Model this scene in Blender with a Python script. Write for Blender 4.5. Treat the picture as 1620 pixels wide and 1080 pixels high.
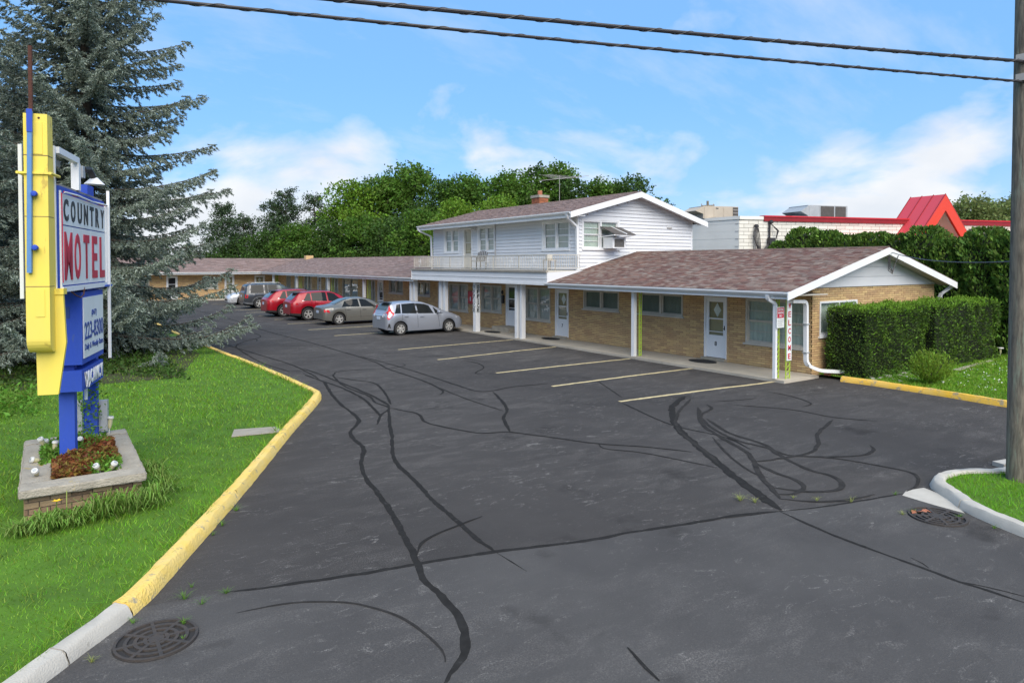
import bpy, bmesh, math, random
import numpy as np
from mathutils import Vector, Matrix
rng = np.random.default_rng(7)
random.seed(7)
S = bpy.context.scene
COL = S.collection
for o in list(bpy.data.objects):
    bpy.data.objects.remove(o)

# ------------------------------------------------------------------ camera
cam_d = bpy.data.cameras.new('camera')
cam_d.lens = 24.0
cam_d.sensor_width = 36.0
cam_d.shift_y = -0.0608
cam_d.clip_start = 0.1
cam_d.clip_end = 5000
cam = bpy.data.objects.new('camera', cam_d)
COL.objects.link(cam)
cam.location = (0, 0, 3.26)
cam.rotation_euler = (math.radians(90 - 1.3), 0, math.radians(-34.24))
S.camera = cam

# ------------------------------------------------------------------ world, sun, exposure
SUN_EL, SUN_AZ = 46.0, 196.0          # compass: from +Y clockwise; the sun stands behind the camera
SKY_STRENGTH = 0.085
W = bpy.data.worlds.new('World')
S.world = W
W.use_nodes = True
nt = W.node_tree
nt.nodes.clear()
def wn(t, **k):
    n = nt.nodes.new(t)
    for a, v in k.items():
        setattr(n, a, v)
    return n
out = wn('ShaderNodeOutputWorld')
bg = wn('ShaderNodeBackground')
bg.inputs[1].default_value = SKY_STRENGTH
sky = wn('ShaderNodeTexSky', sky_type='NISHITA', sun_disc=False, sun_elevation=math.radians(SUN_EL),
         sun_rotation=math.radians(SUN_AZ), altitude=200, air_density=1.0, dust_density=0.6, ozone_density=3.0)
tc = wn('ShaderNodeTexCoord')
sep = wn('ShaderNodeSeparateXYZ')
nt.links.new(tc.outputs['Generated'], sep.inputs[0])
def wm(op, a, b=None, c=None, clamp=False):
    n = wn('ShaderNodeMath', operation=op, use_clamp=clamp)
    for i, v in enumerate((a, b, c)):
        if v is None:
            continue
        if isinstance(v, (int, float)):
            n.inputs[i].default_value = v
        else:
            nt.links.new(v, n.inputs[i])
    return n.outputs[0]
zc = wm('MAXIMUM', sep.outputs[2], 0.0)
den = wm('ADD', zc, 0.42)
cx = wm('DIVIDE', sep.outputs[0], den)
cy = wm('DIVIDE', sep.outputs[1], den)
cmb = wn('ShaderNodeCombineXYZ')
nt.links.new(cx, cmb.inputs[0]); nt.links.new(cy, cmb.inputs[1])
mp = wn('ShaderNodeMapping')
mp.inputs['Location'].default_value = (9.2, 4.4, 0.0)
mp.inputs['Rotation'].default_value = (0, 0, 0.6)
mp.inputs['Scale'].default_value = (1.0, 1.0, 1.0)
nt.links.new(cmb.outputs[0], mp.inputs[0])
no = wn('ShaderNodeTexNoise')
no.inputs['Scale'].default_value = 2.6
no.inputs['Detail'].default_value = 9
no.inputs['Roughness'].default_value = 0.52
no.inputs['Distortion'].default_value = 0.25
nt.links.new(mp.outputs[0], no.inputs['Vector'])
no2 = wn('ShaderNodeTexNoise')                      # thin high streaks
no2.inputs['Scale'].default_value = 2.4
no2.inputs['Detail'].default_value = 7
no2.inputs['Roughness'].default_value = 0.6
mp2 = wn('ShaderNodeMapping')
mp2.inputs['Rotation'].default_value = (0, 0, 0.25)
mp2.inputs['Scale'].default_value = (0.8, 1.7, 1)
nt.links.new(cmb.outputs[0], mp2.inputs[0])
nt.links.new(mp2.outputs[0], no2.inputs['Vector'])
low = wm('SUBTRACT', 1.0, wm('MULTIPLY', zc, 3.6, clamp=True))        # cloud banks thicken towards the horizon
thr = wm('MULTIPLY_ADD', low, 0.37, -0.155)
c1 = wm('MULTIPLY', wm('SUBTRACT', wm('ADD', no.outputs[0], thr), 0.485), 5.0, clamp=True)
c1 = wm('SMOOTH_MIN', c1, 0.93, 0.2)
c2 = wm('MULTIPLY', wm('SUBTRACT', no2.outputs[0], 0.49), 2.4, clamp=True)
cl = wm('MAXIMUM', c1, wm('MULTIPLY', c2, 0.6))
haze_band = wm('POWER', wm('SUBTRACT', 1.0, wm('MINIMUM', wm('MULTIPLY', zc, 3.2), 1.0)), 3.0)
cl = wm('MAXIMUM', cl, wm('MULTIPLY', haze_band, 0.55))
sh = wn('ShaderNodeTexNoise')
sh.inputs['Scale'].default_value = 3.0
sh.inputs['Detail'].default_value = 5
nt.links.new(cmb.outputs[0], sh.inputs['Vector'])
cr = wn('ShaderNodeMix', data_type='RGBA')
cr.inputs[6].default_value = (5.9, 6.1, 6.4, 1)
cr.inputs[7].default_value = (7.3, 7.25, 7.2, 1)
nt.links.new(wm('MULTIPLY', wm('SUBTRACT', sh.outputs[0], 0.35), 3.0, clamp=True), cr.inputs[0])
tint = wn('ShaderNodeMix', data_type='RGBA', blend_type='MULTIPLY')
tint.inputs[0].default_value = 1.0
tint.inputs[7].default_value = (0.62, 1.12, 1.70, 1)
nt.links.new(sky.outputs[0], tint.inputs[6])
mix = wn('ShaderNodeMix', data_type='RGBA')
nt.links.new(cl, mix.inputs[0])
pale = wn('ShaderNodeMix', data_type='RGBA')            # even out the gradient: thin high haze over the blue
pale.inputs[0].default_value = 0.72
pale.inputs[7].default_value = (2.05, 4.2, 7.1, 1)
nt.links.new(tint.outputs[2], pale.inputs[6])
nt.links.new(pale.outputs[2], mix.inputs[6])
nt.links.new(cr.outputs[2], mix.inputs[7])
nt.links.new(mix.outputs[2], bg.inputs[0])
nt.links.new(bg.outputs[0], out.inputs[0])

sun_d = bpy.data.lights.new('sun', 'SUN')
sun_d.energy = 3.2
sun_d.angle = math.radians(65)
sun_d.color = (1.0, 0.90, 0.755)
sun = bpy.data.objects.new('sun', sun_d)
COL.objects.link(sun)
az, el = math.radians(SUN_AZ), math.radians(SUN_EL)
sd = Vector((math.sin(az) * math.cos(el), math.cos(az) * math.cos(el), math.sin(el)))
sun.rotation_euler = sd.to_track_quat('Z', 'Y').to_euler()
sun.location = (0, -10, 30)

S.view_settings.view_transform = 'Standard'
S.view_settings.look = 'None'
S.view_settings.exposure = 0.75
S.view_settings.gamma = 1.0
S.view_settings.use_curve_mapping = False
S.render.engine = 'CYCLES'
S.cycles.max_bounces = 6
S.cycles.transparent_max_bounces = 10

# ------------------------------------------------------------------ materials
MATS = {}
def mat(name, c1, c2=None, scale=4.0, rough=0.7, bump=0.0, bscale=60.0, metal=0.0, spec=0.4,
        rnd=0.0, hue=0.0, detail=5, c3=None, spots=None, stretch=None, contrast=1.0):
    """Principled surface with noise mixing c1/c2 in world space; rnd varies the value piece by piece."""
    m = bpy.data.materials.new(name)
    m.use_nodes = True
    t = m.node_tree
    N, L = t.nodes, t.links
    b = N['Principled BSDF']
    b.inputs['Roughness'].default_value = rough
    b.inputs['Metallic'].default_value = metal
    b.inputs['Specular IOR Level'].default_value = spec
    geo = N.new('ShaderNodeNewGeometry')
    pos = geo.outputs['Position']
    if stretch:
        mpn = N.new('ShaderNodeMapping')
        mpn.inputs['Scale'].default_value = stretch
        L.new(pos, mpn.inputs[0]); pos = mpn.outputs[0]
    c2 = c2 or tuple(x * 0.8 for x in c1)
    no = N.new('ShaderNodeTexNoise')
    no.inputs['Scale'].default_value = scale
    no.inputs['Detail'].default_value = detail
    no.inputs['Roughness'].default_value = 0.6
    L.new(pos, no.inputs['Vector'])
    rp = N.new('ShaderNodeMapRange')
    h = 0.22 / contrast
    rp.inputs['From Min'].default_value = 0.5 - h
    rp.inputs['From Max'].default_value = 0.5 + h
    L.new(no.outputs[0], rp.inputs[0])
    mx = N.new('ShaderNodeMix'); mx.data_type = 'RGBA'
    mx.inputs[6].default_value = (*c1, 1); mx.inputs[7].default_value = (*c2, 1)
    L.new(rp.outputs[0], mx.inputs[0])
    colr = mx.outputs[2]
    if spots:                                       # (colour, scale, threshold, softness)
        s = N.new('ShaderNodeTexNoise')
        s.inputs['Scale'].default_value = spots[1]; s.inputs['Detail'].default_value = 6
        s.inputs['Roughness'].default_value = 0.65
        L.new(pos, s.inputs['Vector'])
        r2 = N.new('ShaderNodeMapRange')
        r2.inputs['From Min'].default_value = spots[2]; r2.inputs['From Max'].default_value = spots[2] + spots[3]
        L.new(s.outputs[0], r2.inputs[0])
        m2 = N.new('ShaderNodeMix'); m2.data_type = 'RGBA'
        L.new(r2.outputs[0], m2.inputs[0]); L.new(colr, m2.inputs[6]); m2.inputs[7].default_value = (*spots[0], 1)
        colr = m2.outputs[2]
    if rnd or hue:
        oi = N.new('ShaderNodeObjectInfo')
        ad = N.new('ShaderNodeMath'); ad.operation = 'ADD'
        L.new(oi.outputs['Random'], ad.inputs[0]); L.new(geo.outputs['Random Per Island'], ad.inputs[1])
        fr = N.new('ShaderNodeMath'); fr.operation = 'FRACT'
        L.new(ad.outputs[0], fr.inputs[0])
        if c3:
            m3 = N.new('ShaderNodeMix'); m3.data_type = 'RGBA'
            fp = N.new('ShaderNodeMath'); fp.operation = 'MULTIPLY'
            f2 = N.new('ShaderNodeMath'); f2.operation = 'MULTIPLY'; f2.inputs[1].default_value = 7.31
            f3 = N.new('ShaderNodeMath'); f3.operation = 'FRACT'
            L.new(fr.outputs[0], f2.inputs[0]); L.new(f2.outputs[0], f3.inputs[0])
            f4 = N.new('ShaderNodeMath'); f4.operation = 'POWER'; f4.inputs[1].default_value = 2.0
            L.new(f3.outputs[0], f4.inputs[0])
            L.new(f4.outputs[0], m3.inputs[0]); L.new(colr, m3.inputs[6]); m3.inputs[7].default_value = (*c3, 1)
            colr = m3.outputs[2]
        hv = N.new('ShaderNodeHueSaturation')
        v = N.new('ShaderNodeMapRange')
        v.inputs['To Min'].default_value = 1 - rnd; v.inputs['To Max'].default_value = 1 + rnd
        L.new(fr.outputs[0], v.inputs[0]); L.new(v.outputs[0], hv.inputs['Value'])
        hh = N.new('ShaderNodeMapRange')
        hh.inputs['To Min'].default_value = 0.5 - hue; hh.inputs['To Max'].default_value = 0.5 + hue
        L.new(fr.outputs[0], hh.inputs[0]); L.new(hh.outputs[0], hv.inputs['Hue'])
        L.new(colr, hv.inputs['Color']); colr = hv.outputs[0]
    L.new(colr, b.inputs['Base Color'])
    if bump:
        bn = N.new('ShaderNodeTexNoise')
        bn.inputs['Scale'].default_value = bscale; bn.inputs['Detail'].default_value = 4
        L.new(pos, bn.inputs['Vector'])
        bp = N.new('ShaderNodeBump'); bp.inputs['Strength'].default_value = bump; bp.inputs['Distance'].default_value = 0.02
        L.new(bn.outputs[0], bp.inputs['Height']); L.new(bp.outputs[0], b.inputs['Normal'])
    MATS[name] = m
    return m

def leafmat(name, c1, c2, scale=0.6, rnd=0.35, hue=0.02, trans=0.3, rough=0.6, c3=None):
    m = mat(name, c1, c2, scale=scale, rough=rough, rnd=rnd, hue=hue, spec=0.25, c3=c3)
    t = m.node_tree
    b = t.nodes['Principled BSDF']
    src = b.inputs['Base Color'].links[0].from_socket
    tr = t.nodes.new('ShaderNodeBsdfTranslucent')
    t.links.new(src, tr.inputs[0])
    mx = t.nodes.new('ShaderNodeMixShader')
    mx.inputs[0].default_value = trans
    t.links.new(b.outputs[0], mx.inputs[1]); t.links.new(tr.outputs[0], mx.inputs[2])
    t.links.new(mx.outputs[0], t.nodes['Material Output'].inputs[0])
    return m

mat('asphalt', (0.069, 0.064, 0.061), (0.045, 0.042, 0.041), scale=0.45, rough=0.92, bump=0.6, bscale=130, spec=0.12)
mat('asphalt_old', (0.092, 0.088, 0.085), (0.064, 0.061, 0.060), scale=0.6, rough=0.92, bump=0.7, bscale=130, spec=0.12)
def asphalt_wear(name):
    """worn, paler streaks and loose pale grit on the seal coat"""
    m = MATS[name]; t = m.node_tree; N, L = t.nodes, t.links
    b = N['Principled BSDF']
    src = b.inputs['Base Color'].links[0].from_socket
    geo = N.new('ShaderNodeNewGeometry')
    def noise(scale, detail, rough=0.6, stretch=None, dist=0.0):
        v = geo.outputs['Position']
        if stretch:
            mp_ = N.new('ShaderNodeMapping'); mp_.inputs['Scale'].default_value = stretch; mp_.inputs['Rotation'].default_value = (0, 0, 0.35)
            L.new(v, mp_.inputs[0]); v = mp_.outputs[0]
        n = N.new('ShaderNodeTexNoise'); n.inputs['Scale'].default_value = scale; n.inputs['Detail'].default_value = detail; n.inputs['Roughness'].default_value = rough
        n.inputs['Distortion'].default_value = dist
        L.new(v, n.inputs['Vector']); return n.outputs[0]
    def rng_(v, a, c):
        r = N.new('ShaderNodeMapRange'); r.inputs['From Min'].default_value = a; r.inputs['From Max'].default_value = c
        L.new(v, r.inputs[0]); return r.outputs[0]
    def mul(a, c):
        k = N.new('ShaderNodeMath'); k.operation = 'MULTIPLY'
        for i, v in enumerate((a, c)):
            if isinstance(v, float): k.inputs[i].default_value = v
            else: L.new(v, k.inputs[i])
        return k.outputs[0]
    def over(base, col, f):
        x = N.new('ShaderNodeMix'); x.data_type = 'RGBA'
        L.new(f, x.inputs[0]); L.new(base, x.inputs[6]); x.inputs[7].default_value = (*col, 1); return x.outputs[2]
    big = rng_(noise(0.22, 3), 0.36, 0.60)
    streak = rng_(noise(1.1, 7, 0.68, (1.0, 2.6, 1.0), 0.6), 0.47, 0.66)
    fine = rng_(noise(55, 5, 0.85), 0.44, 0.62)
    c = over(src, (0.155, 0.145, 0.135), mul(mul(big, 0.34), fine))
    c = over(c, (0.26, 0.24, 0.22), mul(mul(mul(streak, big), fine), 0.5))
    scuff = rng_(noise(3.4, 8, 0.72, (1.0, 2.2, 1.0), 1.2), 0.565, 0.66)
    patch = rng_(noise(0.55, 3), 0.42, 0.58)
    c = over(c, (0.33, 0.31, 0.285), mul(mul(mul(scuff, patch), fine), 0.95))
    oil = rng_(noise(0.9, 4, 0.55), 0.62, 0.74)
    c = over(c, (0.024, 0.022, 0.021), mul(oil, 0.55))
    sp = N.new('ShaderNodeTexVoronoi'); sp.inputs['Scale'].default_value = 34; L.new(geo.outputs['Position'], sp.inputs['Vector'])
    grit = N.new('ShaderNodeMath'); grit.operation = 'LESS_THAN'; grit.inputs[1].default_value = 0.085; L.new(sp.outputs['Distance'], grit.inputs[0])
    sel = rng_(noise(7, 2), 0.50, 0.60)
    c = over(c, (0.34, 0.32, 0.29), mul(mul(grit.outputs[0], sel), 0.8))
    L.new(c, b.inputs['Base Color'])
asphalt_wear('asphalt')
asphalt_wear('asphalt_old')
mat('tar', (0.018, 0.0172, 0.0165), (0.030, 0.029, 0.028), scale=9, rough=0.95, bump=0.3, bscale=90, spec=0.08, spots=((0.055, 0.053, 0.05), 11, 0.62, 0.08))
mat('skid', (0.022, 0.021, 0.020), (0.046, 0.043, 0.041), scale=7, rough=0.95, bump=0.3, bscale=120, spec=0.08)
mat('stripe', (0.66, 0.53, 0.27), (0.46, 0.38, 0.22), scale=9, rough=0.8, bump=0.3, spots=((0.10, 0.10, 0.095), 22, 0.60, 0.08))
mat('kerb_yellow', (0.80, 0.545, 0.115), (0.74, 0.555, 0.215), scale=4, rough=0.85, bump=0.9, bscale=38, spots=((0.36, 0.31, 0.21), 7.0, 0.585, 0.09), spec=0.2)
mat('kerb_orange', (0.76, 0.44, 0.035), (0.68, 0.45, 0.12), scale=3.0, rough=0.8, bump=0.9, bscale=38, spots=((0.34, 0.28, 0.18), 5.0, 0.56, 0.09), spec=0.2)
mat('concrete', (0.50, 0.47, 0.41), (0.40, 0.37, 0.32), scale=3, rough=0.9, bump=0.4, bscale=70, spots=((0.27, 0.25, 0.21), 7, 0.63, 0.1))
mat('walk_concrete', (0.46, 0.41, 0.33), (0.36, 0.32, 0.26), scale=1.5, rough=0.9, bump=0.3, bscale=80, spots=((0.24, 0.21, 0.17), 3.1, 0.62, 0.12), rnd=0.06)
mat('old_concrete', (0.40, 0.36, 0.29), (0.29, 0.26, 0.21), scale=5, rough=0.95, bump=0.9, bscale=45, spots=((0.42, 0.31, 0.08), 3.0, 0.63, 0.08))
mat('earth', (0.07, 0.05, 0.03), (0.04, 0.03, 0.02), scale=8, rough=1.0, bump=0.6, bscale=30)
mat('lawn_soil', (0.085, 0.19, 0.010), (0.05, 0.11, 0.008), scale=2, rough=1.0, bump=0.6, bscale=40)
mat('mulch', (0.05, 0.045, 0.02), (0.03, 0.045, 0.014), scale=1.2, rough=1.0, bump=0.6, bscale=30)
mat('brick_tan', (0.63, 0.43, 0.215), (0.53, 0.35, 0.168), scale=1.2, rough=0.85, bump=0.35, bscale=60, rnd=0.13, hue=0.008, c3=(0.47, 0.31, 0.165))
mat('mortar', (0.22, 0.15, 0.085), (0.17, 0.115, 0.065), scale=6, rough=0.95)
mat('brick_brown', (0.36, 0.26, 0.15), (0.27, 0.19, 0.11), scale=4, rough=0.9, bump=0.5, bscale=50, rnd=0.22, hue=0.012, c3=(0.20, 0.13, 0.08))
mat('mortar_dark', (0.15, 0.125, 0.095), (0.10, 0.085, 0.065), scale=6, rough=0.95)
mat('brick_red', (0.36, 0.13, 0.06), (0.26, 0.09, 0.05), scale=4, rough=0.9, rnd=0.25, bump=0.4)
mat('brick_white', (0.72, 0.69, 0.62), (0.66, 0.63, 0.56), scale=0.8, rough=0.85, rnd=0.07)
mat('paint_offwhite', (0.80, 0.765, 0.69), (0.72, 0.69, 0.62), scale=0.7, rough=0.8, bump=0.2, bscale=20)
mat('shingle', (0.170, 0.078, 0.064), (0.150, 0.105, 0.088), scale=2.2, rough=0.95, bump=0.6, bscale=160, rnd=0.24, hue=0.008, spec=0.15, c3=(0.225, 0.18, 0.153))
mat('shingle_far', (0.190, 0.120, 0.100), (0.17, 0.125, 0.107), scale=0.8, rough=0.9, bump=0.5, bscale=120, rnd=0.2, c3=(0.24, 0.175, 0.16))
mat('white_paint', (0.78, 0.785, 0.79), (0.70, 0.70, 0.70), scale=1.6, rough=0.55, spots=((0.50, 0.48, 0.44), 4.0, 0.66, 0.12))
mat('white_siding', (0.70, 0.705, 0.72), (0.64, 0.645, 0.66), scale=0.9, rough=0.5, rnd=0.03)
mat('trim_cream', (0.56, 0.53, 0.46), (0.46, 0.43, 0.37), scale=3, rough=0.7, spots=((0.33, 0.29, 0.23), 6, 0.64, 0.1))
mat('door_white', (0.80, 0.81, 0.82), (0.75, 0.76, 0.77), scale=2, rough=0.4)
mat('curtain', (0.46, 0.48, 0.45), (0.36, 0.38, 0.35), scale=2, rough=0.95)
mat('curtain_green', (0.50, 0.56, 0.51), (0.40, 0.45, 0.41), scale=2, rough=0.95)
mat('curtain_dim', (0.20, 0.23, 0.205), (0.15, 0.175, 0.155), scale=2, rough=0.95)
mat('shade_tan', (0.40, 0.34, 0.20), (0.34, 0.28, 0.16), scale=2, rough=0.95)
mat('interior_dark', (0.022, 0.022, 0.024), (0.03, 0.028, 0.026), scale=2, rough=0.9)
mat('black_rubber', (0.018, 0.018, 0.019), (0.026, 0.026, 0.027), scale=8, rough=0.85)
mat('black_plastic', (0.02, 0.02, 0.021), (0.03, 0.03, 0.03), scale=8, rough=0.5)
mat('lattice_green', (0.44, 0.60, 0.05), (0.36, 0.50, 0.06), scale=8, rough=0.6)
mat('red_paint', (0.55, 0.02, 0.035), (0.46, 0.02, 0.03), scale=3, rough=0.45)
mat('red_dark', (0.28, 0.015, 0.02), (0.22, 0.012, 0.016), scale=3, rough=0.4)
mat('red_metal', (0.72, 0.055, 0.025), (0.66, 0.05, 0.025), scale=0.8, rough=0.4)
mat('red_roof', (0.60, 0.06, 0.08), (0.54, 0.06, 0.07), scale=0.8, rough=0.35)
mat('yellow_paint', (0.84, 0.66, 0.09), (0.76, 0.60, 0.12), scale=2.0, rough=0.6, bump=0.12, bscale=9, spots=((0.55, 0.40, 0.08), 7, 0.63, 0.06), stretch=(1, 1, 0.35))
mat('blue_paint', (0.018, 0.065, 0.46), (0.028, 0.075, 0.38), scale=2.5, rough=0.65, bump=0.2, bscale=26, spots=((0.06, 0.10, 0.30), 12, 0.62, 0.08), stretch=(1, 1, 0.4))
mat('blue_faded', (0.085, 0.21, 0.48), (0.11, 0.25, 0.46), scale=12, rough=0.6, spots=((0.16, 0.24, 0.33), 10, 0.58, 0.1))
mat('sign_white', (0.78, 0.80, 0.79), (0.68, 0.70, 0.68), scale=2.5, rough=0.45, stretch=(1, 1, 0.4), spots=((0.50, 0.50, 0.46), 6, 0.66, 0.1))
mat('sign_red', (0.56, 0.02, 0.055), (0.50, 0.025, 0.05), scale=3, rough=0.5)
mat('sign_black', (0.018, 0.02, 0.022), (0.03, 0.03, 0.032), scale=5, rough=0.5)
mat('sign_navy', (0.022, 0.055, 0.25), (0.03, 0.07, 0.28), scale=5, rough=0.5)
mat('rust', (0.11, 0.045, 0.03), (0.07, 0.03, 0.024), scale=14, rough=0.95, bump=0.5)
mat('grey_metal', (0.42, 0.44, 0.45), (0.34, 0.36, 0.37), scale=3, rough=0.5, metal=0.2)
mat('dull_metal', (0.42, 0.40, 0.38), (0.33, 0.31, 0.29), scale=4, rough=0.6)
mat('chrome', (0.75, 0.75, 0.76), (0.68, 0.68, 0.70), scale=4, rough=0.18, metal=1.0)
mat('iron', (0.045, 0.043, 0.042), (0.075, 0.06, 0.05), scale=18, rough=0.75, bump=0.4, metal=0.2)
mat('beige_metal', (0.45, 0.39, 0.31), (0.40, 0.345, 0.275), scale=2, rough=0.6)
mat('pole_wood', (0.29, 0.245, 0.185), (0.14, 0.118, 0.092), scale=5.0, rough=0.95, bump=0.9, bscale=40, stretch=(6, 6, 0.7), spots=((0.27, 0.29, 0.22), 2.2, 0.55, 0.12), contrast=1.6)
mat('bark', (0.10, 0.08, 0.062), (0.06, 0.048, 0.038), scale=5, rough=1.0, bump=0.8, bscale=20, stretch=(3, 3, 0.6))
mat('lashing', (0.16, 0.15, 0.14), (0.06, 0.06, 0.06), scale=3, rough=0.6)
mat('cable', (0.020, 0.019, 0.022), (0.035, 0.032, 0.034), scale=20, rough=0.5)
mat('asphalt_shingle_grey', (0.10, 0.09, 0.085), (0.07, 0.065, 0.06), scale=6, rough=0.9)
mat('brick_fallen', (0.42, 0.16, 0.09), (0.32, 0.12, 0.07), scale=6, rough=0.95, rnd=0.15, bump=0.5)
mat('solar_lens', (0.55, 0.50, 0.30), (0.45, 0.41, 0.25), scale=9, rough=0.25)
mat('solar_white', (0.66, 0.65, 0.61), (0.50, 0.49, 0.46), scale=9, rough=0.4)
mat('chair_grey', (0.16, 0.16, 0.16), (0.12, 0.12, 0.12), scale=4, rough=0.7)
mat('wood_grey', (0.33, 0.30, 0.26), (0.24, 0.22, 0.19), scale=4, rough=0.9)
# vehicles
def carpaint(name, c, metal=0.35, rough=0.28, fl=0.06):
    m = mat(name, c, tuple(x * 0.94 for x in c), scale=2.0, rough=rough, metal=metal, spec=0.5)
    b = m.node_tree.nodes['Principled BSDF']
    b.inputs['Coat Weight'].default_value = 0.3
    b.inputs['Coat Roughness'].default_value = 0.05
    return m
carpaint('paint_silver_blue', (0.33, 0.355, 0.41), 0.45)
carpaint('paint_grey', (0.185, 0.182, 0.165), 0.45)
carpaint('paint_red', (0.30, 0.003, 0.012), 0.1)
carpaint('paint_charcoal', (0.050, 0.054, 0.062), 0.3)
carpaint('paint_silver', (0.62, 0.63, 0.65), 0.4)
carpaint('cladding_grey', (0.14, 0.147, 0.158), 0.2, rough=0.5)
mat('car_glass', (0.010, 0.012, 0.013), (0.016, 0.018, 0.018), scale=2, rough=0.03, spec=0.22)
mat('car_glass_pale', (0.09, 0.12, 0.12), (0.06, 0.08, 0.08), scale=2, rough=0.03, spec=0.5)
mat('underbody', (0.012, 0.012, 0.012), (0.016, 0.016, 0.016), scale=2, rough=0.9)
mat('alloy', (0.62, 0.61, 0.58), (0.55, 0.54, 0.52), scale=5, rough=0.3, metal=0.6)
mat('lamp_red', (0.55, 0.01, 0.02), (0.45, 0.01, 0.02), scale=5, rough=0.35, spec=0.3)
mat('lamp_clear', (0.72, 0.74, 0.76), (0.62, 0.64, 0.66), scale=5, rough=0.1, spec=0.7)
mat('plate', (0.62, 0.68, 0.76), (0.40, 0.50, 0.68), scale=9, rough=0.4)
# foliage
leafmat('grass', (0.180, 0.385, 0.012), (0.066, 0.190, 0.008), scale=2.6, rnd=0.5, hue=0.02, trans=0.35, c3=(0.30, 0.40, 0.06))
leafmat('grass_bright', (0.19, 0.40, 0.02), (0.125, 0.29, 0.016), scale=0.9, rnd=0.4, hue=0.02, trans=0.35)
leafmat('dry_grass', (0.40, 0.40, 0.13), (0.28, 0.34, 0.08), scale=2, rnd=0.3)
leafmat('daylily', (0.16, 0.29, 0.035), (0.10, 0.205, 0.025), scale=2, rnd=0.4, trans=0.3, c3=(0.22, 0.30, 0.08))
leafmat('weed', (0.15, 0.29, 0.035), (0.10, 0.21, 0.025), scale=2, rnd=0.4)
leafmat('red_leaf', (0.24, 0.050, 0.025), (0.13, 0.055, 0.02), scale=4, rnd=0.45, hue=0.02, c3=(0.20, 0.16, 0.03))
leafmat('spruce', (0.185, 0.228, 0.172), (0.100, 0.132, 0.096), scale=0.9, rnd=0.35, hue=0.012, trans=0.12, c3=(0.40, 0.455, 0.40))
leafmat('spruce_dead', (0.13, 0.105, 0.085), (0.09, 0.075, 0.06), scale=1.0, rnd=0.3, trans=0.05)
leafmat('pine', (0.050, 0.085, 0.034), (0.034, 0.062, 0.026), scale=0.4, rnd=0.4, trans=0.15)
leafmat('leaf_mid', (0.105, 0.200, 0.022), (0.056, 0.120, 0.015), scale=0.25, rnd=0.4, hue=0.015, trans=0.35)
leafmat('leaf_bright', (0.175, 0.295, 0.024), (0.095, 0.180, 0.017), scale=0.25, rnd=0.4, hue=0.015, trans=0.35)
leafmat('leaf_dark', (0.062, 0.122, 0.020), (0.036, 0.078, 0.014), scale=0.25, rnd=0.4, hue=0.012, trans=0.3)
leafmat('leaf_willow', (0.20, 0.24, 0.075), (0.14, 0.18, 0.05), scale=0.25, rnd=0.35, trans=0.35)
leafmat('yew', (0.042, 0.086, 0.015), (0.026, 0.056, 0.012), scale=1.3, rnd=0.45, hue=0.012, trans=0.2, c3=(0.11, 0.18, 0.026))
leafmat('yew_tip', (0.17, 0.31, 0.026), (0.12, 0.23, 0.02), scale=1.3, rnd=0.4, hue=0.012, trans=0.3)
leafmat('arborvitae', (0.085, 0.170, 0.026), (0.048, 0.105, 0.02), scale=0.9, rnd=0.42, hue=0.012, trans=0.2, c3=(0.15, 0.24, 0.035))
leafmat('shrub_lime', (0.20, 0.30, 0.030), (0.14, 0.23, 0.022), scale=2, rnd=0.4, trans=0.3)
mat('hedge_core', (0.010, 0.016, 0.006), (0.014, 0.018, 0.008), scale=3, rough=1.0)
mat('petal_yellow', (0.75, 0.47, 0.02), (0.70, 0.42, 0.02), scale=9, rough=0.6)
mat('clover_white', (0.75, 0.75, 0.72), (0.65, 0.65, 0.6), scale=9, rough=0.8)

def glass(name, refl=0.06, tintc=(0.90, 0.94, 0.92)):
    m = bpy.data.materials.new(name); m.use_nodes = True
    t = m.node_tree; t.nodes.clear()
    o = t.nodes.new('ShaderNodeOutputMaterial')
    a = t.nodes.new('ShaderNodeBsdfTransparent'); a.inputs[0].default_value = (*tintc, 1)
    g = t.nodes.new('ShaderNodeBsdfGlossy'); g.inputs['Roughness'].default_value = 0.03
    lw = t.nodes.new('ShaderNodeLayerWeight'); lw.inputs[0].default_value = 0.5
    f = t.nodes.new('ShaderNodeMath'); f.operation = 'POWER'; f.inputs[1].default_value = 4.0
    t.links.new(lw.outputs['Facing'], f.inputs[0])
    ad = t.nodes.new('ShaderNodeMath'); ad.operation = 'ADD'; ad.inputs[1].default_value = refl; ad.use_clamp = True
    wv = t.nodes.new('ShaderNodeTexNoise'); wv.inputs['Scale'].default_value = 2.5
    bp = t.nodes.new('ShaderNodeBump'); bp.inputs['Strength'].default_value = 0.05; bp.inputs['Distance'].default_value = 0.05
    geo = t.nodes.new('ShaderNodeNewGeometry')
    t.links.new(geo.outputs['Position'], wv.inputs['Vector']); t.links.new(wv.outputs[0], bp.inputs['Height']); t.links.new(bp.outputs[0], g.inputs['Normal'])
    mx = t.nodes.new('ShaderNodeMixShader')
    t.links.new(f.outputs[0], ad.inputs[0]); t.links.new(ad.outputs[0], mx.inputs[0])
    t.links.new(a.outputs[0], mx.inputs[1]); t.links.new(g.outputs[0], mx.inputs[2]); t.links.new(mx.outputs[0], o.inputs[0])
    MATS[name] = m
glass('window_glass')

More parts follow.
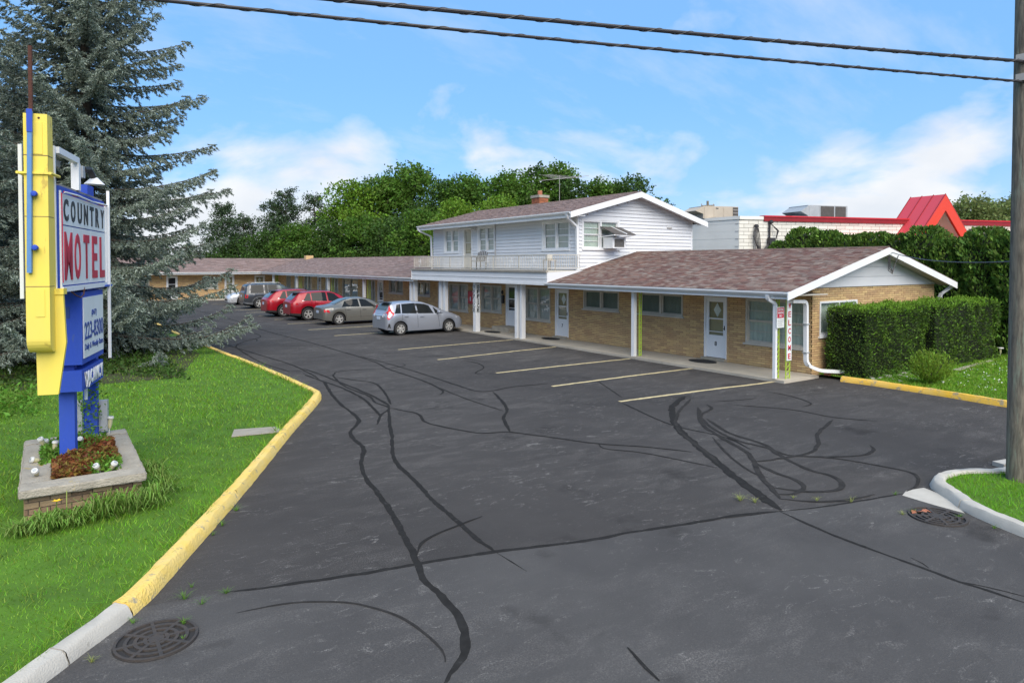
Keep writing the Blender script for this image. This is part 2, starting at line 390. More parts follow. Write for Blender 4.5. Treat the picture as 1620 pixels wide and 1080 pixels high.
# ------------------------------------------------------------------ mesh helpers
class MB:
    def __init__(s):
        s.v, s.f, s.smooth = [], [], False
    def box(s, x0, x1, y0, y1, z0, z1):
        return s.obox((x0, y0, z0), (x1 - x0, 0, 0), (0, y1 - y0, 0), (0, 0, z1 - z0))
    def obox(s, p, a, b, c):
        p, a, b, c = Vector(p), Vector(a), Vector(b), Vector(c)
        n = len(s.v)
        for k in range(8):
            s.v.append(tuple(p + (a if k & 1 else Vector()) + (b if k & 2 else Vector()) + (c if k & 4 else Vector())))
        F = [(0, 2, 3, 1), (4, 5, 7, 6), (0, 1, 5, 4), (2, 6, 7, 3), (0, 4, 6, 2), (1, 3, 7, 5)]
        if a.cross(b).dot(c) < 0:
            F = [q[::-1] for q in F]
        s.f += [tuple(n + i for i in q) for q in F]
        return s
    def prism(s, poly, vec):
        """planar polygon swept along vec"""
        n, m = len(s.v), len(poly)
        vec = Vector(vec)
        s.v += [tuple(Vector(p)) for p in poly] + [tuple(Vector(p) + vec) for p in poly]
        s.f.append(tuple(n + i for i in range(m))[::-1])
        s.f.append(tuple(n + m + i for i in range(m)))
        for i in range(m):
            j = (i + 1) % m
            s.f.append((n + i, n + j, n + m + j, n + m + i))
        return s
    def tube(s, pts, r, seg=8, caps=True):
        pts = [Vector(p) for p in pts]
        rs = r if isinstance(r, (list, tuple)) else [r] * len(pts)
        n = len(s.v)
        up = None
        for i, p in enumerate(pts):
            d = (pts[min(i + 1, len(pts) - 1)] - pts[max(i - 1, 0)]).normalized()
            ref = Vector((0, 0, 1)) if abs(d.z) < 0.9 else Vector((1, 0, 0))
            if up is None:
                a = d.cross(ref).normalized()
            else:
                a = (up - d * up.dot(d)).normalized()
            up = a
            b = d.cross(a)
            for k in range(seg):
                t = 2 * math.pi * k / seg
                s.v.append(tuple(p + (a * math.cos(t) + b * math.sin(t)) * rs[i]))
        for i in range(len(pts) - 1):
            for k in range(seg):
                q = (k + 1) % seg
                s.f.append((n + i * seg + k, n + i * seg + q, n + (i + 1) * seg + q, n + (i + 1) * seg + k))
        if caps:
            s.f.append(tuple(n + k for k in range(seg))[::-1])
            s.f.append(tuple(n + (len(pts) - 1) * seg + k for k in range(seg)))
        return s
    def lathe(s, prof, c=(0, 0, 0), seg=16, axis='z', caps=True):
        n = len(s.v)
        for (r, z) in prof:
            for k in range(seg):
                t = 2 * math.pi * k / seg
                x, y = r * math.cos(t), r * math.sin(t)
                q = (x, y, z) if axis == 'z' else ((x, z, y) if axis == 'y' else (z, x, y))
                s.v.append((c[0] + q[0], c[1] + q[1], c[2] + q[2]))
        for i in range(len(prof) - 1):
            for k in range(seg):
                q = (k + 1) % seg
                s.f.append((n + i * seg + k, n + i * seg + q, n + (i + 1) * seg + q, n + (i + 1) * seg + k))
        if caps:
            s.f.append(tuple(n + k for k in range(seg))[::-1])
            s.f.append(tuple(n + (len(prof) - 1) * seg + k for k in range(seg)))
        return s
    def grid(s, rows):
        n, w = len(s.v), len(rows[0])
        for r in rows:
            s.v += [tuple(p) for p in r]
        for i in range(len(rows) - 1):
            for k in range(w - 1):
                s.f.append((n + i * w + k, n + i * w + k + 1, n + (i + 1) * w + k + 1, n + (i + 1) * w + k))
        return s
    def poly(s, pts):
        n = len(s.v)
        s.v += [tuple(p) for p in pts]
        s.f.append(tuple(range(n, n + len(pts))))
        return s
    def mesh(s, name='mesh'):
        me = bpy.data.meshes.new(name)
        me.from_pydata(s.v, [], s.f)
        me.update()
        return me
    def build(s, name, m, parent=None, smooth=None, **k):
        me = s.mesh(name)
        if smooth if smooth is not None else s.smooth:
            shade(me)
        return link(name, me, m, parent, **k)

def shade(me, angle=40):
    me.polygons.foreach_set('use_smooth', [True] * len(me.polygons))
    try:
        me.set_sharp_from_angle(angle=math.radians(angle))
    except Exception:
        pass

def tag(o, label=None, cat=None, group=None, kind=None):
    if label: o['label'] = label
    if cat: o['category'] = cat
    if group: o['group'] = group
    if kind: o['kind'] = kind
    return o

def link(name, me, m=None, parent=None, label=None, cat=None, group=None, kind=None):
    o = bpy.data.objects.new(name, me)
    COL.objects.link(o)
    if m:
        me.materials.clear()
        me.materials.append(MATS[m] if isinstance(m, str) else m)
    if parent is not None:
        o.parent = parent
        if parent.type == 'EMPTY' and parent.get('world_built'):
            o.matrix_parent_inverse = Matrix.Translation(-Vector(parent.location))
    return tag(o, label, cat, group, kind)

def thing(name, label, cat, loc=(0, 0, 0), rz=0.0, group=None, world=False):
    """Empty at a thing's base; world=True when the parts are given in world coordinates"""
    o = bpy.data.objects.new(name, None)
    COL.objects.link(o)
    o.empty_display_size = 0.3
    o.location = loc
    o.rotation_euler = (0, 0, rz)
    if world:
        o['world_built'] = 1
    return tag(o, label, cat, group)

def inst(name, me, M4, parent):
    """object sharing mesh data, placed by a 4x4 matrix"""
    o = bpy.data.objects.new(name, me)
    COL.objects.link(o)
    o.parent = parent
    o.matrix_basis = M4
    if parent.type == 'EMPTY' and parent.get('world_built'):
        o.matrix_parent_inverse = Matrix.Translation(-Vector(parent.location))
    return o

def copy_tree(o, parent=None):
    c = o.copy(); COL.objects.link(c)
    if parent is not None:
        c.parent = parent
    for ch in list(o.children):
        copy_tree(ch, c)
    return c

CUBE = MB().box(0, 1, 0, 1, 0, 1).mesh('piece')
PIECE = {}
def piece_mesh(m):
    if m not in PIECE:
        me = CUBE.copy(); me.materials.append(MATS[m]); PIECE[m] = me
    return PIECE[m]
def pieces(name, boxes, m, parent, limit=300):
    """boxes: (p, a, b, c) each a box given by corner and three edges, nearest first; the first ones are
    objects of their own, the rest one mesh"""
    me = piece_mesh(m)
    for (p, a, b, c) in boxes[:limit]:
        M4 = Matrix(((a[0], b[0], c[0], p[0]), (a[1], b[1], c[1], p[1]), (a[2], b[2], c[2], p[2]), (0, 0, 0, 1)))
        inst(name, me, M4, parent)
    if len(boxes) > limit:
        mb = MB()
        for q in boxes[limit:]:
            mb.obox(*q)
        mb.build(name, m, parent, kind='stuff')

def quads(name, V, m, parent=None, F=None, **k):
    """V: (N, k, 3) array of N separate k-gons"""
    N, kk = V.shape[:2]
    me = bpy.data.meshes.new(name)
    me.vertices.add(N * kk); me.loops.add(N * kk); me.polygons.add(N)
    me.vertices.foreach_set('co', V.astype(np.float32).ravel())
    me.loops.foreach_set('vertex_index', np.arange(N * kk, dtype=np.int32))
    me.polygons.foreach_set('loop_start', np.arange(0, N * kk, kk, dtype=np.int32))
    me.polygons.foreach_set('loop_total', np.full(N, kk, dtype=np.int32))
    me.update()
    return link(name, me, m, parent, **k)

def unit(a):
    return a / (np.linalg.norm(a, axis=-1, keepdims=True) + 1e-9)

def leaves(C, size, D=None, asp=0.5, jit=0.35, flat=0.0):
    """leaf-shaped quads at centres C pointing along D (random if None)"""
    N = len(C)
    R = rng.normal(size=(N, 3))
    if D is None:
        D = R.copy(); D[:, 2] *= (1 - flat)
    else:
        D = D + jit * R
    D = unit(D)
    U = unit(np.cross(D, rng.normal(size=(N, 3))))
    sz = (size * rng.uniform(0.65, 1.35, N))[:, None]
    a, b = D * sz * 0.5, U * sz * 0.5 * asp
    return np.stack([C - a, C + b - a * 0.1, C + a, C - b - a * 0.1], 1)

def text_mesh(body, w, h, depth=0.006, bold=0.0):
    """lettering fitted to a w x h box, standing in the local XZ plane, front towards -Y"""
    cu = bpy.data.curves.new('lettering', 'FONT')
    cu.body = body; cu.size = 1.0; cu.extrude = 0.5; cu.offset = bold; cu.resolution_u = 3
    cu.align_x = 'CENTER'
    t = bpy.data.objects.new('lettering', cu)
    COL.objects.link(t)
    dg = bpy.context.evaluated_depsgraph_get()
    dg.update()
    me = bpy.data.meshes.new_from_object(t.evaluated_get(dg))
    bpy.data.objects.remove(t)
    co = np.empty(len(me.vertices) * 3, np.float32)
    me.vertices.foreach_get('co', co); co = co.reshape(-1, 3)
    lo, hi = co.min(0), co.max(0)
    q = np.empty_like(co)
    q[:, 0] = ((co[:, 0] - lo[0]) / max(hi[0] - lo[0], 1e-6) - 0.5) * w
    q[:, 2] = ((co[:, 1] - lo[1]) / max(hi[1] - lo[1], 1e-6) - 0.5) * h
    q[:, 1] = -((co[:, 2] - lo[2]) / max(hi[2] - lo[2], 1e-6)) * depth
    me.vertices.foreach_set('co', q.ravel())
    me.update()
    return me
def lettering(name, body, loc, w, h, m, parent, face=(0, -1), depth=0.006, bold=0.0):
    """face: horizontal direction the front looks to"""
    me = text_mesh(body, w, h, depth, bold)
    rz = math.atan2(face[1], face[0]) + math.pi / 2
    co = np.empty(len(me.vertices) * 3, np.float32)
    me.vertices.foreach_get('co', co); co = co.reshape(-1, 3)
    c, s = math.cos(rz), math.sin(rz)
    q = np.stack([co[:, 0] * c - co[:, 1] * s + loc[0], co[:, 0] * s + co[:, 1] * c + loc[1], co[:, 2] + loc[2]], 1)
    me.vertices.foreach_set('co', q.astype(np.float32).ravel()); me.update()
    return link(name, me, m, parent)

# ================================================================== the setting
g = MB().poly([(-1500, -1500, -0.06), (1500, -1500, -0.06), (1500, 1500, -0.06), (-1500, 1500, -0.06)])
g.build('ground', 'mulch', kind='structure')
lot = MB().poly([(-70, -40, 0), (70, -40, 0), (70, 9, 0), (18.4, 9, 0), (18.4, 66.8, 0), (-70, 66.8, 0)]).build('parking_lot', 'asphalt', kind='structure')

def inside(P, poly):
    x, y = P[:, 0], P[:, 1]
    r = np.zeros(len(P), bool)
    n = len(poly)
    for i in range(n):
        x0, y0 = poly[i]; x1, y1 = poly[(i + 1) % n]
        c = ((y0 > y) != (y1 > y)) & (x < (x1 - x0) * (y - y0) / (y1 - y0 + 1e-12) + x0)
        r ^= c
    return r

def smooth_path(pts, step=0.12):
    P = [np.array(p, float) for p in pts]
    P = [2 * P[0] - P[1]] + P + [2 * P[-1] - P[-2]]
    out_ = []
    for i in range(1, len(P) - 2):
        a, b, c, d = P[i - 1], P[i], P[i + 1], P[i + 2]
        n = max(2, int(np.linalg.norm(c - b) / step))
        for k in range(n):
            t = k / n
            out_.append(0.5 * ((2 * b) + (c - a) * t + (2 * a - 5 * b + 4 * c - d) * t * t + (3 * b - a - 3 * c + d) * t ** 3))
    out_.append(P[-2])
    return np.array(out_)

def normals2(P):
    d = np.gradient(P, axis=0)
    d = d / (np.linalg.norm(d, axis=1, keepdims=True) + 1e-9)
    return np.stack([-d[:, 1], d[:, 0]], 1)

def ribbon(pts, w, z, m, name, parent, jag=0.25, taper=True):
    P = smooth_path(pts, 0.07)
    n = normals2(P)
    k = len(P)
    noise = np.convolve(rng.normal(size=k + 12), np.ones(4) / 4, 'same')[6:6 + k] + 0.5 * rng.normal(size=k)
    noise2 = np.convolve(rng.normal(size=k + 12), np.ones(3) / 3, 'same')[6:6 + k]
    h = 0.5 * w * (1 + jag * noise)
    if taper:
        e = np.minimum(np.arange(k), np.arange(k)[::-1]) / 6.0
        h = h * np.clip(e + 0.25, 0.25, 1)
    P = P + n * (noise2 * w * 0.13)[:, None]
    a, b = P + n * h[:, None], P - n * h[:, None]
    mb = MB()
    mb.grid([[(*a[i], z), (*b[i], z)] for i in range(k)])
    return mb.build(name, m, parent)

def kerb_sweep(mb, P, prof):
    """P: road-side path; the profile (inward offset, z) goes to the left of the path"""
    n = normals2(P)
    rows = [[(P[i][0] + n[i][0] * o, P[i][1] + n[i][1] * o, z) for (o, z) in prof] for i in range(len(P))]
    mb.grid(rows)
    for r in (rows[0], rows[-1]):
        mb.poly(r)
PROF = [(0.0, -0.05), (0.012, 0.03), (0.045, 0.105), (0.065, 0.128), (0.175, 0.135), (0.20, 0.115), (0.205, -0.05)]
LK = [(-3.2, 2.6), (-1.6, 4.55), (-0.04, 6.37), (0.71, 7.25), (1.29, 8.27), (2.48, 10.47), (3.76, 12.96), (4.75, 14.8), (5.3, 15.85), (5.52, 16.4), (5.57, 17.0), (5.5, 20.8), (5.22, 27.0), (5.02, 31.2), (4.8, 45.0), (4.7, 64.5)]
LP = smooth_path(LK, 0.15)
kd = np.concatenate([[0], np.cumsum(np.linalg.norm(np.diff(LP, axis=0), axis=1))])
split = int(np.argmin(np.hypot(LP[:, 0] - 0.66, LP[:, 1] - 7.18)))
def kerb_pieces(name, P, m, seg, kindname, wob=0.004):
    root = None
    i0, idx = 0, 0
    L = np.concatenate([[0], np.cumsum(np.linalg.norm(np.diff(P, axis=0), axis=1))])
    while i0 < len(P) - 1:
        i1 = int(np.searchsorted(L, L[i0] + seg))
        i1 = min(max(i1, i0 + 1), len(P) - 1)
        if len(P) - 1 - i1 < 3: i1 = len(P) - 1
        Q = P[i0:i1 + 1].copy()
        t = (Q[1] - Q[0]) / (np.linalg.norm(Q[1] - Q[0]) + 1e-9)
        Q[0] += t * 0.006
        t = (Q[-1] - Q[-2]) / (np.linalg.norm(Q[-1] - Q[-2]) + 1e-9)
        Q[-1] -= t * 0.006
        mb = MB(); dz = rng.normal() * wob
        kerb_sweep(mb, Q, [(o + rng.normal() * 0.003, z + (dz if z > 0 else 0)) for o, z in PROF])
        for vi, v in enumerate(mb.v):
            mb.v[vi] = (v[0] + rng.normal() * 0.004, v[1] + rng.normal() * 0.004, v[2] + (rng.normal() * 0.003 if v[2] > 0 else 0))
        if root is None:
            root = mb.build(name, m, smooth=True, kind='structure')
        else:
            mb.build('kerb_segment', m, root, smooth=True)
        i0 = i1
    return root
kerb_pieces('kerb', LP[:split + 1], 'concrete', 1.25, 'x')
kerb_pieces('kerb', LP[split:], 'kerb_yellow', 3.0, 'x')
# lawn on the left
nl = normals2(LP)
lin = LP + nl * 0.195
lawn_poly = [tuple(p) for p in lin] + [(-60, 64.5), (-60, 2.0)]
MB().poly([(x, y, 0.085) for x, y in lawn_poly]).build('lawn', 'lawn_soil', kind='structure')
# lawn and yellow kerb on the right
RK = [(18.0, 4.6), (17.95, 6.4), (18.12, 8.0), (18.15, 9.6), (18.08, 10.45)]
RP = smooth_path(RK[::-1], 0.15)
kerb_pieces('kerb', RP, 'kerb_orange', 2.0, 'x')
rl_poly = [(18.19, 4.6), (18.14, 6.4), (18.31, 8.0), (18.33, 9.6), (18.30, 11.25), (70, 11.25), (70, 4.6)]
MB().poly([(x, y, 0.09) for x, y in rl_poly]).build('lawn', 'lawn_soil', kind='structure')
MB().poly([(x, y, 0.05) for x, y in [(26.0, 11.25), (90, 11.25), (90, 90), (26.0, 90)]]).build('lawn', 'mulch', kind='structure')
# kerbed island with the utility pole
IK = [(13.6, 4.80), (12.26, 4.44), (11.55, 4.78), (11.0, 4.86), (10.62, 4.76), (10.40, 4.55), (10.18, 4.30), (9.94, 4.06), (9.74, 3.70), (9.60, 3.36), (9.42, 2.8), (9.25, 2.0), (9.1, 0.8), (9.0, -2.0)]
IP = smooth_path(IK, 0.08)
kerb_pieces('kerb', IP, 'concrete', 1.3, 'x')
ni = normals2(IP)
iin = IP + ni * 0.195
isl_poly = [tuple(p) for p in iin] + [(16, -2), (16, 4.8)]
MB().poly([(x, y, 0.085) for x, y in isl_poly]).build('lawn', 'lawn_soil', kind='structure')
MB().poly([(x, y, 0.006) for x, y in [(9.9, 4.79), (10.16, 4.86), (10.5, 4.78), (10.4, 4.52), (10.05, 4.15), (9.86, 3.98), (9.86, 4.36)]]).build('gutter_apron', 'concrete', kind='structure')

# painted bay lines
ST = [((11.15, 11.87), (16.55, 11.45)), ((11.05, 14.35), (16.52, 14.36)), ((11.03, 17.04), (16.5, 17.03)), ((10.92, 20.51), (16.45, 21.1)), ((10.96, 23.78), (16.45, 24.1)),
      ((10.7, 30.02), (14.6, 30.1)), ((10.6, 33.4), (16.4, 33.6)), ((10.7, 37.3), (16.4, 37.4)), ((10.9, 40.6), (16.4, 40.7)), ((10.9, 44.2), (16.4, 44.2)), ((10.9, 47.4), (16.4, 47.4)), ((10.8, 50.4), (16.4, 50.4)), ((10.8, 54.2), (16.4, 54.2)), ((10.8, 58.6), (16.4, 58.6))]
for i, (a, b) in enumerate(ST):
    m_ = ((a[0] + b[0]) / 2, (a[1] + b[1]) / 2 + 0.03)
    ribbon([a, m_, b], 0.115, 0.004, 'stripe', 'bay_line', lot, jag=0.08, taper=False)
TAR = [
 ('t', 0.11, [(6.28,18.5),(5.87,16.74),(5.58,15.22),(5.45,14.1),(5.28,13.39),(4.82,12.63),(4.66,12.06),(4.59,11.41),(4.19,10.53),(3.95,9.71),(3.81,8.84),(3.67,8.17),(3.48,7.38),(3.32,6.75),(3.18,6.3),(3.16,5.95),(3.12,5.54),(3.04,5.24),(2.94,5.03),(2.79,4.84),(2.6,4.7),(2.5,4.61)]),
 ('t', 0.10, [(6.3,14.18),(5.73,12.85),(5.28,11.74),(4.88,10.81),(4.65,10.07),(4.55,9.36),(4.37,8.46),(4.29,7.83),(4.22,7.27),(4.16,6.77),(4.15,6.42)]),
 ('t', 0.03, [(4.15,6.42),(4.16,5.83)]),
 ('t', 0.09, [(1.41,7.14),(2.16,6.91),(2.85,6.73),(3.28,6.65),(4.19,6.42),(4.99,6.15),(5.3,6.07),(5.93,5.95),(6.58,5.78),(7.31,5.62),(8.01,5.36)]),
 ('t', 0.06, [(8.01,5.36),(8.41,5.21),(8.97,5.06),(9.73,4.88),(9.98,4.82)]),
 ('t', 0.07, [(7.93,5.39),(7.77,4.59),(7.73,4.03),(7.71,3.48),(7.69,3.15),(7.71,2.9),(7.74,2.53)]),
 ('t', 0.05, [(7.68,3.17),(7.79,2.93),(7.89,2.58)]),
 ('t', 0.05, [(7.88,3.71),(7.83,3.57),(7.76,3.47)]),
 ('t', 0.08, [(6.37,14.27),(6.5,13.78),(6.61,13.32),(6.4,12.62),(6.46,12.13),(6.66,11.54),(6.88,11.12),(7.33,10.92),(7.63,10.42),(7.93,9.84),(8.21,9.29),(8.75,8.66),(9.2,7.96)]),
 ('t', 0.06, [(8.21,9.29),(8.1,8.94),(8.46,8.37),(8.81,7.11)]),
 ('t', 0.10, [(7.37,10.9),(7.77,11.69),(7.97,12.02),(8.43,12.59),(8.86,13.42),(9.32,14.55)]),
 ('t', 0.09, [(8.46,53.83),(8.74,46.35),(8.87,42.84),(8.71,35.5),(8.78,31.32),(8.95,27.81),(8.97,25.3),(8.99,23.13),(8.92,21.05),(8.69,19.61),(8.64,17.75),(8.56,16.55),(8.33,15.4),(8.0,14.95)]),
 ('t', 0.08, [(9.08,22.85),(9.16,19.55),(9.12,17.64),(9.05,16.02),(9.04,14.92),(9.36,14.71),(10.19,14.87),(11.21,14.74)]),
 ('t', 0.06, [(8.53,16.49),(8.34,14.56),(8.3,13.51),(8.31,12.54)]),
 ('t', 0.10, [(6.53,21.09),(6.6,19.81),(6.6,18.49),(6.61,16.93),(6.58,15.75),(6.47,14.62),(6.35,14.28)]),
 ('t', 0.10, [(6.21,20.08),(6.26,18.72),(6.35,17.29),(6.27,15.65),(6.0,14.25),(5.84,13.59)]),
 ('t', 0.08, [(6.93,19.59),(6.73,18.83),(6.49,17.38),(6.5,15.81),(6.32,15.0),(6.35,14.28),(5.9,13.67),(5.48,12.91)]),
 ('t', 0.09, [(6.79,19.01),(7.09,18.16),(7.33,17.39),(6.95,15.83),(6.53,14.57)]),
 ('t', 0.06, [(6.47,19.44),(6.87,19.4),(7.17,19.9),(7.85,19.93),(8.69,19.61),(9.4,19.92),(9.55,20.38)]),
 ('t', 0.08, [(5.69,33.42),(5.85,30.71),(5.99,28.01),(6.25,25.0),(6.46,22.25),(6.43,20.49),(6.32,19.01)]),
 ('t', 0.07, [(7.09,39.03),(7.07,34.96),(6.86,31.71),(7.23,31.02),(7.4,30.48),(7.22,29.62)]),
 ('t', 0.07, [(7.82,42.01),(8.24,38.91),(8.0,34.33),(7.84,31.5),(6.71,29.73),(6.18,28.58),(5.97,27.02),(5.79,23.18),(6.02,20.76)]),
 ('t', 0.06, [(7.51,27.32),(8.66,26.89),(9.99,26.5),(10.91,26.48)]),
 ('t', 0.04, [(10.06,21.57),(11.3,21.28),(11.77,20.57),(11.93,19.41)]),
 ('t', 0.06, [(11.56,19.89),(11.59,18.99),(11.26,18.12),(10.51,17.39),(10.54,17.04)]),
 ('t', 0.20, [(12.91,11.45),(11.69,10.69),(10.5,9.53),(9.91,8.71),(9.18,7.52),(8.67,6.68),(8.21,5.85),(8.0,5.4)]),
 ('s', 0.10, [(12.78,11.11),(11.35,10.22),(10.19,9.17),(9.38,7.8),(9.0,7.26)]),
 ('s', 0.12, [(12.16,10.37),(10.95,9.22),(10.43,8.35),(10.08,7.65),(9.73,7.15),(9.05,6.5),(8.55,5.9),(8.36,5.68)]),
 ('s', 0.10, [(12.57,10.46),(12.3,10.09),(11.54,9.76),(10.79,8.77),(10.48,7.95),(10.49,7.37),(10.38,6.91),(10.66,6.61),(11.01,6.37),(11.45,6.18),(11.94,6.27),(12.16,6.46)]),
 ('s', 0.11, [(11.42,9.51),(10.83,8.47),(10.66,7.6),(10.27,6.99),(9.93,6.25),(9.92,5.83),(9.72,5.56),(9.34,5.44),(8.95,5.63),(8.71,6.02)]),
 ('s', 0.10, [(9.59,7.05),(9.36,6.47),(9.27,6.02),(9.07,5.77),(8.69,5.69),(8.48,5.81)]),
 ('s', 0.10, [(9.52,7.0),(9.97,6.89),(10.74,6.77),(11.39,6.98),(12.26,7.5),(13.5,7.94)]),
 ('s', 0.07, [(10.38,6.91),(10.86,6.34),(11.04,5.77),(11.1,5.28),(10.86,5.02),(10.4,4.86),(10.11,4.84)]),
 ('s', 0.08, [(8.36,5.68),(8.64,5.35),(9.08,5.12),(9.63,5.03)]),
 ('t', 0.05, [(11.07,11.68),(10.41,9.59),(10.48,8.32),(10.17,7.48)]),
 ('s', 0.05, [(12.93,10.6),(13.82,10.33),(14.25,10.32)]),
 ('s', 0.06, [(13.0,10.17),(13.69,9.04),(13.75,8.09),(14.15,7.35)]),
 ('s', 0.06, [(15.11,10.62),(15.08,9.97),(14.7,9.2),(14.11,9.04)]),
 ('s', 0.06, [(10.3,8.44),(9.55,7.47),(9.07,6.66),(9.04,6.34)]),
 ('t', 0.07, [(4.03,4.18),(3.97,3.95),(3.91,3.7)]),
 ('t', 0.05, [(3.38,6.85),(3.56,7.11),(3.87,7.27),(4.17,7.34),(4.6,7.44)]),
 ('s', 0.04, [(1.42,6.65),(1.83,6.58),(2.14,6.42),(2.42,6.17),(2.65,5.73),(2.71,5.33),(2.71,5.02),(2.65,4.86)]),
 ('t', 0.03, [(11.53,12.17),(12.62,14.33)]),
]

for i, (k, w, p) in enumerate(TAR):
    ribbon(p, w * 0.7, 0.0045 + 0.0001 * i, 'tar' if k == 't' else 'skid', 'tar_seam' if k == 't' else 'skid_mark', lot, jag=0.2 if k == 't' else 0.12)

MB().poly([(x, y, 0.003) for x, y in [(-40, -38), (60, -38), (60, -8.4), (9.95, 4.83), (8.0, 5.36), (4.2, 6.42), (1.2, 7.2), (0.5, 7.3), (-40, 18)]]).build('driveway_apron', 'asphalt_old', kind='structure')
# concrete walk under the porch, slab by slab
walk = MB().box(16.52, 18.15, 11.12, 12.55, -0.05, 0.075).build('walkway', 'walk_concrete', kind='structure')
y = 12.56
slabs = []
while y < 65.0:
    y1 = min(y + 1.5, 65.0)
    MB().box(16.52, 18.15, y, y1 - 0.012, -0.05, 0.075 + rng.normal() * 0.002).build('slab', 'walk_concrete', walk)
    y = y1
x = 16.5
while x > -1.5:
    MB().box(x - 1.49, x, 65.02, 66.45, -0.05, 0.075 + rng.normal() * 0.002).build('slab', 'walk_concrete', walk)
    x -= 1.5

# grass: blades
def blades(name, poly, n, h, w, z, m, near=True, box=None, hole=None, lean=0.6, power=2.0, over=5):
    x0, x1, y0, y1 = box
    poly = poly[:-2:6] + poly[-3:] if len(poly) > 40 else poly
    N = int(n * over)
    P = np.stack([rng.uniform(x0, x1, N), rng.uniform(y0, y1, N)], 1)
    d = np.hypot(P[:, 0], P[:, 1])
    pr = (d.min() / d) ** power if near else np.ones(N)
    keep = (rng.random(N) < pr) & inside(P, poly)
    if hole is not None:
        for (a, b, c, e) in hole:
            keep &= ~((P[:, 0] > a) & (P[:, 0] < b) & (P[:, 1] > c) & (P[:, 1] < e))
    P = P[keep][:n]
    d = np.hypot(P[:, 0], P[:, 1])
    N = len(P)
    sc = np.clip(d / 9.0, 0.8, 3.0)
    clump = 0.75 + 0.5 * np.sin(P[:, 0] * 5.1 + 1.3 * np.sin(P[:, 1] * 3.7)) * np.sin(P[:, 1] * 4.6 + P[:, 0] * 2) + 0.3 * np.sin(P[:, 0] * 1.1 + P[:, 1] * 0.7)
    H = h * rng.uniform(0.5, 1.35, N) * np.clip(sc, 0.9, 1.4) * (0.55 + 0.6 * np.clip(clump, 0.1, 1.5))
    Wd = w * sc * rng.uniform(0.7, 1.3, N)
    th = rng.uniform(0, 2 * np.pi, N)
    a = np.stack([np.cos(th), np.sin(th), np.zeros(N)], 1)
    ln = rng.normal(size=(N, 2)) * lean
    B = np.concatenate([P, np.full((N, 1), z)], 1)
    tip = B + np.concatenate([ln * H[:, None], H[:, None]], 1)
    V = np.stack([B - a * Wd[:, None] / 2, B + a * Wd[:, None] / 2, tip], 1)
    return quads(name, V, m, label=None, kind='stuff')
go = blades('grass', lawn_poly, 230000, 0.044, 0.0088, 0.08, 'grass', box=(-4.5, 5.6, 3.5, 30), hole=[(-0.35, 1.05, 10.1, 12.98), (2.75, 3.6, 13.0, 13.6)], power=1.7)
tag(go, 'mown green grass on the left lawn around the motel sign', 'grass')
edge_in, edge_out = LP + nl * 0.34, LP + nl * 0.15
ep = [tuple(p) for p in edge_out[20:170:2]] + [tuple(p) for p in edge_in[20:170:2]][::-1]
go = blades('grass', ep + [ep[0]] * 3, 9000, 0.085, 0.008, 0.10, 'grass', box=(-2.5, 5.6, 3.5, 24), power=1.4, over=40, lean=0.9)
tag(go, 'ragged longer grass growing over the back of the yellow kerb', 'grass')
go = blades('grass', isl_poly, 30000, 0.045, 0.008, 0.08, 'grass_bright', box=(9.2, 15, -1, 4.8), hole=[(11.6, 11.95, 3.85, 4.2)], power=1.5)
tag(go, 'bright green grass on the kerbed island under the utility pole', 'grass')
go = blades('grass', rl_poly, 60000, 0.045, 0.009, 0.085, 'grass', box=(18.2, 33, 4.7, 11.2), hole=[(18.4, 26.5, 9.7, 11.3)], power=1.3)
tag(go, 'clover speckled grass on the right lawn behind the orange kerb', 'grass')
N = 420
P = np.stack([rng.uniform(19.2, 27, N), rng.uniform(5.2, 9.4, N), rng.uniform(0.13, 0.16, N)], 1)
fl = quads('clover_flowers', leaves(P, 0.03, asp=1.0), 'clover_white', kind='stuff')
tag(fl, 'tiny white clover flowers on the right lawn', 'flowers')

# weeds in cracks
def tuft(p, n, h, m, name='weed', w=0.012, spread=0.5):
    N = n
    th = rng.uniform(0, 2 * np.pi, N)
    out_ = np.stack([np.cos(th), np.sin(th)], 1) * rng.uniform(0.1, 1, N)[:, None]
    H = h * rng.uniform(0.5, 1.2, N)
    B = np.concatenate([out_ * h * 0.25, np.zeros((N, 1))], 1)
    mid = B + np.concatenate([out_ * H[:, None] * spread * 0.5, H[:, None] * 0.6], 1)
    tip = B + np.concatenate([out_ * H[:, None] * spread * 1.6, H[:, None] * 0.8], 1)
    a = np.stack([-out_[:, 1], out_[:, 0], np.zeros(N)], 1); a = unit(a) * w / 2
    V = np.concatenate([np.stack([B - a, B + a, mid + a * 0.8, mid - a * 0.8], 1), np.stack([mid - a * 0.8, mid + a * 0.8, tip + a * 0.1, tip - a * 0.1], 1)])
    return V + np.array(p)[None, None, :]
def weed(p, n, h, m, label, w=0.006, spread=0.8, cat='weed', name='weed', group=None):
    o = quads(name, tuft((0, 0, 0), n, h, m, w=w, spread=spread), m)
    o.location = p
    return tag(o, label, cat, group)

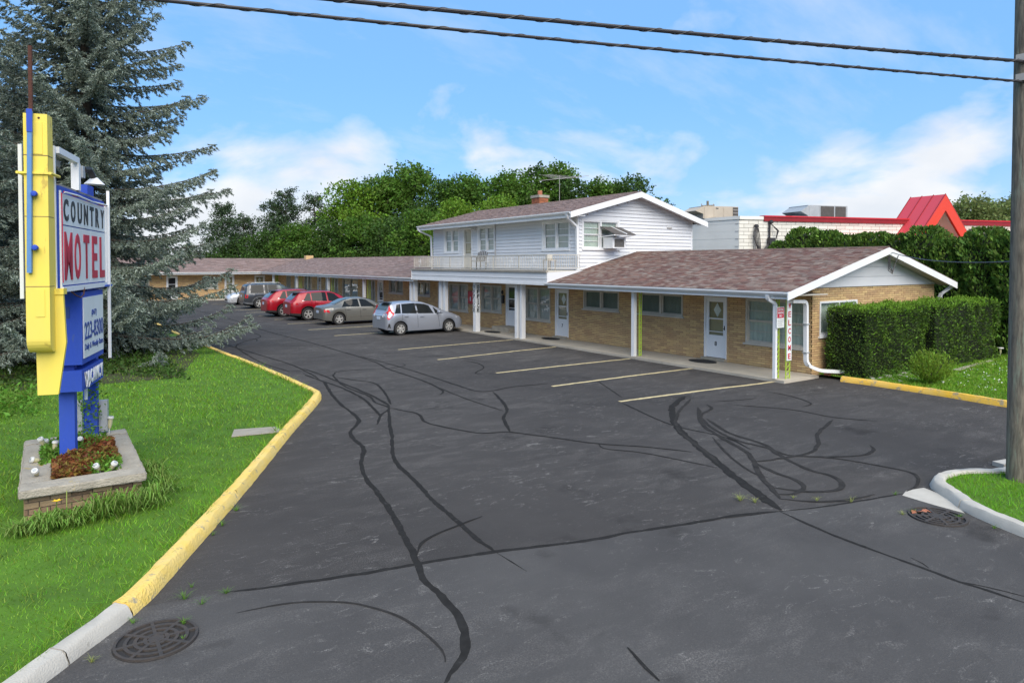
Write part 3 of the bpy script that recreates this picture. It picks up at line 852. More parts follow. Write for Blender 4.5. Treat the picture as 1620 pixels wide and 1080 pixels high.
# ================================================================== the motel
motel = thing('motel_building', 'long L-shaped tan brick motel with red-brown shingle roofs and a white two-storey middle', 'building', (18.2, 11.4, 0), world=True)
ZF = 0.075
class Pl:
    """vertical wall plane: u runs along the wall, n points out of it"""
    def __init__(s, o, u, n):
        s.o, s.u, s.n = Vector(o), Vector(u), Vector(n)
    def p(s, u, z, d=0.0):
        return s.o + s.u * u + s.n * d + Vector((0, 0, z))
    def box(s, mb, u0, u1, z0, z1, d0, d1):
        mb.obox(s.p(u0, z0, d0), s.u * (u1 - u0), Vector((0, 0, z1 - z0)), s.n * (d1 - d0))
    def pane(s, u0, u1, z0, z1, d):
        q = [s.p(u0, z0, d), s.p(u1, z0, d), s.p(u1, z1, d), s.p(u0, z1, d)]
        if s.u.cross(Vector((0, 0, 1))).dot(s.n) < 0: q = q[::-1]
        return MB().poly(q)
    def bx(s, u0, u1, z0, z1, d0, d1):
        return (s.p(u0, z0, d0), s.u * (u1 - u0), Vector((0, 0, z1 - z0)), s.n * (d1 - d0))
FRONT = Pl((18.2, 0, 0), (0, 1, 0), (-1, 0, 0))          # u = Y
GAB = Pl((0, 11.37, 0), (1, 0, 0), (0, -1, 0))           # u = X
ENDW = Pl((0, 66.5, 0), (1, 0, 0), (0, -1, 0))
UPF = Pl((18.2, 0, 0), (0, 1, 0), (-1, 0, 0))
UPG = Pl((0, 21.9, 0), (1, 0, 0), (0, -1, 0))

def solid(pl, u0, u1, z0, z1, ops, d0, d1, top=None):
    """wall body round its openings, as one mesh"""
    us = sorted({u0, u1, *[c for o in ops for c in o[:2]]})
    mb = MB()
    for a, b in zip(us[:-1], us[1:]):
        cuts = sorted([(o[2], o[3]) for o in ops if o[0] < (a + b) / 2 < o[1]])
        z = z0
        for c, d in cuts:
            if c > z + 1e-4: pl.box(mb, a, b, z, c, d0, d1)
            z = d
        if z < z1 - 1e-4: pl.box(mb, a, b, z, z1, d0, d1)
    return mb
def brick_rows(pl, u0, u1, z0, z1, ops, bl=0.30, bh=0.0685, jt=0.012, proud=0.012):
    res = []
    z, r = z0, 0
    while z < z1 - 0.02:
        zt = min(z + bh - jt, z1)
        free = [(u0, u1)]
        for o in ops:
            if o[2] - 0.004 < (z + zt) / 2 < o[3] + 0.004:
                nf = []
                for a, b in free:
                    if o[1] <= a or o[0] >= b: nf.append((a, b)); continue
                    if o[0] > a: nf.append((a, o[0]))
                    if o[1] < b: nf.append((o[1], b))
                free = nf
        off = (r % 2) * bl / 2
        k0 = math.floor((u0 - off) / bl)
        for k in range(k0, int((u1 - off) / bl) + 2):
            a, b = off + k * bl, off + k * bl + bl - jt
            for fa, fb in free:
                c, d = max(a, fa + 0.001), min(b, fb - 0.001)
                if d - c > 0.03:
                    res.append(pl.bx(c, d, z, zt, 0.0, proud + rng.uniform(-0.003, 0.004)))
        z += bh; r += 1
    return res

# openings: (u0, u1, z0, z1, style)
OPS = [(11.52, 13.62, 0.78, 2.17, 'dh'), (14.34, 15.26, 0.16, 2.17, 'door8'), (16.2, 18.3, 1.42, 2.2, 'slide'), (19.4, 21.5, 1.42, 2.2, 'slide'),
       (22.46, 23.38, 0.14, 2.17, 'door7'), (23.74, 25.6, 0.72, 2.2, 'dh'), (26.32, 27.23, 0.30, 2.30, 'odoor'), (27.62, 29.48, 0.88, 2.2, 'dh'),
       (30.8, 32.83, 0.74, 2.2, 'dh'), (33.3, 34.1, 0.12, 2.2, 'door'), (35.1, 36.8, 1.38, 2.22, 'slide'), (38.7, 40.8, 1.38, 2.24, 'slide'),
       (41.7, 42.62, 0.12, 2.16, 'door'), (43.04, 44.15, 0.70, 2.17, 'dh'), (46.15, 49.17, 0.70, 2.2, 'dh'), (50.1, 51.5, 0.70, 2.2, 'dh'),
       (52.0, 52.9, 0.12, 2.2, 'door'), (54.0, 54.9, 0.12, 2.3, 'door'), (56.3, 58.3, 0.72, 2.28, 'dh'), (60.2, 61.1, 0.12, 2.2, 'ddoor'), (62.3, 63.6, 0.72, 2.2, 'dh')]
GOPS = [(18.55, 20.55, 1.15, 2.16, 'slideW')]
EOPS = [(13.4, 14.25, 0.12, 2.17, 'door7'), (16.04, 17.0, 0.12, 2.17, 'door7'), (11.6, 12.85, 1.0, 2.1, 'dh'), (8.6, 9.5, 0.12, 2.17, 'door'), (5.6, 7.3, 0.9, 2.1, 'dh'), (2.4, 3.3, 0.12, 2.17, 'door')]
wf = solid(FRONT, 11.37, 66.5, 0, 2.62, OPS, -0.22, 0.0).build('wall', 'mortar', motel)
wg = solid(GAB, 18.2, 25.5, 0, 2.56, GOPS, -0.22, 0.0).build('wall', 'mortar', motel)
we = solid(ENDW, -2.0, 18.2, 0, 2.6, EOPS, -0.22, 0.0).build('wall', 'mortar', motel)
# brick_rows gives Vectors: near wall first
bn = brick_rows(FRONT, 11.36, 24.0, 0.03, 2.56, OPS)
bn.sort(key=lambda b: b[0].y)
pieces('brick', bn, 'brick_tan', wf, 240)
pieces('brick', brick_rows(FRONT, 24.0, 66.4, 0.03, 2.56, OPS), 'brick_tan', wf, 0)
bg_ = brick_rows(GAB, 18.19, 25.5, 1.6, 2.56, GOPS) 
bg_.sort(key=lambda b: b[0].x)
pieces('brick', bg_, 'brick_tan', wg, 60)
pieces('brick', brick_rows(GAB, 18.19, 25.5, 0.03, 1.6, GOPS), 'brick_tan', wg, 0)
pieces('brick', brick_rows(ENDW, 3.0, 18.1, 0.03, 2.56, EOPS), 'brick_tan', we, 0)

def curtain(pl, u0, u1, z0, z1, d, m, parent, name='curtain', amp=0.018, n=None):
    n = n or max(12, int((u1 - u0) / 0.035))
    rows = []
    for k in range(n + 1):
        u = u0 + (u1 - u0) * k / n
        w = amp * math.sin(k * 1.35) + amp * 0.5 * math.sin(k * 0.37 + u)
        rows.append([pl.p(u, z0, d + w), pl.p(u, z1, d + w)])
    return MB().grid(rows).build(name, m, parent, smooth=True)

def window(pl, o, frame_m='trim_cream', style='dh', cur='curtain', sashes=2, gap=None):
    u0, u1, z0, z1 = o[:4]
    f = 0.055
    mb = MB()
    pl.box(mb, u0, u1, z1 - f, z1, -0.10, 0.03); pl.box(mb, u0, u1, z0, z0 + f, -0.10, 0.03)
    pl.box(mb, u0, u0 + f, z0 + f, z1 - f, -0.10, 0.03); pl.box(mb, u1 - f, u1, z0 + f, z1 - f, -0.10, 0.03)
    um = (u0 + u1) / 2
    mw = 0.04
    if sashes == 2:
        pl.box(mb, um - mw, um + mw, z0 + f, z1 - f, -0.09, 0.028)
    w = mb.build('window', frame_m, motel)
    cells = [(u0 + f, um - mw), (um + mw, u1 - f)] if sashes == 2 else [(u0 + f, u1 - f)]
    for a, b in cells:
        sm = MB(); s = 0.035
        zs = [z0 + f, z1 - f]
        zm = (zs[0] + zs[1]) / 2
        halves = [(zs[0], zm, -0.075), (zm, zs[1], -0.05)] if style == 'dh' else [(zs[0], zs[1], -0.06)]
        for (c, d, dd) in halves:
            pl.box(sm, a, b, d - s, d, dd - 0.012, dd + 0.016); pl.box(sm, a, b, c, c + s, dd - 0.012, dd + 0.016)
            pl.box(sm, a, a + s, c + s, d - s, dd - 0.012, dd + 0.016); pl.box(sm, b - s, b, c + s, d - s, dd - 0.012, dd + 0.016)
            if style == 'dh':
                pl.box(sm, a + s, b - s, (c + d) / 2 - 0.011, (c + d) / 2 + 0.011, dd - 0.008, dd + 0.010)
            pl.pane(a + s, b - s, c + s, d - s, dd - 0.002).build('pane', 'window_glass', w)
        sm.build('sash', frame_m if frame_m != 'trim_cream' else 'trim_cream', w)
    curtain(pl, u0 + 0.01, u1 - 0.01, z0 + 0.01, z1 - 0.01, -0.104, cur, w, amp=0.009)
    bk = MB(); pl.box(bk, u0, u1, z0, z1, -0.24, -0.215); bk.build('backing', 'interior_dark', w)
    sl = MB(); pl.box(sl, u0 - 0.06, u1 + 0.06, z0 - 0.055, z0 - 0.002, -0.02, 0.075)
    sl.build('sill', frame_m, w)
    return w

def door(pl, o, number=None, diamond=True, leaf_m='door_white', dark=False, face=None):
    u0, u1, z0, z1 = o[:4]
    f = 0.06
    mb = MB()
    pl.box(mb, u0, u0 + f, z0, z1, -0.10, 0.035); pl.box(mb, u1 - f, u1, z0, z1, -0.10, 0.035)
    pl.box(mb, u0 + f, u1 - f, z1 - f, z1, -0.10, 0.035)
    lf = MB()
    a, b, c, d = u0 + f + 0.004, u1 - f - 0.004, z0 + 0.01, z1 - f - 0.004
    st = 0.105
    zg = c + (d - c) * 0.38                               # bottom of the glass
    zm = c + (d - c) * 0.66
    pl.box(lf, a, b, c, zg, -0.05, -0.01)
    pl.box(lf, a, b, d - st, d, -0.05, -0.01)
    pl.box(lf, a, a + st, zg, d - st, -0.05, -0.01); pl.box(lf, b - st, b, zg, d - st, -0.05, -0.01)
    pl.box(lf, a + st, b - st, zm - 0.02, zm + 0.02, -0.045, -0.012)
    pl.box(lf, a + st, b - st, zg + 0.10, zg + 0.125, -0.04, -0.016)
    r = lf.build('door', leaf_m, motel)
    mb.build('door_frame', 'white_paint', r)
    for (e, g_) in ((zg, zm - 0.02), (zm + 0.02, d - st)):
        pl.pane(a + st, b - st, e, g_, -0.031).build('pane', 'window_glass', r)
    bk = MB(); pl.box(bk, u0 + f, u1 - f, z0, z1, -0.12, -0.10)
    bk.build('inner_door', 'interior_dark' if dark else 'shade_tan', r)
    if diamond:
        um, zc, hw, hh = (a + b) / 2, zm + (d - st - zm) * 0.52, 0.15, 0.23
        dm = MB(); q = [pl.p(um - hw, zc, -0.098), pl.p(um, zc - hh, -0.098), pl.p(um + hw, zc, -0.098), pl.p(um, zc + hh, -0.098)]
        dm.prism(q, pl.n * 0.02); dm.build('diamond_light', 'sign_white', r)
    h = MB(); pl.box(h, a + 0.02, a + 0.05, c + 0.92, c + 1.06, -0.01, 0.02); pl.box(h, a + 0.025, a + 0.045, c + 0.96, c + 0.985, 0.02, 0.06)
    h.build('handle', 'black_plastic', r)
    if number:
        p = pl.p((a + b) / 2, c + (zg - c) * 0.62, -0.009)
        lettering('number', number, p, 0.09, 0.15, 'sign_black', r, face=(pl.n.x, pl.n.y), depth=0.006, bold=0.01)
    th = MB(); pl.box(th, u0 - 0.02, u1 + 0.02, z0 - 0.075, z0 - 0.002, -0.1, 0.16); th.build('threshold', 'old_concrete', r)
    return r

for o in OPS:
    st = o[4]
    if st == 'dh': window(FRONT, o, cur='curtain_green' if o[0] < 14 else 'curtain')
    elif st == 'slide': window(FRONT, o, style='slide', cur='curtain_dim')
    elif st == 'door8': door(FRONT, o, '8')
    elif st == 'door7': door(FRONT, o, '7')
    elif st == 'odoor': door(FRONT, o, None, diamond=False, dark=True)
    elif st == 'ddoor': door(FRONT, o, None, diamond=False, dark=True, leaf_m='wood_grey')
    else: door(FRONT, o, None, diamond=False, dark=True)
for o in GOPS: window(GAB, o, frame_m='white_paint', style='slide', cur='curtain_green')
for o in EOPS:
    if o[4] == 'dh': window(ENDW, o)
    else: door(ENDW, o, None, diamond=o[4] == 'door7', dark=o[4] == 'door')

# roofs -------------------------------------------------------------
def slope_shingles(name, eave, along, up, a0, a1, n_len, m, parent, limit, expo=0.148, near_first=True, w=(0.10, 0.30)):
    """eave: point at the low edge; along: unit vector; up: unit vector up the slope; a0/a1: functions of s giving the row's span"""
    nrm = Vector(along).cross(Vector(up)).normalized()
    if nrm.z < 0: nrm = -nrm
    along, up, eave = Vector(along), Vector(up), Vector(eave)
    res = []
    s = 0.0
    while s < n_len - 0.02:
        e = min(expo, n_len - s)
        u = a0(s) - rng.uniform(0, 0.2)
        while u < a1(s):
            ww = rng.uniform(*w)
            c, d = max(u, a0(s)), min(u + ww - 0.006, a1(s))
            if d - c > 0.02:
                th = 0.011 + rng.choice([0.0, 0.0, 0.006])
                tilt = nrm * 0.006
                p = eave + along * c + up * s + nrm * 0.004
                res.append((p, along * (d - c), up * (e + 0.02) - tilt, nrm * th))
            u += ww
        s += expo
    if limit:
        cp = Vector(cam.location)
        res.sort(key=lambda b: (b[0] - cp).length)
    pieces(name, res, m, parent, limit)

EX, EZ, RX, RZ = 16.34, 2.50, 21.4, 3.76
upf = Vector((RX - EX, 0, RZ - EZ)); LNF = upf.length; upf.normalize()
# near wing deck (front and rear slopes as one folded slab)
def folded(name, y0, y1, x0, z0, xr, zr, x1, z1, th, parent, m='asphalt_shingle_grey'):
    q = [(x0, y0, z0), (xr, y0, zr), (x1, y0, z1), (x1, y0, z1 - th), (xr, y0, zr - th), (x0, y0, z0 - th)]
    return MB().prism(q, (0, y1 - y0, 0)).build(name, m, parent)
rn = folded('roof', 10.86, 21.72, EX, EZ, RX, RZ, 25.86, 2.64, 0.10, motel)
slope_shingles('shingle', (EX - 0.02, 0, EZ + 0.001), (0, 1, 0), upf, lambda s: 10.84, lambda s: 21.72, LNF, 'shingle', rn, 300)
rear = Vector((RX - 25.86, 0, RZ - 2.64)); LR = rear.length; rear.normalize()
MB().obox((25.9, 10.84, 2.645), (0, 10.88, 0), rear * LR, (0, 0, 0.012)).build('rear_shingles', 'shingle', rn)
MB().tube([(RX, 10.83, RZ + 0.012), (RX, 21.72, RZ + 0.012)], 0.03, 6).build('ridge_cap', 'shingle', rn)
# far wing and end wing
Y2 = 33.62
YE, YR = 65.1, 70.0
rf = MB()
rf.prism([(EX, Y2, EZ), (RX, Y2, RZ), (RX, Y2, RZ - 0.1), (EX, Y2, EZ - 0.1)], (0, YE - Y2, 0))
rf.prism([(EX, YE, EZ), (RX, YE, RZ), (RX, YR, RZ)], (0, 0, -0.1))
rf.prism([(RX, Y2, RZ), (25.9, Y2, 2.64), (25.9, Y2, 2.54), (RX, Y2, RZ - 0.1)], (0, YR - Y2, 0))
rf = rf.build('roof', 'asphalt_shingle_grey', motel)
kv = (YR - YE) / (RX - EX)
slope_shingles('shingle', (EX - 0.02, 0, EZ + 0.001), (0, 1, 0), upf, lambda s: Y2, lambda s: YE + s / LNF * (RX - EX) * kv, LNF, 'shingle_far', rf, 0, w=(0.25, 0.6))
ree = MB()
ree.prism([(-2.4, YE, EZ), (EX, YE, EZ), (RX, YR, RZ), (-2.4, YR, RZ)], (0, 0, -0.1))
ree.prism([(-2.4, YR, RZ), (RX, YR, RZ), (RX, 74.6, 2.6), (-2.4, 74.6, 2.6)], (0, 0, -0.1))
ree = ree.build('roof', 'asphalt_shingle_grey', motel)
upe = Vector((0, YR - YE, RZ - EZ)); LE = upe.length; upe.normalize()
slope_shingles('shingle', (0, YE - 0.02, EZ + 0.001), (1, 0, 0), upe, lambda s: 2.0, lambda s: EX + s / LE * (YR - YE) / kv, LE, 'shingle_far', ree, 0, w=(0.3, 0.7))
MB().tube([(EX + 0.05, YE + 0.05, EZ + 0.02), (RX, YR, RZ + 0.02)], 0.025, 5).build('valley_flashing', 'asphalt_shingle_grey', rf)
MB().tube([(RX, Y2, RZ + 0.012), (RX, YR, RZ + 0.012)], 0.03, 6).build('ridge_cap', 'shingle_far', rf)
MB().box(20.9, 21.6, 66.4, 67.0, 3.5, 4.05).build('roof_vent_stack', 'brick_tan', rf)

# soffit, fascia, gutters
def gutter(pts, parent, name='gutter'):
    a, b = Vector(pts[0]), Vector(pts[1])
    d = (b - a)
    side = Vector(pts[2])
    mb = MB()
    pr = [(0, 0.0), (0, -0.10), (0.07, -0.10), (0.11, -0.05), (0.125, -0.045), (0.125, 0.0), (0.112, 0.0), (0.108, -0.03), (0.06, -0.085), (0.012, -0.085), (0.012, 0)]
    mb.prism([a + side * o + Vector((0, 0, z)) for o, z in pr], d)
    return mb.build(name, 'white_paint', parent)
MB().box(EX + 0.01, EX + 0.04, 10.9, 21.5, 2.30, 2.47).build('fascia', 'white_paint', motel)
MB().box(EX + 0.04, 18.2, 10.9, 33.5, 2.385, 2.41).build('soffit', 'trim_cream', motel)
MB().box(EX + 0.01, EX + 0.04, 33.5, YE + 0.03, 2.30, 2.47).build('fascia', 'white_paint', motel)
MB().box(EX + 0.04, 18.2, 33.5, 66.5, 2.385, 2.41).build('soffit', 'trim_cream', motel)
MB().box(-2.4, EX + 0.01, YE, YE + 0.03, 2.30, 2.47).build('fascia', 'white_paint', motel)
MB().box(-2.4, EX + 0.04, YE + 0.03, 66.5, 2.385, 2.41).build('soffit', 'trim_cream', motel)
gutter(((EX + 0.008, 10.86, 2.50), (EX + 0.008, 21.6, 2.50), (-1, 0, 0)), motel)
gutter(((EX + 0.008, 33.55, 2.50), (EX + 0.008, YE, 2.50), (-1, 0, 0)), motel)
gutter(((-2.4, YE - 0.002, 2.50), (EX - 0.12, YE - 0.002, 2.50), (0, -1, 0)), motel)
# near gable: boards, rakes
def rake(name, a, b, drop, th, out_, parent, m='white_paint'):
    a, b = Vector(a), Vector(b)
    return MB().obox(a, b - a, Vector((0, 0, -drop)), Vector(out_) * th).build(name, m, parent)
rake('rake_board', (EX - 0.12, 10.86, EZ - 0.01), (RX, 10.86, RZ - 0.005), 0.21, 0.035, (0, -1, 0), motel)
rake('rake_board', (RX + 0.001, 10.86, RZ - 0.005), (25.98, 10.86, 2.61), 0.21, 0.035, (0, -1, 0), motel)
MB().obox((EX, 10.9, EZ - 0.14), Vector((RX - EX, 0, RZ - EZ)), (0, 0.46, 0), (0, 0, 0.02)).build('soffit', 'trim_cream', motel)
MB().obox((25.86, 10.9, 2.5), Vector((RX - 25.86, 0, RZ - 2.64)), (0, 0.46, 0), (0, 0, 0.02)).build('soffit', 'trim_cream', motel)
gs = MB().prism([(18.2, 11.34, 2.56), (25.5, 11.34, 2.56), (25.5, 11.34, 2.63), (RX, 11.34, 3.62), (18.2, 11.34, 2.84)], (0, 0.1, 0)).build('gable_wall', 'white_siding', motel)
def roofz(x, dz=0.0):
    return (EZ + (x - EX) * (RZ - EZ) / (RX - EX) if x < RX else RZ - (x - RX) * (RZ - 2.64) / (25.86 - RX)) - 0.13 + dz
for k in range(4):
    z0, z1 = 2.565 + k * 0.30, 2.565 + (k + 1) * 0.30 - 0.012
    xs = [x / 20 for x in range(int(18.2 * 20), int(25.5 * 20) + 1)]
    ok0 = [x for x in xs if roofz(x) > z0 + 0.01]
    ok1 = [x for x in xs if roofz(x) > z1]
    if len(ok0) < 3: continue
    top = [(ok1[-1], z1), (ok1[0], z1)] if len(ok1) > 2 else [(RX, roofz(RX))]
    poly = [(ok0[0], z0), (ok0[-1], z0)] + top
    MB().prism([(x, 11.335, z) for x, z in poly], (0, -0.022 - 0.004 * (k % 2), 0)).build('siding_board', 'white_siding', gs)

# posts of the porch, with the green lattice beside them
def lattice(x, y, z0, z1, w, axis):
    mb = MB()
    d = Vector((1, 0, 0)) if axis == 'x' else Vector((0, 1, 0))
    q = Vector((0, 1, 0)) if axis == 'x' else Vector((1, 0, 0))
    o = Vector((x, y, z0))
    for k in (0, 1):
        mb.obox(o + d * (k * (w - 0.022)) - q * 0.011, d * 0.022, q * 0.022, (0, 0, z1 - z0))
    n = int((z1 - z0) / 0.13)
    for k in range(n):
        za, zb = z0 + (z1 - z0) * k / n, z0 + (z1 - z0) * (k + 1) / n
        for s in (0, 1):
            a = o + d * (0.015 if s else w - 0.015); b = o + d * (w - 0.015 if s else 0.015)
            a.z, b.z = za, zb
            m_ = (a + b) / 2 + Vector((0, 0, 0))
            mb.tube([a, m_ + d * (0.012 if s else -0.012), b], 0.006, 4, caps=False)
        c = o + d * (w / 2); c.z = (za + zb) / 2
        mb.lathe([(0.004, -0.02), (0.02, 0), (0.004, 0.02)], c, 6)
    return mb.build('lattice_post', 'lattice_green', motel)
def post(y, w=0.13, x=16.62, d=None):
    MB().box(x, x + (d or w), y - w / 2, y + w / 2, 0.07, 2.385).build('porch_post', 'white_paint', motel)
post(17.05); lattice(16.78, 16.9, 0.07, 2.385, 0.12, 'x')
MB().box(16.6, 16.76, 24.02, 24.18, 0.07, 2.5).build('porch_post', 'white_paint', motel)
MB().box(16.6, 16.8, 23.66, 23.8, 0.07, 2.5).build('porch_post', 'white_paint', motel)
MB().box(16.58, 16.82, 27.38, 27.62, 0.07, 2.5).build('porch_post', 'white_paint', motel)
for yy in (30.95, 30.5, 34.4, 33.95):
    MB().box(16.6, 16.78, yy - 0.1, yy + 0.1, 0.07, 2.45).build('porch_post', 'white_paint', motel)
for yy in (41.3, 48.0, 55.5, 62.4):
    post(yy, 0.16); lattice(16.84, yy - 0.2, 0.07, 2.385, 0.2, 'x')
lattice(16.66, 11.48, 0.07, 2.385, 0.14, 'x'); lattice(16.84, 11.30, 0.07, 2.385, 0.2, 'x')
# downspouts at the near corner
ds = MB()
def box_pipe(mb, pts, w=0.075, d=0.055):
    pts = [Vector(p) for p in pts]
    n = len(mb.v)
    for i, p in enumerate(pts):
        t = (pts[min(i + 1, len(pts) - 1)] - pts[max(i - 1, 0)]).normalized()
        ref = Vector((0, 0, 1)) if abs(t.z) < 0.75 else Vector((1, 0, 0))
        a = t.cross(ref).normalized(); b = t.cross(a).normalized()
        for sx, sy in ((-1, -1), (1, -1), (1, 1), (-1, 1)):
            mb.v.append(tuple(p + a * sx * w / 2 + b * sy * d / 2))
    for i in range(len(pts) - 1):
        for k in range(4):
            q = (k + 1) % 4
            mb.f.append((n + i * 4 + k, n + i * 4 + q, n + i * 4 + 4 + q, n + i * 4 + 4 + k))
    mb.f.append((n, n + 1, n + 2, n + 3)); e = n + (len(pts) - 1) * 4
    mb.f.append((e + 3, e + 2, e + 1, e))
    return mb
def curve_pts(pts, r=0.12, k=5):
    """round the corners of a polyline"""
    pts = [Vector(p) for p in pts]
    res = [pts[0]]
    for i in range(1, len(pts) - 1):
        a, b, c = pts[i - 1], pts[i], pts[i + 1]
        p, q = b + (a - b).normalized() * r, b + (c - b).normalized() * r
        for t in range(k + 1):
            u = t / k
            res.append(p * (1 - u) ** 2 + b * 2 * u * (1 - u) + q * u * u)
    return res + [pts[-1]]
box_pipe(MB(), curve_pts([(16.27, 11.5, 2.40), (16.3, 11.5, 2.28), (16.52, 11.42, 2.16), (16.52, 11.42, 0.1)], 0.07), 0.09, 0.075).build('downspout', 'white_paint', motel)
box_pipe(MB(), curve_pts([(16.95, 11.2, 2.22), (17.62, 11.2, 2.20), (17.62, 11.18, 0.42), (17.95, 10.95, 0.25), (19.25, 10.58, 0.13)], 0.16), 0.11, 0.09).build('downspout', 'white_paint', motel)
box_pipe(MB(), curve_pts([(25.95, 10.95, 2.50), (25.7, 11.25, 2.2), (25.62, 11.28, 0.3)], 0.1), 0.10, 0.09).build('downspout', 'white_paint', motel)
for zz in (0.75, 1.55):
    MB().box(17.54, 17.7, 11.12, 11.25, zz, zz + 0.03).build('pipe_strap', 'grey_metal', motel)
# office door step
MB().box(17.55, 18.18, 26.05, 27.5, 0.075, 0.285).build('step', 'old_concrete', motel)
MB().box(18.08, 18.186, 27.36, 27.5, 1.35, 1.75).build('mailbox', 'black_plastic', motel)
MB().lathe([(0.03, 0.0), (0.055, 0.05), (0.06, 0.14), (0.02, 0.2)], (18.1, 27.43, 1.78), 8).build('porch_lamp', 'black_plastic', motel)

# two-storey middle --------------------------------------------------
UW = [(22.42, 24.28, 3.86, 5.08, 'up'), (28.25, 29.78, 3.86, 5.10, 'up'), (30.38, 31.28, 3.02, 5.10, 'door'), (31.78, 33.34, 3.86, 5.12, 'up')]
UG = [(18.46, 20.46, 3.88, 5.08, 'up')]
uw = solid(UPF, 21.9, 34.7, 2.62, 5.30, UW, -0.2, 0.0).build('upper_wall', 'white_siding', motel)
ug = solid(UPG, 18.2, 25.15, 2.4, 5.30, UG, -0.2, 0.0)
ug.prism([(18.2, 21.9, 5.30), (25.15, 21.9, 5.30), (21.6, 21.9, 6.21)], (0, 0.2, 0))
ug = ug.build('upper_wall', 'white_siding', motel)
MB().box(18.4, 25.1, 34.5, 34.7, 2.4, 5.3).build('upper_wall', 'white_siding', motel)
MB().box(25.0, 25.15, 22.1, 34.5, 2.4, 5.3).build('upper_wall', 'white_siding', motel)
def siding(pl, u0, u1, z0, z1, ops, parent, h=0.152, clip=None):
    z = z0
    while z < z1 - 0.03:
        zt = min(z + h, z1)
        a0, a1 = (u0, u1) if clip is None else clip(z, zt)
        if a1 - a0 > 0.1:
            free = [(a0, a1)]
            for o in ops:
                if o[2] - 0.06 < (z + zt) / 2 < o[3] + 0.06:
                    nf = []
                    for a, b in free:
                        if o[1] + 0.05 <= a or o[0] - 0.05 >= b: nf.append((a, b)); continue
                        if o[0] - 0.05 > a: nf.append((a, o[0] - 0.05))
                        if o[1] + 0.05 < b: nf.append((o[1] + 0.05, b))
                    free = nf
            for a, b in free:
                mb = MB()
                q = [(0.002, z + 0.004), (0.046, z), (0.046, z + 0.014), (0.012, zt - 0.002), (0.002, zt - 0.002)]
                mb.prism([pl.p(a, zz, d) for d, zz in q], pl.u * (b - a))
                mb.build('siding_board', 'white_siding', parent)
        z += h
siding(UPF, 21.98, 34.66, 3.02, 5.26, UW, uw)
def gclip(z, zt):
    lo = 18.26
    if z > 5.2:
        lo = 18.2 + (zt - 5.30) / (6.21 - 5.30) * (21.6 - 18.2)
        hi = 25.15 - (zt - 5.30) / (6.21 - 5.30) * (25.15 - 21.6)
        return max(lo, 18.26), min(hi, 25.1)
    return 18.26, 25.1
siding(UPG, 18.26, 25.1, 2.55, 6.15, UG, ug, clip=gclip)
MB().box(18.155, 18.245, 21.855, 21.975, 2.62, 5.28).build('corner_trim', 'white_paint', motel)
MB().box(25.08, 25.17, 21.855, 21.975, 2.6, 5.28).build('corner_trim', 'white_paint', motel)
def upwin(pl, o, ac=False):
    u0, u1, z0, z1 = o[:4]
    w = window(pl, o, frame_m='white_paint', style='dh', cur='curtain' if not ac else 'curtain_green')
    mb = MB(); t = 0.06
    pl.box(mb, u0 - t, u1 + t, z1, z1 + t, -0.02, 0.045); pl.box(mb, u0 - t, u0, z0 - t, z1, -0.02, 0.045); pl.box(mb, u1, u1 + t, z0 - t, z1, -0.02, 0.045)
    mb.build('casing', 'white_paint', w)
    return w
for o in UW:
    if o[4] == 'up': upwin(UPF, o)
    else: door(UPF, o, None, diamond=False, leaf_m='trim_cream')
gwn = upwin(UPG, UG[0], True)
# roof of the middle
ru = folded('roof', 21.4, 35.1, 17.45, 5.36, 21.35, 6.38, 25.6, 5.22, 0.10, motel)
up2 = Vector((21.35 - 17.45, 0, 6.38 - 5.36)); L2 = up2.length; up2.normalize()
slope_shingles('shingle', (17.43, 0, 5.361), (0, 1, 0), up2, lambda s: 21.38, lambda s: 35.1, L2, 'shingle_far', ru, 0)
MB().tube([(21.35, 21.38, 6.39), (21.35, 35.1, 6.39)], 0.03, 6).build('ridge_cap', 'shingle_far', ru)
rake('rake_board', (17.40, 21.4, 5.35), (21.35, 21.4, 6.375), 0.24, 0.035, (0, -1, 0), motel)
rake('rake_board', (21.351, 21.4, 6.375), (25.68, 21.4, 5.20), 0.24, 0.035, (0, -1, 0), motel)
MB().box(17.46, 17.5, 21.42, 35.1, 5.12, 5.32).build('fascia', 'white_paint', motel)
MB().box(17.5, 18.2, 21.42, 35.1, 5.20, 5.225).build('soffit', 'white_paint', motel)
MB().obox((17.5, 21.44, 5.24), Vector((21.35 - 17.45, 0, 1.02)), (0, 0.46, 0), (0, 0, 0.02)).build('soffit', 'white_paint', motel)
MB().obox((25.6, 21.44, 5.09), Vector((21.35 - 25.6, 0, 1.16)), (0, 0.46, 0), (0, 0, 0.02)).build('soffit', 'white_paint', motel)
gutter(((17.458, 21.4, 5.36), (17.458, 35.12, 5.36), (-1, 0, 0)), motel)
box_pipe(MB(), curve_pts([(17.4, 21.62, 5.27), (17.42, 21.62, 5.12), (18.05, 21.78, 4.78), (18.1, 21.80, 3.02)], 0.1), 0.10, 0.08).build('downspout', 'white_paint', motel)
box_pipe(MB(), curve_pts([(17.4, 35.05, 5.27), (17.42, 35.0, 5.12), (18.1, 34.78, 4.8), (18.14, 34.76, 2.9)], 0.1), 0.10, 0.08).build('downspout', 'white_paint', motel)
MB().tube([(18.14, 28.12, 3.05), (18.14, 28.12, 5.2)], 0.02, 6).build('conduit', 'dull_metal', motel)
for dy in (-0.09, 0.09):
    MB().lathe([(0.02, 0), (0.07, -0.03), (0.085, -0.12), (0.0, -0.12)], (18.02, 30.0 + dy, 5.08), 10).build('flood_lamp', 'solar_white', motel)
MB().box(23.45, 23.75, 21.82, 21.872, 4.86, 4.92).build('wall_vent', 'dull_metal', motel)
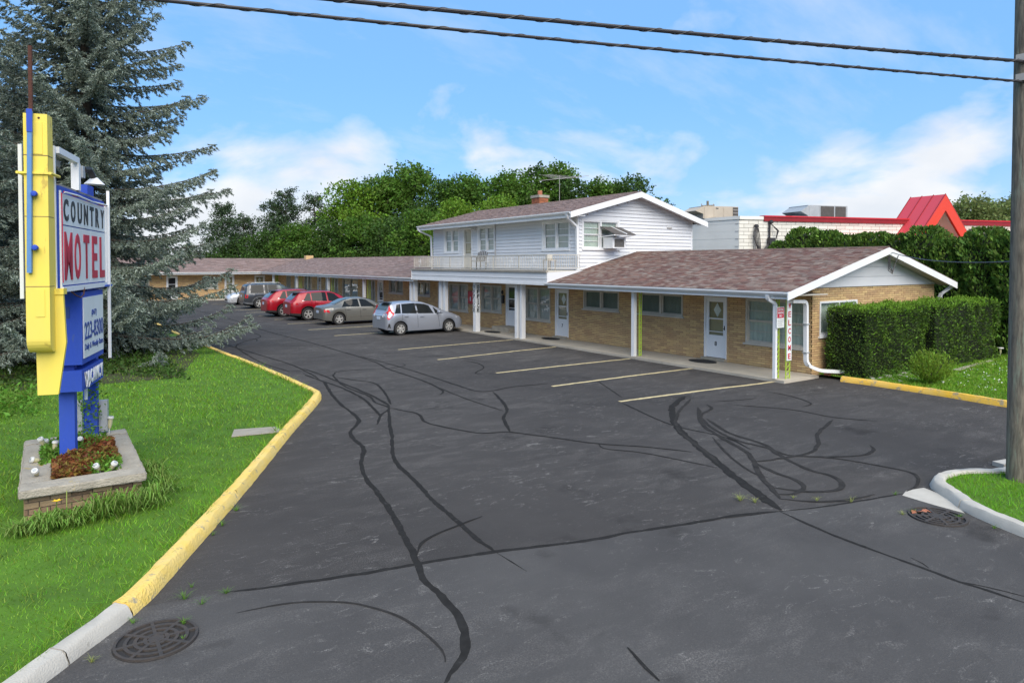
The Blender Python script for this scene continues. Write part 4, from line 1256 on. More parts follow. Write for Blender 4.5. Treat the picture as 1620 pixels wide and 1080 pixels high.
# chimney
ch = MB().box(22.15, 22.75, 29.9, 30.6, 5.7, 6.86).build('chimney', 'brick_red', motel)
MB().box(22.10, 22.80, 29.85, 30.65, 6.86, 7.0).build('chimney_cap', 'old_concrete', ch)
MB().lathe([(0.13, 0), (0.13, 0.24), (0.11, 0.26), (0.0, 0.26)], (22.45, 30.25, 7.0), 10).build('flue_pot', 'brick_fallen', ch)
cr_ = []
for k in range(15):
    z = 5.9 + k * 0.064
    for j in range(6):
        a = 29.9 + j * 0.2 - (0.1 if k % 2 else 0); b = a + 0.19
        a, b = max(a, 29.9), min(b, 30.6)
        if b - a > 0.03: cr_.append((Vector((22.138, a, z)), Vector((0, b - a, 0)), Vector((0, 0, 0.055)), Vector((0.02, 0, 0))))
    for j in range(4):
        a = 22.15 + j * 0.2 - (0.1 if k % 2 else 0); b = a + 0.19
        a, b = max(a, 22.15), min(b, 22.75)
        if b - a > 0.03: cr_.append((Vector((a, 29.888, z)), Vector((b - a, 0, 0)), Vector((0, 0, 0.055)), Vector((0, 0.02, 0))))
pieces('brick', cr_, 'brick_red', ch, 0)
# antenna over the chimney
an = thing('antenna', 'thin metal television antenna above the brick chimney', 'antenna', (23.3, 29.6, 5.7), world=True)
MB().tube([(23.3, 29.6, 5.7), (23.3, 29.6, 8.1)], 0.013, 6).build('mast', 'dull_metal', an)
MB().tube([(21.9, 28.9, 7.95), (24.6, 30.3, 8.1)], 0.010, 5).build('boom', 'dull_metal', an)
for k in range(9):
    t = k / 8; c = Vector((21.9, 28.9, 7.95)).lerp(Vector((24.6, 30.3, 8.1)), t)
    d = Vector((-0.46, 0.89, 0)) * (0.35 + 0.55 * t)
    MB().tube([c - d, c + d], 0.006, 4).build('element', 'dull_metal', an)
MB().tube([(21.4, 28.9, 7.6), (24.2, 28.2, 8.0)], 0.012, 4).build('element', 'dull_metal', an)

# balcony
bal = MB().box(16.34, 18.19, 21.55, 33.55, 2.86, 2.98).build('balcony_deck', 'trim_cream', motel)
MB().box(16.305, 16.338, 21.50, 33.60, 2.44, 2.90).build('balcony_fascia', 'white_siding', motel)
MB().box(16.288, 16.304, 21.48, 33.62, 2.66, 2.685).build('fascia_rib', 'white_paint', motel)
MB().box(16.275, 16.303, 21.48, 33.62, 2.40, 2.50).build('fascia_rib', 'white_paint', motel)
MB().box(16.27, 18.15, 33.57, 33.6, 2.44, 2.90).build('balcony_fascia', 'white_siding', motel)
MB().prism([(16.34, 21.52, 2.52), (18.15, 21.52, 2.98), (16.34, 21.52, 2.90)], (0, -0.03, 0)).build('balcony_fascia', 'white_siding', motel)
MB().obox((16.3, 21.70, 2.53), Vector((RX - 16.3, 0, 1.27)), (0, 0.06, 0), (0, 0, 0.045)).build('flashing', 'white_paint', motel)
MB().box(16.25, 16.36, 21.5, 33.62, 2.90, 2.985).build('deck_edge', 'wood_grey', motel)
rl = MB()
for z in (3.06, 3.60):
    rl.box(16.385, 16.415, 21.6, 33.5, z, z + 0.03)
    rl.box(16.4, 18.12, 21.585, 21.615, z + 0.002, z + 0.028); rl.box(16.4, 18.12, 33.485, 33.515, z + 0.002, z + 0.028)
for yy in [21.6 + 1.983 * k for k in range(7)]:
    rl.box(16.388, 16.412, yy - 0.012, yy + 0.012, 2.98, 3.62)
rl = rl.build('railing', 'trim_cream', motel)
bal_m = MB().box(-0.008, 0.008, -0.008, 0.008, 3.085, 3.60).mesh('baluster'); bal_m.materials.append(MATS['trim_cream'])
for k in range(99):
    inst('baluster', bal_m, Matrix.Translation((16.4, 21.72 + k * 0.119, 0)), rl)
for k in range(14):
    inst('baluster', bal_m, Matrix.Translation((16.52 + k * 0.119, 21.6, 0)), rl)
    inst('baluster', bal_m, Matrix.Translation((16.52 + k * 0.119, 33.5, 0)), rl)
sc = MB()
for yy in (22.6, 24.2, 26.1, 31.6, 32.8):
    for k in range(3):
        sc.tube([(16.395, yy + 0.09 * math.cos(t) * (k + 1) / 2, 3.33 + 0.07 * (k + 1) * math.sin(t)) for t in np.linspace(0, 5.4, 12)], 0.006, 4)
sc.build('scroll_ornament', 'white_paint', rl)

# window air conditioner with its little shed roof
ac = MB().box(19.56, 20.30, 21.25, 21.86, 3.90, 4.36).build('air_conditioner', 'white_paint', motel)
MB().box(19.66, 20.20, 21.238, 21.249, 3.96, 4.30).build('grille', 'interior_dark', ac)
for k in range(9):
    MB().box(19.67, 20.19, 21.229, 21.237, 3.975 + k * 0.037, 3.985 + k * 0.037).build('louvre', 'dull_metal', ac)
aw = MB().obox((19.40, 21.86, 4.80), (0.62, 0, 0), (0, -0.95, -0.34), (0, 0.01, 0.035)).build('awning', 'asphalt_shingle_grey', motel)
MB().obox((20.04, 21.86, 4.80), (0.52, 0, 0), (0, -0.95, -0.34), (0, 0.01, 0.035)).build('awning_panel', 'asphalt_shingle_grey', aw)
MB().obox((20.01, 21.87, 4.83), (0.04, 0, 0), (0, -0.97, -0.345), (0, 0.01, 0.03)).build('awning_batten', 'white_paint', aw)
MB().box(19.36, 20.58, 20.93, 20.97, 4.42, 4.47).build('awning_edge', 'white_paint', aw)
for xx in (19.38, 20.53):
    MB().tube([(xx, 21.85, 4.38), (xx, 20.96, 4.44)], 0.02, 5).build('awning_arm', 'white_paint', aw)

# service cable brackets at the near gable
sb = MB()
for k in range(3):
    sb.tube([(21.3 + 0.05 * k, 10.8, 3.5), (21.25 + 0.06 * k, 10.78, 3.05 + 0.05 * k), (21.5, 10.78, 2.95 + 0.04 * k), (21.68, 10.79, 3.25), (21.9, 10.8, 3.52)], 0.012, 5)
sb.build('service_loop', 'cable', motel)

# things about the motel ----------------------------------------------
def mat_oval(x, y, rx, ry, label):
    mb = MB()
    mb.prism([(x + rx * math.cos(t), y + ry * math.sin(t), 0.078) for t in np.linspace(0, 2 * math.pi, 24)[:-1]], (0, 0, 0.014))
    o = mb.build('doormat', 'black_rubber'); tag(o, label, 'doormat')
    rb = MB()
    for k in range(7):
        yy = -0.75 + 0.25 * k; hw = rx * math.sqrt(max(0.02, 1 - yy * yy)) * 0.86
        rb.box(x - hw, x + hw, y + yy * ry - 0.012, y + yy * ry + 0.012, 0.0925, 0.098)
    rb.build('ribs', 'black_rubber', o)
mat_oval(17.62, 14.85, 0.32, 0.52, 'black oval doormat below white door number 8')
mat_oval(17.6, 22.95, 0.32, 0.5, 'black oval doormat between the door with number 7 and the porch edge')
mat_oval(17.1, 26.75, 0.3, 0.55, 'black oval doormat before the office step')
# red box on the office wall
t = thing('fire_extinguisher_cabinet', 'dark red metal cabinet on the brick wall beside the office window', 'cabinet', (18.05, 30.2, 1.2), world=True)
MB().box(17.99, 18.185, 29.92, 30.5, 1.18, 1.86).build('case', 'red_dark', t)
MB().box(17.975, 17.989, 29.97, 30.45, 1.23, 1.81).build('cabinet_door', 'red_paint', t)
MB().box(17.965, 17.974, 30.15, 30.25, 1.34, 1.56).build('glass_panel', 'lamp_clear', t)
# balcony chair and table fan box
def chair(loc, rz):
    r = thing('balcony_chair', 'dark slatted garden chair on the white balcony', 'chair', loc, rz)
    MB().box(-0.26, 0.26, -0.26, 0.26, 0.38, 0.42).build('seat', 'chair_grey', r)
    for k in range(6):
        x = -0.25 + 0.1 * k
        h = 0.92 - 0.0 * k - 0.35 * ((k - 2.5) / 5) ** 2
        MB().obox((x - 0.035, -0.26, 0.42), (0.07, 0, 0), (0, -0.16, h - 0.42), (0, 0.02, 0.0)).build('back_slat', 'chair_grey', r)
    for sx in (-1, 1):
        MB().box(sx * 0.27 - 0.03, sx * 0.27 + 0.03, -0.28, 0.3, 0.58, 0.61).build('armrest', 'chair_grey', r)
        for sy in (-0.24, 0.26):
            MB().box(sx * 0.27 - 0.025, sx * 0.27 + 0.025, sy - 0.025, sy + 0.025, 0.0, 0.58).build('leg', 'chair_grey', r)
    return r
chair((17.3, 28.3, 2.98), math.radians(115))
t = thing('stool', 'small pale wooden stool on the balcony near the downspout', 'stool', (17.3, 22.65, 2.98))
MB().box(-0.2, 0.2, -0.2, 0.2, 0.4, 0.44).build('seat', 'beige_metal', t)
for sx in (-1, 1):
    for sy in (-1, 1):
        MB().box(sx * 0.17 - 0.02, sx * 0.17 + 0.02, sy * 0.17 - 0.02, sy * 0.17 + 0.02, 0, 0.4).build('leg', 'wood_grey', t)
MB().lathe([(0.12, 0.44), (0.15, 0.5), (0.13, 0.66), (0.0, 0.68)], (0, 0, 0), 10).build('cushion', 'trim_cream', t)
# WELCOME board
t = thing('welcome_sign', 'tall white board with WELCOME in red letters down it', 'sign', (16.95, 11.28, 0.6), world=True)
MB().box(16.845, 17.055, 11.262, 11.284, 0.58, 2.24).build('board', 'sign_white', t)
for k, chh in enumerate('WELCOME'):
    lettering('letter', chh, (16.95, 11.261, 2.095 - k * 0.232), 0.12, 0.155, 'sign_red', t, face=(0, -1), depth=0.006, bold=0.015)
t = thing('parking_sign', 'small red and white customer parking sign on the corner post', 'sign', (16.62, 11.32, 1.7), world=True)
MB().box(16.47, 16.80, 11.33, 11.345, 1.50, 2.07).build('panel', 'sign_white', t)
MB().box(16.49, 16.78, 11.324, 11.3295, 1.77, 2.05).build('red_field', 'sign_red', t)
for k, wd in enumerate(('CUSTOMER', 'PARKING', 'ONLY')):
    lettering('lettering', wd, (16.635, 11.3235, 1.995 - k * 0.085), 0.24 if k < 2 else 0.14, 0.055, 'sign_white', t, face=(0, -1), depth=0.004, bold=0.02)
for k in range(4):
    MB().box(16.51 + 0.01 * (k % 2), 16.76 - 0.02 * (k % 3), 11.326, 11.3295, 1.70 - k * 0.05, 1.715 - k * 0.05).build('small_print', 'dull_metal', t)
# OFFICE letters on the porch post
t = thing('office_sign', 'white letter plates spelling OFFICE down a porch post', 'sign', (16.7, 27.5, 0.9), world=True)
for f_, base in (((-1, 0), (16.572, 27.5)), ((0, -1), (16.7, 27.372))):
    for k, chh in enumerate('OFFICE'):
        z = 2.16 - k * 0.215
        u = Vector((f_[1], -f_[0], 0)); n = Vector((f_[0], f_[1], 0)); c = Vector((base[0], base[1], z))
        r = 0.125
        MB().prism([c + u * (r * math.cos(a)) + Vector((0, 0, r * math.sin(a))) for a in [math.pi / 8 + i * math.pi / 4 for i in range(8)]], n * 0.008).build('letter_plate', 'sign_white', t)
        q = c + n * 0.009
        lettering('letter', chh, q, 0.13 if chh != 'I' else 0.045, 0.175, 'sign_black', t, face=f_, depth=0.004, bold=0.04)

# ================================================================== the roadside sign and its planter
SR = math.radians(-14.78)
sg = thing('motel_sign', 'tall blue and yellow COUNTRY MOTEL sign on two posts in the planter', 'sign', (0.22, 11.55, 0.0), SR)
# local axes: +x faces the car park, +y runs away from the street
for yy in (0.0, 1.3):
    MB().box(-0.095, 0.095, yy - 0.07, yy + 0.07, 0.2, 3.0).build('post', 'blue_paint', sg)
for z in (1.5, 1.62):
    MB().lathe([(0.018, -0.004), (0.018, 0.012), (0.0, 0.016)], (0.02, -0.072, z), 8, 'y').build('bolt', 'blue_paint', sg)
# main cabinet
cab = MB().box(-0.14, 0.235, -1.235, 1.22, 2.93, 4.24).build('cabinet', 'blue_paint', sg)
MB().box(-0.12, 0.22, -1.15, 1.15, 4.242, 4.27).build('cabinet_lid', 'wood_grey', cab)
Y0, Y1, Z0, Z1 = -1.20, 1.19, 2.985, 4.15
fr = MB()
fr.box(0.237, 0.275, -1.245, 1.23, 2.90, 2.965); fr.box(0.237, 0.256, -1.245, -1.21, 2.966, 4.18); fr.box(0.237, 0.272, 1.19, 1.23, 2.966, 4.18)
fr.build('face_frame', 'white_paint', sg)
zd = Z1 - 0.40
MB().box(0.237, 0.252, Y0, Y1, zd + 0.008, Z1).build('name_panel', 'sign_white', sg)
yy = Y0
for k in range(5):
    y1 = Y0 + (Y1 - Y0) * (k + 1) / 5
    MB().box(0.237, 0.252 + 0.001 * (k % 2), yy + 0.004, y1 - 0.006, Z0, zd - 0.008).build('letter_panel', 'sign_white', sg)
    lettering('letter', 'MOTEL'[k], (0.2535, (yy + y1) / 2 + (0.035 if k == 0 else 0), (Z0 + zd) / 2 - 0.01), 0.31 if k else 0.36, 0.62, 'sign_red', sg, face=(1, 0), depth=0.008, bold=0.022)
    yy = y1
for k, c in enumerate('COUNTRY'):
    lettering('letter', c, (0.2525, Y0 + 0.19 + k * 0.335, (zd + Z1) / 2), 0.215, 0.285, 'sign_black', sg, face=(1, 0), depth=0.007, bold=0.028)
# slots across the COUNTRY letters
# ragged neon tubing round the face
nb = MB()
nb.tube([(0.28, -1.21 + 0.24 * k, 4.165 + 0.012 * math.sin(k * 2.1)) for k in range(11)], 0.008, 5)
nb.tube([(0.262, -1.225, 4.15), (0.262, -1.215, 3.8), (0.262, -1.225, 3.4), (0.262, -1.21, 3.02)], 0.007, 5)
nb.build('neon_tube', 'sign_red', sg)
nb = MB().tube([(0.285, -1.2, 4.16), (0.287, -0.6, 4.175), (0.287, 0.2, 4.16), (0.285, 1.2, 4.185)], 0.012, 5); nb.build('tube_rail', 'white_paint', sg)
wr = MB().tube([(0.27, -0.9, 2.9), (0.29, -0.75, 2.84), (0.3, -0.55, 2.80), (0.29, -0.35, 2.83), (0.27, -0.22, 2.93)], 0.009, 5); wr.build('loose_wire', 'rust', sg)
# back face edges seen past the pylon
MB().box(-0.165, -0.142, -1.235, 1.22, 2.95, 4.2).build('back_face', 'sign_white', sg)
MB().box(-0.185, -0.166, -1.25, -1.2, 2.95, 4.1).build('back_tube', 'sign_red', sg)
for (xx, yy, z0, z1) in ((-0.15, -1.30, 2.83, 4.72), (0.20, -1.31, 2.83, 4.72), (0.285, 1.26, 1.75, 4.42)):
    MB().box(xx - 0.02, xx + 0.02, yy - 0.02, yy + 0.02, z0, z1).build('pole_strip', 'white_paint', sg)
bk = MB().box(0.18, 0.25, -1.25, -0.28, 4.64, 4.72).build('bracket_beam', 'white_paint', sg)
MB().box(0.16, 0.255, -0.36, -0.26, 4.27, 4.639).build('bracket_leg', 'white_paint', bk)
MB().box(0.05, 0.15, -1.26, -1.16, 4.27, 4.70).build('bracket_leg', 'wood_grey', bk)
MB().box(0.02, 0.17, -1.25, -0.9, 4.50, 4.58).build('bracket_leg', 'wood_grey', bk)
# floodlight
fl_ = MB().box(0.2, 0.28, -0.24, -0.12, 4.46, 4.62).build('lamp_junction_box', 'grey_metal', sg)
MB().tube([(0.26, -0.12, 4.58), (0.30, 0.0, 4.60), (0.33, 0.1, 4.5)], 0.045, 7).build('lamp_arm', 'black_plastic', fl_)
sh_ = MB().lathe([(0.045, 0.0), (0.06, -0.02), (0.13, -0.09), (0.135, -0.10), (0.12, -0.10), (0.05, -0.05), (0.0, -0.05)], (0.34, 0.12, 4.5), 14)
sh_.build('lamp_shade', 'white_paint', fl_, smooth=True)
MB().box(0.05, 0.2, 0.35, 0.72, 4.27, 4.42).build('cabinet_top_box', 'blue_paint', sg)  # plain blue box standing on the cabinet top
# yellow arrow pylon
PX0, PX1 = -0.03, 0.215
prof = [(-1.60, 5.05), (-1.60, 2.35)] + [(-1.44 - 0.16 * math.cos(a), 2.35 - 0.17 * math.sin(a)) for a in np.linspace(0.15, math.pi * 0.95, 12)] + [(-1.40, 5.05)]
py_ = MB().prism([(PX0, y, z) for y, z in prof], (PX1 - PX0, 0, 0)).build('arrow_pylon', 'yellow_paint', sg)
MB().prism([(PX0 + 0.03, -1.385, 2.88), (0.30, -1.385, 2.88), (0.325, -1.385, 2.28), (0.235, -1.385, 1.64), (PX0 + 0.045, -1.385, 1.64)], (0, 0.06, 0)).build('arrow_head', 'yellow_paint', sg)
MB().box(0.10, 0.31, -1.40, -1.25, 2.88, 2.95).build('arrow_bracket', 'yellow_paint', sg)
for (za, zb) in ((4.55, 4.56), (3.82, 3.828), (2.98, 2.988)):
    MB().box(PX0 - 0.002, PX1 + 0.002, -1.602, -1.398, za, zb).build('panel_seam', 'mortar', py_)
MB().box(PX0 + 0.10, PX1 - 0.05, -1.607, -1.6005, 2.62, 2.95).build('access_plate', 'yellow_paint', py_)
MB().box(PX0 + 0.10, PX1 - 0.05, -1.607, -1.6005, 4.57, 4.95).build('access_plate', 'yellow_paint', py_)
MB().box(PX0 - 0.06, PX1 + 0.04, -1.625, -1.60, 4.33, 4.355).build('strap', 'yellow_paint', py_)
for xx in (PX0 - 0.06, PX1 + 0.03):
    MB().tube([(xx, -1.63, 4.343), (xx, -1.25, 4.343)], 0.018, 6).build('strap_bolt', 'yellow_paint', py_)
MB().prism([(0.075, -1.66, 5.07), (0.028, -1.66, 5.07), (0.000, -1.66, 3.15), (0.047, -1.66, 3.15)], (0, 0.05, 0)).build('blue_channel', 'blue_faded', py_)
MB().box(0.022, 0.08, -1.668, -1.6605, 4.82, 5.09).build('channel_clip', 'blue_paint', py_)
for z in (4.09, 3.45):
    MB().lathe([(0.0, -0.036), (0.02, -0.03), (0.036, 0.0), (0.03, 0.03), (0.0, 0.07)][::-1] if False else [(0.004, -0.10), (0.028, -0.095), (0.036, -0.07), (0.028, -0.03), (0.022, 0.0)], (0.09, -1.602, z), 12, 'y').build('knob', 'blue_paint', py_, smooth=True)
MB().tube([(0.05, -1.6, 5.02), (0.05, -1.59, 5.85)], 0.024, 8).build('rod', 'rust', py_)
MB().lathe([(0.014, 0), (0.014, 0.01), (0.0, 0.012)], (0.13, -1.602, 5.0), 8, 'y').build('screw', 'rust', py_)
# telephone cabinet
ph = MB().box(-0.12, 0.225, -0.19, 1.10, 1.84, 2.86).build('phone_cabinet', 'blue_paint', sg)
MB().box(0.2255, 0.238, -0.13, 1.05, 1.92, 2.78).build('phone_panel', 'sign_white', ph)
lettering('lettering', '(847)', (0.2385, 0.46, 2.53), 0.30, 0.11, 'sign_navy', ph, face=(1, 0), depth=0.005)
lettering('lettering', '223-8300', (0.2385, 0.46, 2.30), 1.12, 0.25, 'sign_navy', ph, face=(1, 0), depth=0.005, bold=0.012)
lettering('lettering', 'Daily & Weekly Rates', (0.2385, 0.46, 2.06), 1.10, 0.115, 'sign_navy', ph, face=(1, 0), depth=0.005)
MB().box(-0.02, 0.08, -0.196, -0.1905, 2.5, 2.66).build('plate', 'sign_navy', ph)
# vacancy box
vb = MB().box(-0.12, 0.225, -0.22, 1.06, 1.47, 1.76).build('vacancy_box', 'blue_paint', sg)
for k, c in enumerate('VACANCY'):
    lettering('letter', c, (0.2265, -0.02 + k * 0.158, 1.615), 0.12, 0.2, 'sign_white', vb, face=(1, 0), depth=0.014, bold=0.02)
MB().tube([(0.245, -0.1, 1.72), (0.25, -0.02, 1.6), (0.26, -0.12, 1.52), (0.25, 0.05, 1.49), (0.245, 0.15, 1.55)], 0.008, 5).build('neon_tube', 'solar_white', vb)
MB().box(-0.1, 0.2, 0.25, 1.35, 2.868, 2.905).build('blue_shelf', 'blue_paint', sg)
MB().box(0.05, 0.3, 1.0, 1.42, 2.90, 2.925).build('blue_shelf', 'blue_paint', sg)
# conduit, wiring and the electric box at the rear post
MB().tube([(0.02, 0.28, 1.47), (0.03, 0.32, 1.0), (0.0, 0.36, 0.6)], 0.01, 5).build('conduit', 'white_paint', sg)
MB().tube([(0.10, 0.55, 1.47), (0.10, 0.55, 1.22)], 0.022, 6).build('conduit', 'white_paint', sg)
eb = MB().box(0.10, 0.22, 1.34, 1.44, 0.55, 1.05).build('electric_box', 'grey_metal', sg)
MB().box(0.12, 0.20, 1.33, 1.339, 0.58, 1.02).build('box_cover', 'grey_metal', eb)
MB().box(-0.26, -0.10, 1.18, 1.22, 0.55, 1.10).build('electric_box', 'grey_metal', sg)

# planter --------------------------------------------------------------
PL = thing('planter', 'low brick planter box with a worn concrete coping below the sign', 'planter', (0.35, 11.55, 0.0), world=True)
core = MB()
core.box(-0.26, 0.99, 10.22, 10.36, 0, 0.42); core.box(-0.26, 0.99, 12.76, 12.9, 0, 0.42); core.box(-0.26, -0.12, 10.36, 12.76, 0, 0.42); core.box(0.85, 0.99, 10.36, 12.76, 0, 0.42)
core = core.build('wall', 'mortar_dark', PL)
pb = []
PF = Pl((0, 10.22, 0), (1, 0, 0), (0, -1, 0)); PS = Pl((0.99, 0, 0), (0, 1, 0), (1, 0, 0)); PW = Pl((-0.26, 0, 0), (0, 1, 0), (-1, 0, 0))
for pl, a, b in ((PF, -0.27, 1.0), (PS, 10.22, 12.9), (PW, 10.22, 12.9)):
    pb += brick_rows(pl, a, b, 0.02, 0.415, [], bl=0.225, bh=0.078, jt=0.012, proud=0.016)
pieces('brick', pb, 'brick_brown', PL, 300)
def coping(x0, x1, y0, y1, z0, z1, name='coping'):
    bm = bmesh.new()
    bmesh.ops.create_cube(bm, size=1)
    for v in bm.verts:
        v.co = Vector((x0 + (v.co.x + 0.5) * (x1 - x0), y0 + (v.co.y + 0.5) * (y1 - y0), z0 + (v.co.z + 0.5) * (z1 - z0)))
    bmesh.ops.subdivide_edges(bm, edges=[e for e in bm.edges if e.calc_length() > 0.3], cuts=14, use_grid_fill=True)
    bmesh.ops.bevel(bm, geom=[e for e in bm.edges if e.is_manifold and e.calc_face_angle(0) > 1.0], offset=0.015, segments=2, affect='EDGES')
    for v in bm.verts:
        v.co += Vector(rng.normal(size=3)) * 0.0035
    me = bpy.data.meshes.new(name); bm.to_mesh(me); bm.free(); shade(me, 50)
    return link(name, me, 'old_concrete', PL)
coping(-0.33, 1.05, 10.08, 10.44, 0.412, 0.514)
coping(-0.33, 1.05, 12.64, 13.0, 0.412, 0.512)
coping(-0.33, 0.02, 10.445, 12.635, 0.412, 0.508)
coping(0.74, 1.05, 10.445, 12.635, 0.412, 0.508)
MB().box(-0.1, 0.84, 10.38, 12.74, 0.05, 0.45).build('soil', 'earth', PL)

# plants in the planter
def rosette_patch(n, x0, x1, y0, y1, z, size, m, name, up=1.0):
    C = np.stack([rng.uniform(x0, x1, n), rng.uniform(y0, y1, n), np.full(n, z)], 1)
    th = rng.uniform(0, 2 * np.pi, n)
    D = np.stack([np.cos(th), np.sin(th), rng.uniform(0.2, 1.0, n) * up], 1)
    b = 0.5 + 0.5 * np.sin(C[:, 0] * 9 + 2) * np.sin(C[:, 1] * 6)
    C[:, 2] += rng.uniform(0, 0.14, n) * (0.5 + b)
    return leaves(C, size, D, asp=0.42, jit=0.35)
o = quads('sedum', rosette_patch(2600, 0.03, 0.42, 10.45, 11.35, 0.46, 0.085, 'red_leaf', 'x'), 'red_leaf'); tag(o, 'dark red low sedum at the front of the planter', 'plant')
o = quads('sedum', rosette_patch(2600, 0.42, 0.80, 10.75, 12.3, 0.46, 0.085, 'red_leaf', 'x'), 'red_leaf'); tag(o, 'reddish brown sedum along the right side of the planter', 'plant')
o = quads('green_plant', rosette_patch(1500, 0.3, 0.8, 10.5, 11.4, 0.46, 0.06, 'weed', 'x'), 'weed'); tag(o, 'green leaves among the red sedum beside two solar lights', 'plant')
o = quads('green_plant', rosette_patch(1900, -0.05, 0.75, 11.7, 12.62, 0.46, 0.085, 'weed', 'x', 1.6), 'weed'); tag(o, 'leafy green plant at the back of the planter between the posts', 'plant')
o = quads('green_plant', rosette_patch(700, -0.12, 0.1, 11.3, 12.2, 0.46, 0.07, 'weed', 'x', 1.6), 'weed'); tag(o, 'small green plant at the left edge of the planter', 'plant')
# vine up the rear post
C = np.stack([0.53 + rng.normal(size=420) * 0.09, 12.70 + rng.normal(size=420) * 0.09, rng.uniform(0.45, 1.45, 420)], 1)
o = quads('vine', leaves(C, 0.055, asp=0.6), 'weed'); tag(o, 'thin green vine climbing the rear blue post', 'plant')
# daylilies in front
def arching(n, cx, cy, h, spread, w):
    th = rng.uniform(0, 2 * np.pi, n)
    o_ = np.stack([np.cos(th), np.sin(th)], 1)
    B = np.concatenate([rng.normal(size=(n, 2)) * 0.05 + np.array([cx, cy]), np.full((n, 1), 0.08)], 1)
    H = h * rng.uniform(0.6, 1.1, n); R = spread * rng.uniform(0.5, 1.1, n)
    a = np.concatenate([np.stack([-o_[:, 1], o_[:, 0]], 1), np.zeros((n, 1))], 1) * w / 2
    V = []
    ts = (0.0, 0.35, 0.7, 1.0); zs = (0, 0.72, 1.0, 0.62)
    pts = [B + np.concatenate([o_ * (R * t)[:, None], (H * z)[:, None]], 1) for t, z in zip(ts, zs)]
    ws = (0.8, 1.0, 0.8, 0.12)
    for i in range(3):
        V.append(np.stack([pts[i] - a * ws[i], pts[i] + a * ws[i], pts[i + 1] + a * ws[i + 1], pts[i + 1] - a * ws[i + 1]], 1))
    return np.concatenate(V)
for cx, cy, h, lab in ((-0.30, 9.83, 0.30, 'leftmost grassy daylily clump before the planter'), (-0.06, 9.78, 0.36, 'daylily clump left of the orange flower before the planter'), (0.22, 9.85, 0.34, 'daylily clump at the middle of the planter front'),
                       (0.5, 9.88, 0.38, 'tall daylily clump right of the planter middle'), (0.78, 9.93, 0.36, 'daylily clump before the planter right end'), (1.10, 10.05, 0.34, 'daylily clump at the planter front right corner'),
                       (1.28, 10.5, 0.30, 'daylily clump beside the planter near its right corner'), (1.30, 11.1, 0.26, 'daylily clump along the planter right side'), (1.27, 11.7, 0.22, 'low grassy clump along the planter right side towards the rear')):
    o = quads('daylily', np.concatenate([arching(80, cx, cy - 0.06, h * (0.62 if cx < 0.4 else 0.8), 0.27, 0.014), arching(35, cx + 0.08, cy - 0.05, h * 0.45, 0.30, 0.012)]), 'daylily'); tag(o, lab, 'daylily', 'daylilies round the planter')
C = np.stack([rng.uniform(-0.2, 0.95, 1500), rng.uniform(9.86, 10.08, 1500), 0.08 + 0.16 * rng.random(1500) ** 1.5], 1)
C[:, 2] += np.where((C[:, 0] > 0.45) & (C[:, 0] < 0.8), 0.16 * rng.random(1500) ** 2, 0)
o = quads('weed', leaves(C, 0.05, asp=0.5), 'weed'); tag(o, 'leafy weeds among the daylilies against the planter bricks', 'weed')
t = thing('flower', 'single orange-yellow flower in front of the planter bricks', 'flower', (0.04, 9.98, 0.08))
MB().tube([(0, 0, 0), (0.01, -0.02, 0.15), (0.02, -0.05, 0.29)], 0.005, 5).build('stem', 'daylily', t)
fm = MB()
for k in range(6):
    a = k * math.pi / 3; d = Vector((math.cos(a), math.sin(a) * 0.8, 0.35)); s_ = Vector((-math.sin(a), math.cos(a), 0)) * 0.022
    c = Vector((0.02, -0.05, 0.29))
    fm.poly([c, c + d * 0.025 + s_, c + d * 0.06, c + d * 0.025 - s_])
fm.build('petals', 'petal_yellow', t)
t = MB().tube([(0.16, 9.99, 0.08), (0.16, 10.0, 0.30), (0.163, 10.02, 0.46)], 0.006, 5).build('stalk', 'dry_grass'); tag(t, 'bare pale flower stalk before the planter wall', 'plant')

# solar garden lights
def solar(loc, rx, ry, label, h=0.15, top=0.043):
    t = thing('solar_light', label, 'garden light', loc, group='solar lights by the sign')
    t.rotation_euler = (rx, ry, 0)
    MB().lathe([(0.008, 0), (0.008, h * 0.4), (0.0, h * 0.4)], (0, 0, -0.06), 8).build('stake', 'solar_white', t)
    MB().lathe([(0.02, h * 0.28), (0.034, h * 0.55), (0.034, h * 0.9), (0.0, h * 0.9)], (0, 0, -0.04), 12).build('lens', 'solar_lens', t, smooth=True)
    MB().lathe([(0.0, 0.0), (top, 0.0), (top, 0.012), (top * 0.85, 0.03), (0.0, 0.034)], (0, 0, h * 0.9 - 0.04), 16).build('cap', 'solar_white', t, smooth=True)
    MB().box(-0.018, 0.018, -0.018, 0.018, h * 0.9 - 0.0055, h * 0.9 - 0.0035).build('solar_cell', 'grey_metal', t)
solar((-0.14, 10.75, 0.52), 0.75, -0.35, 'tipped solar light on the left front of the planter coping')
solar((-0.12, 11.5, 0.52), 0.25, -1.2, 'fallen solar light on the planter left coping', 0.14)
solar((0.05, 11.75, 0.55), 0.0, 0.1, 'upright solar light just left of the front post', 0.2)
solar((-0.06, 12.2, 0.55), 0.3, -0.4, 'far left solar light among the green leaves', 0.2)
solar((-0.03, 12.35, 0.5), 0.2, -0.2, 'low solar light behind the left coping', 0.16)
solar((0.54, 10.58, 0.50), 0.5, -0.45, 'left of two tilted solar lights at the planter front')
solar((0.67, 10.56, 0.50), 0.45, 0.45, 'right of two tilted solar lights at the planter front')
solar((0.80, 12.80, 0.56), 0.05, 0.1, 'upright solar light at the back right planter corner', 0.26, 0.048)
solar((0.42, 12.2, 0.55), 0.9, -0.5, 'leaning solar light between the two posts', 0.2, 0.04)
solar((26.9, 9.85, 0.14), 0.0, 0.0, 'lone solar light on the right lawn by the pole', 0.3, 0.1)

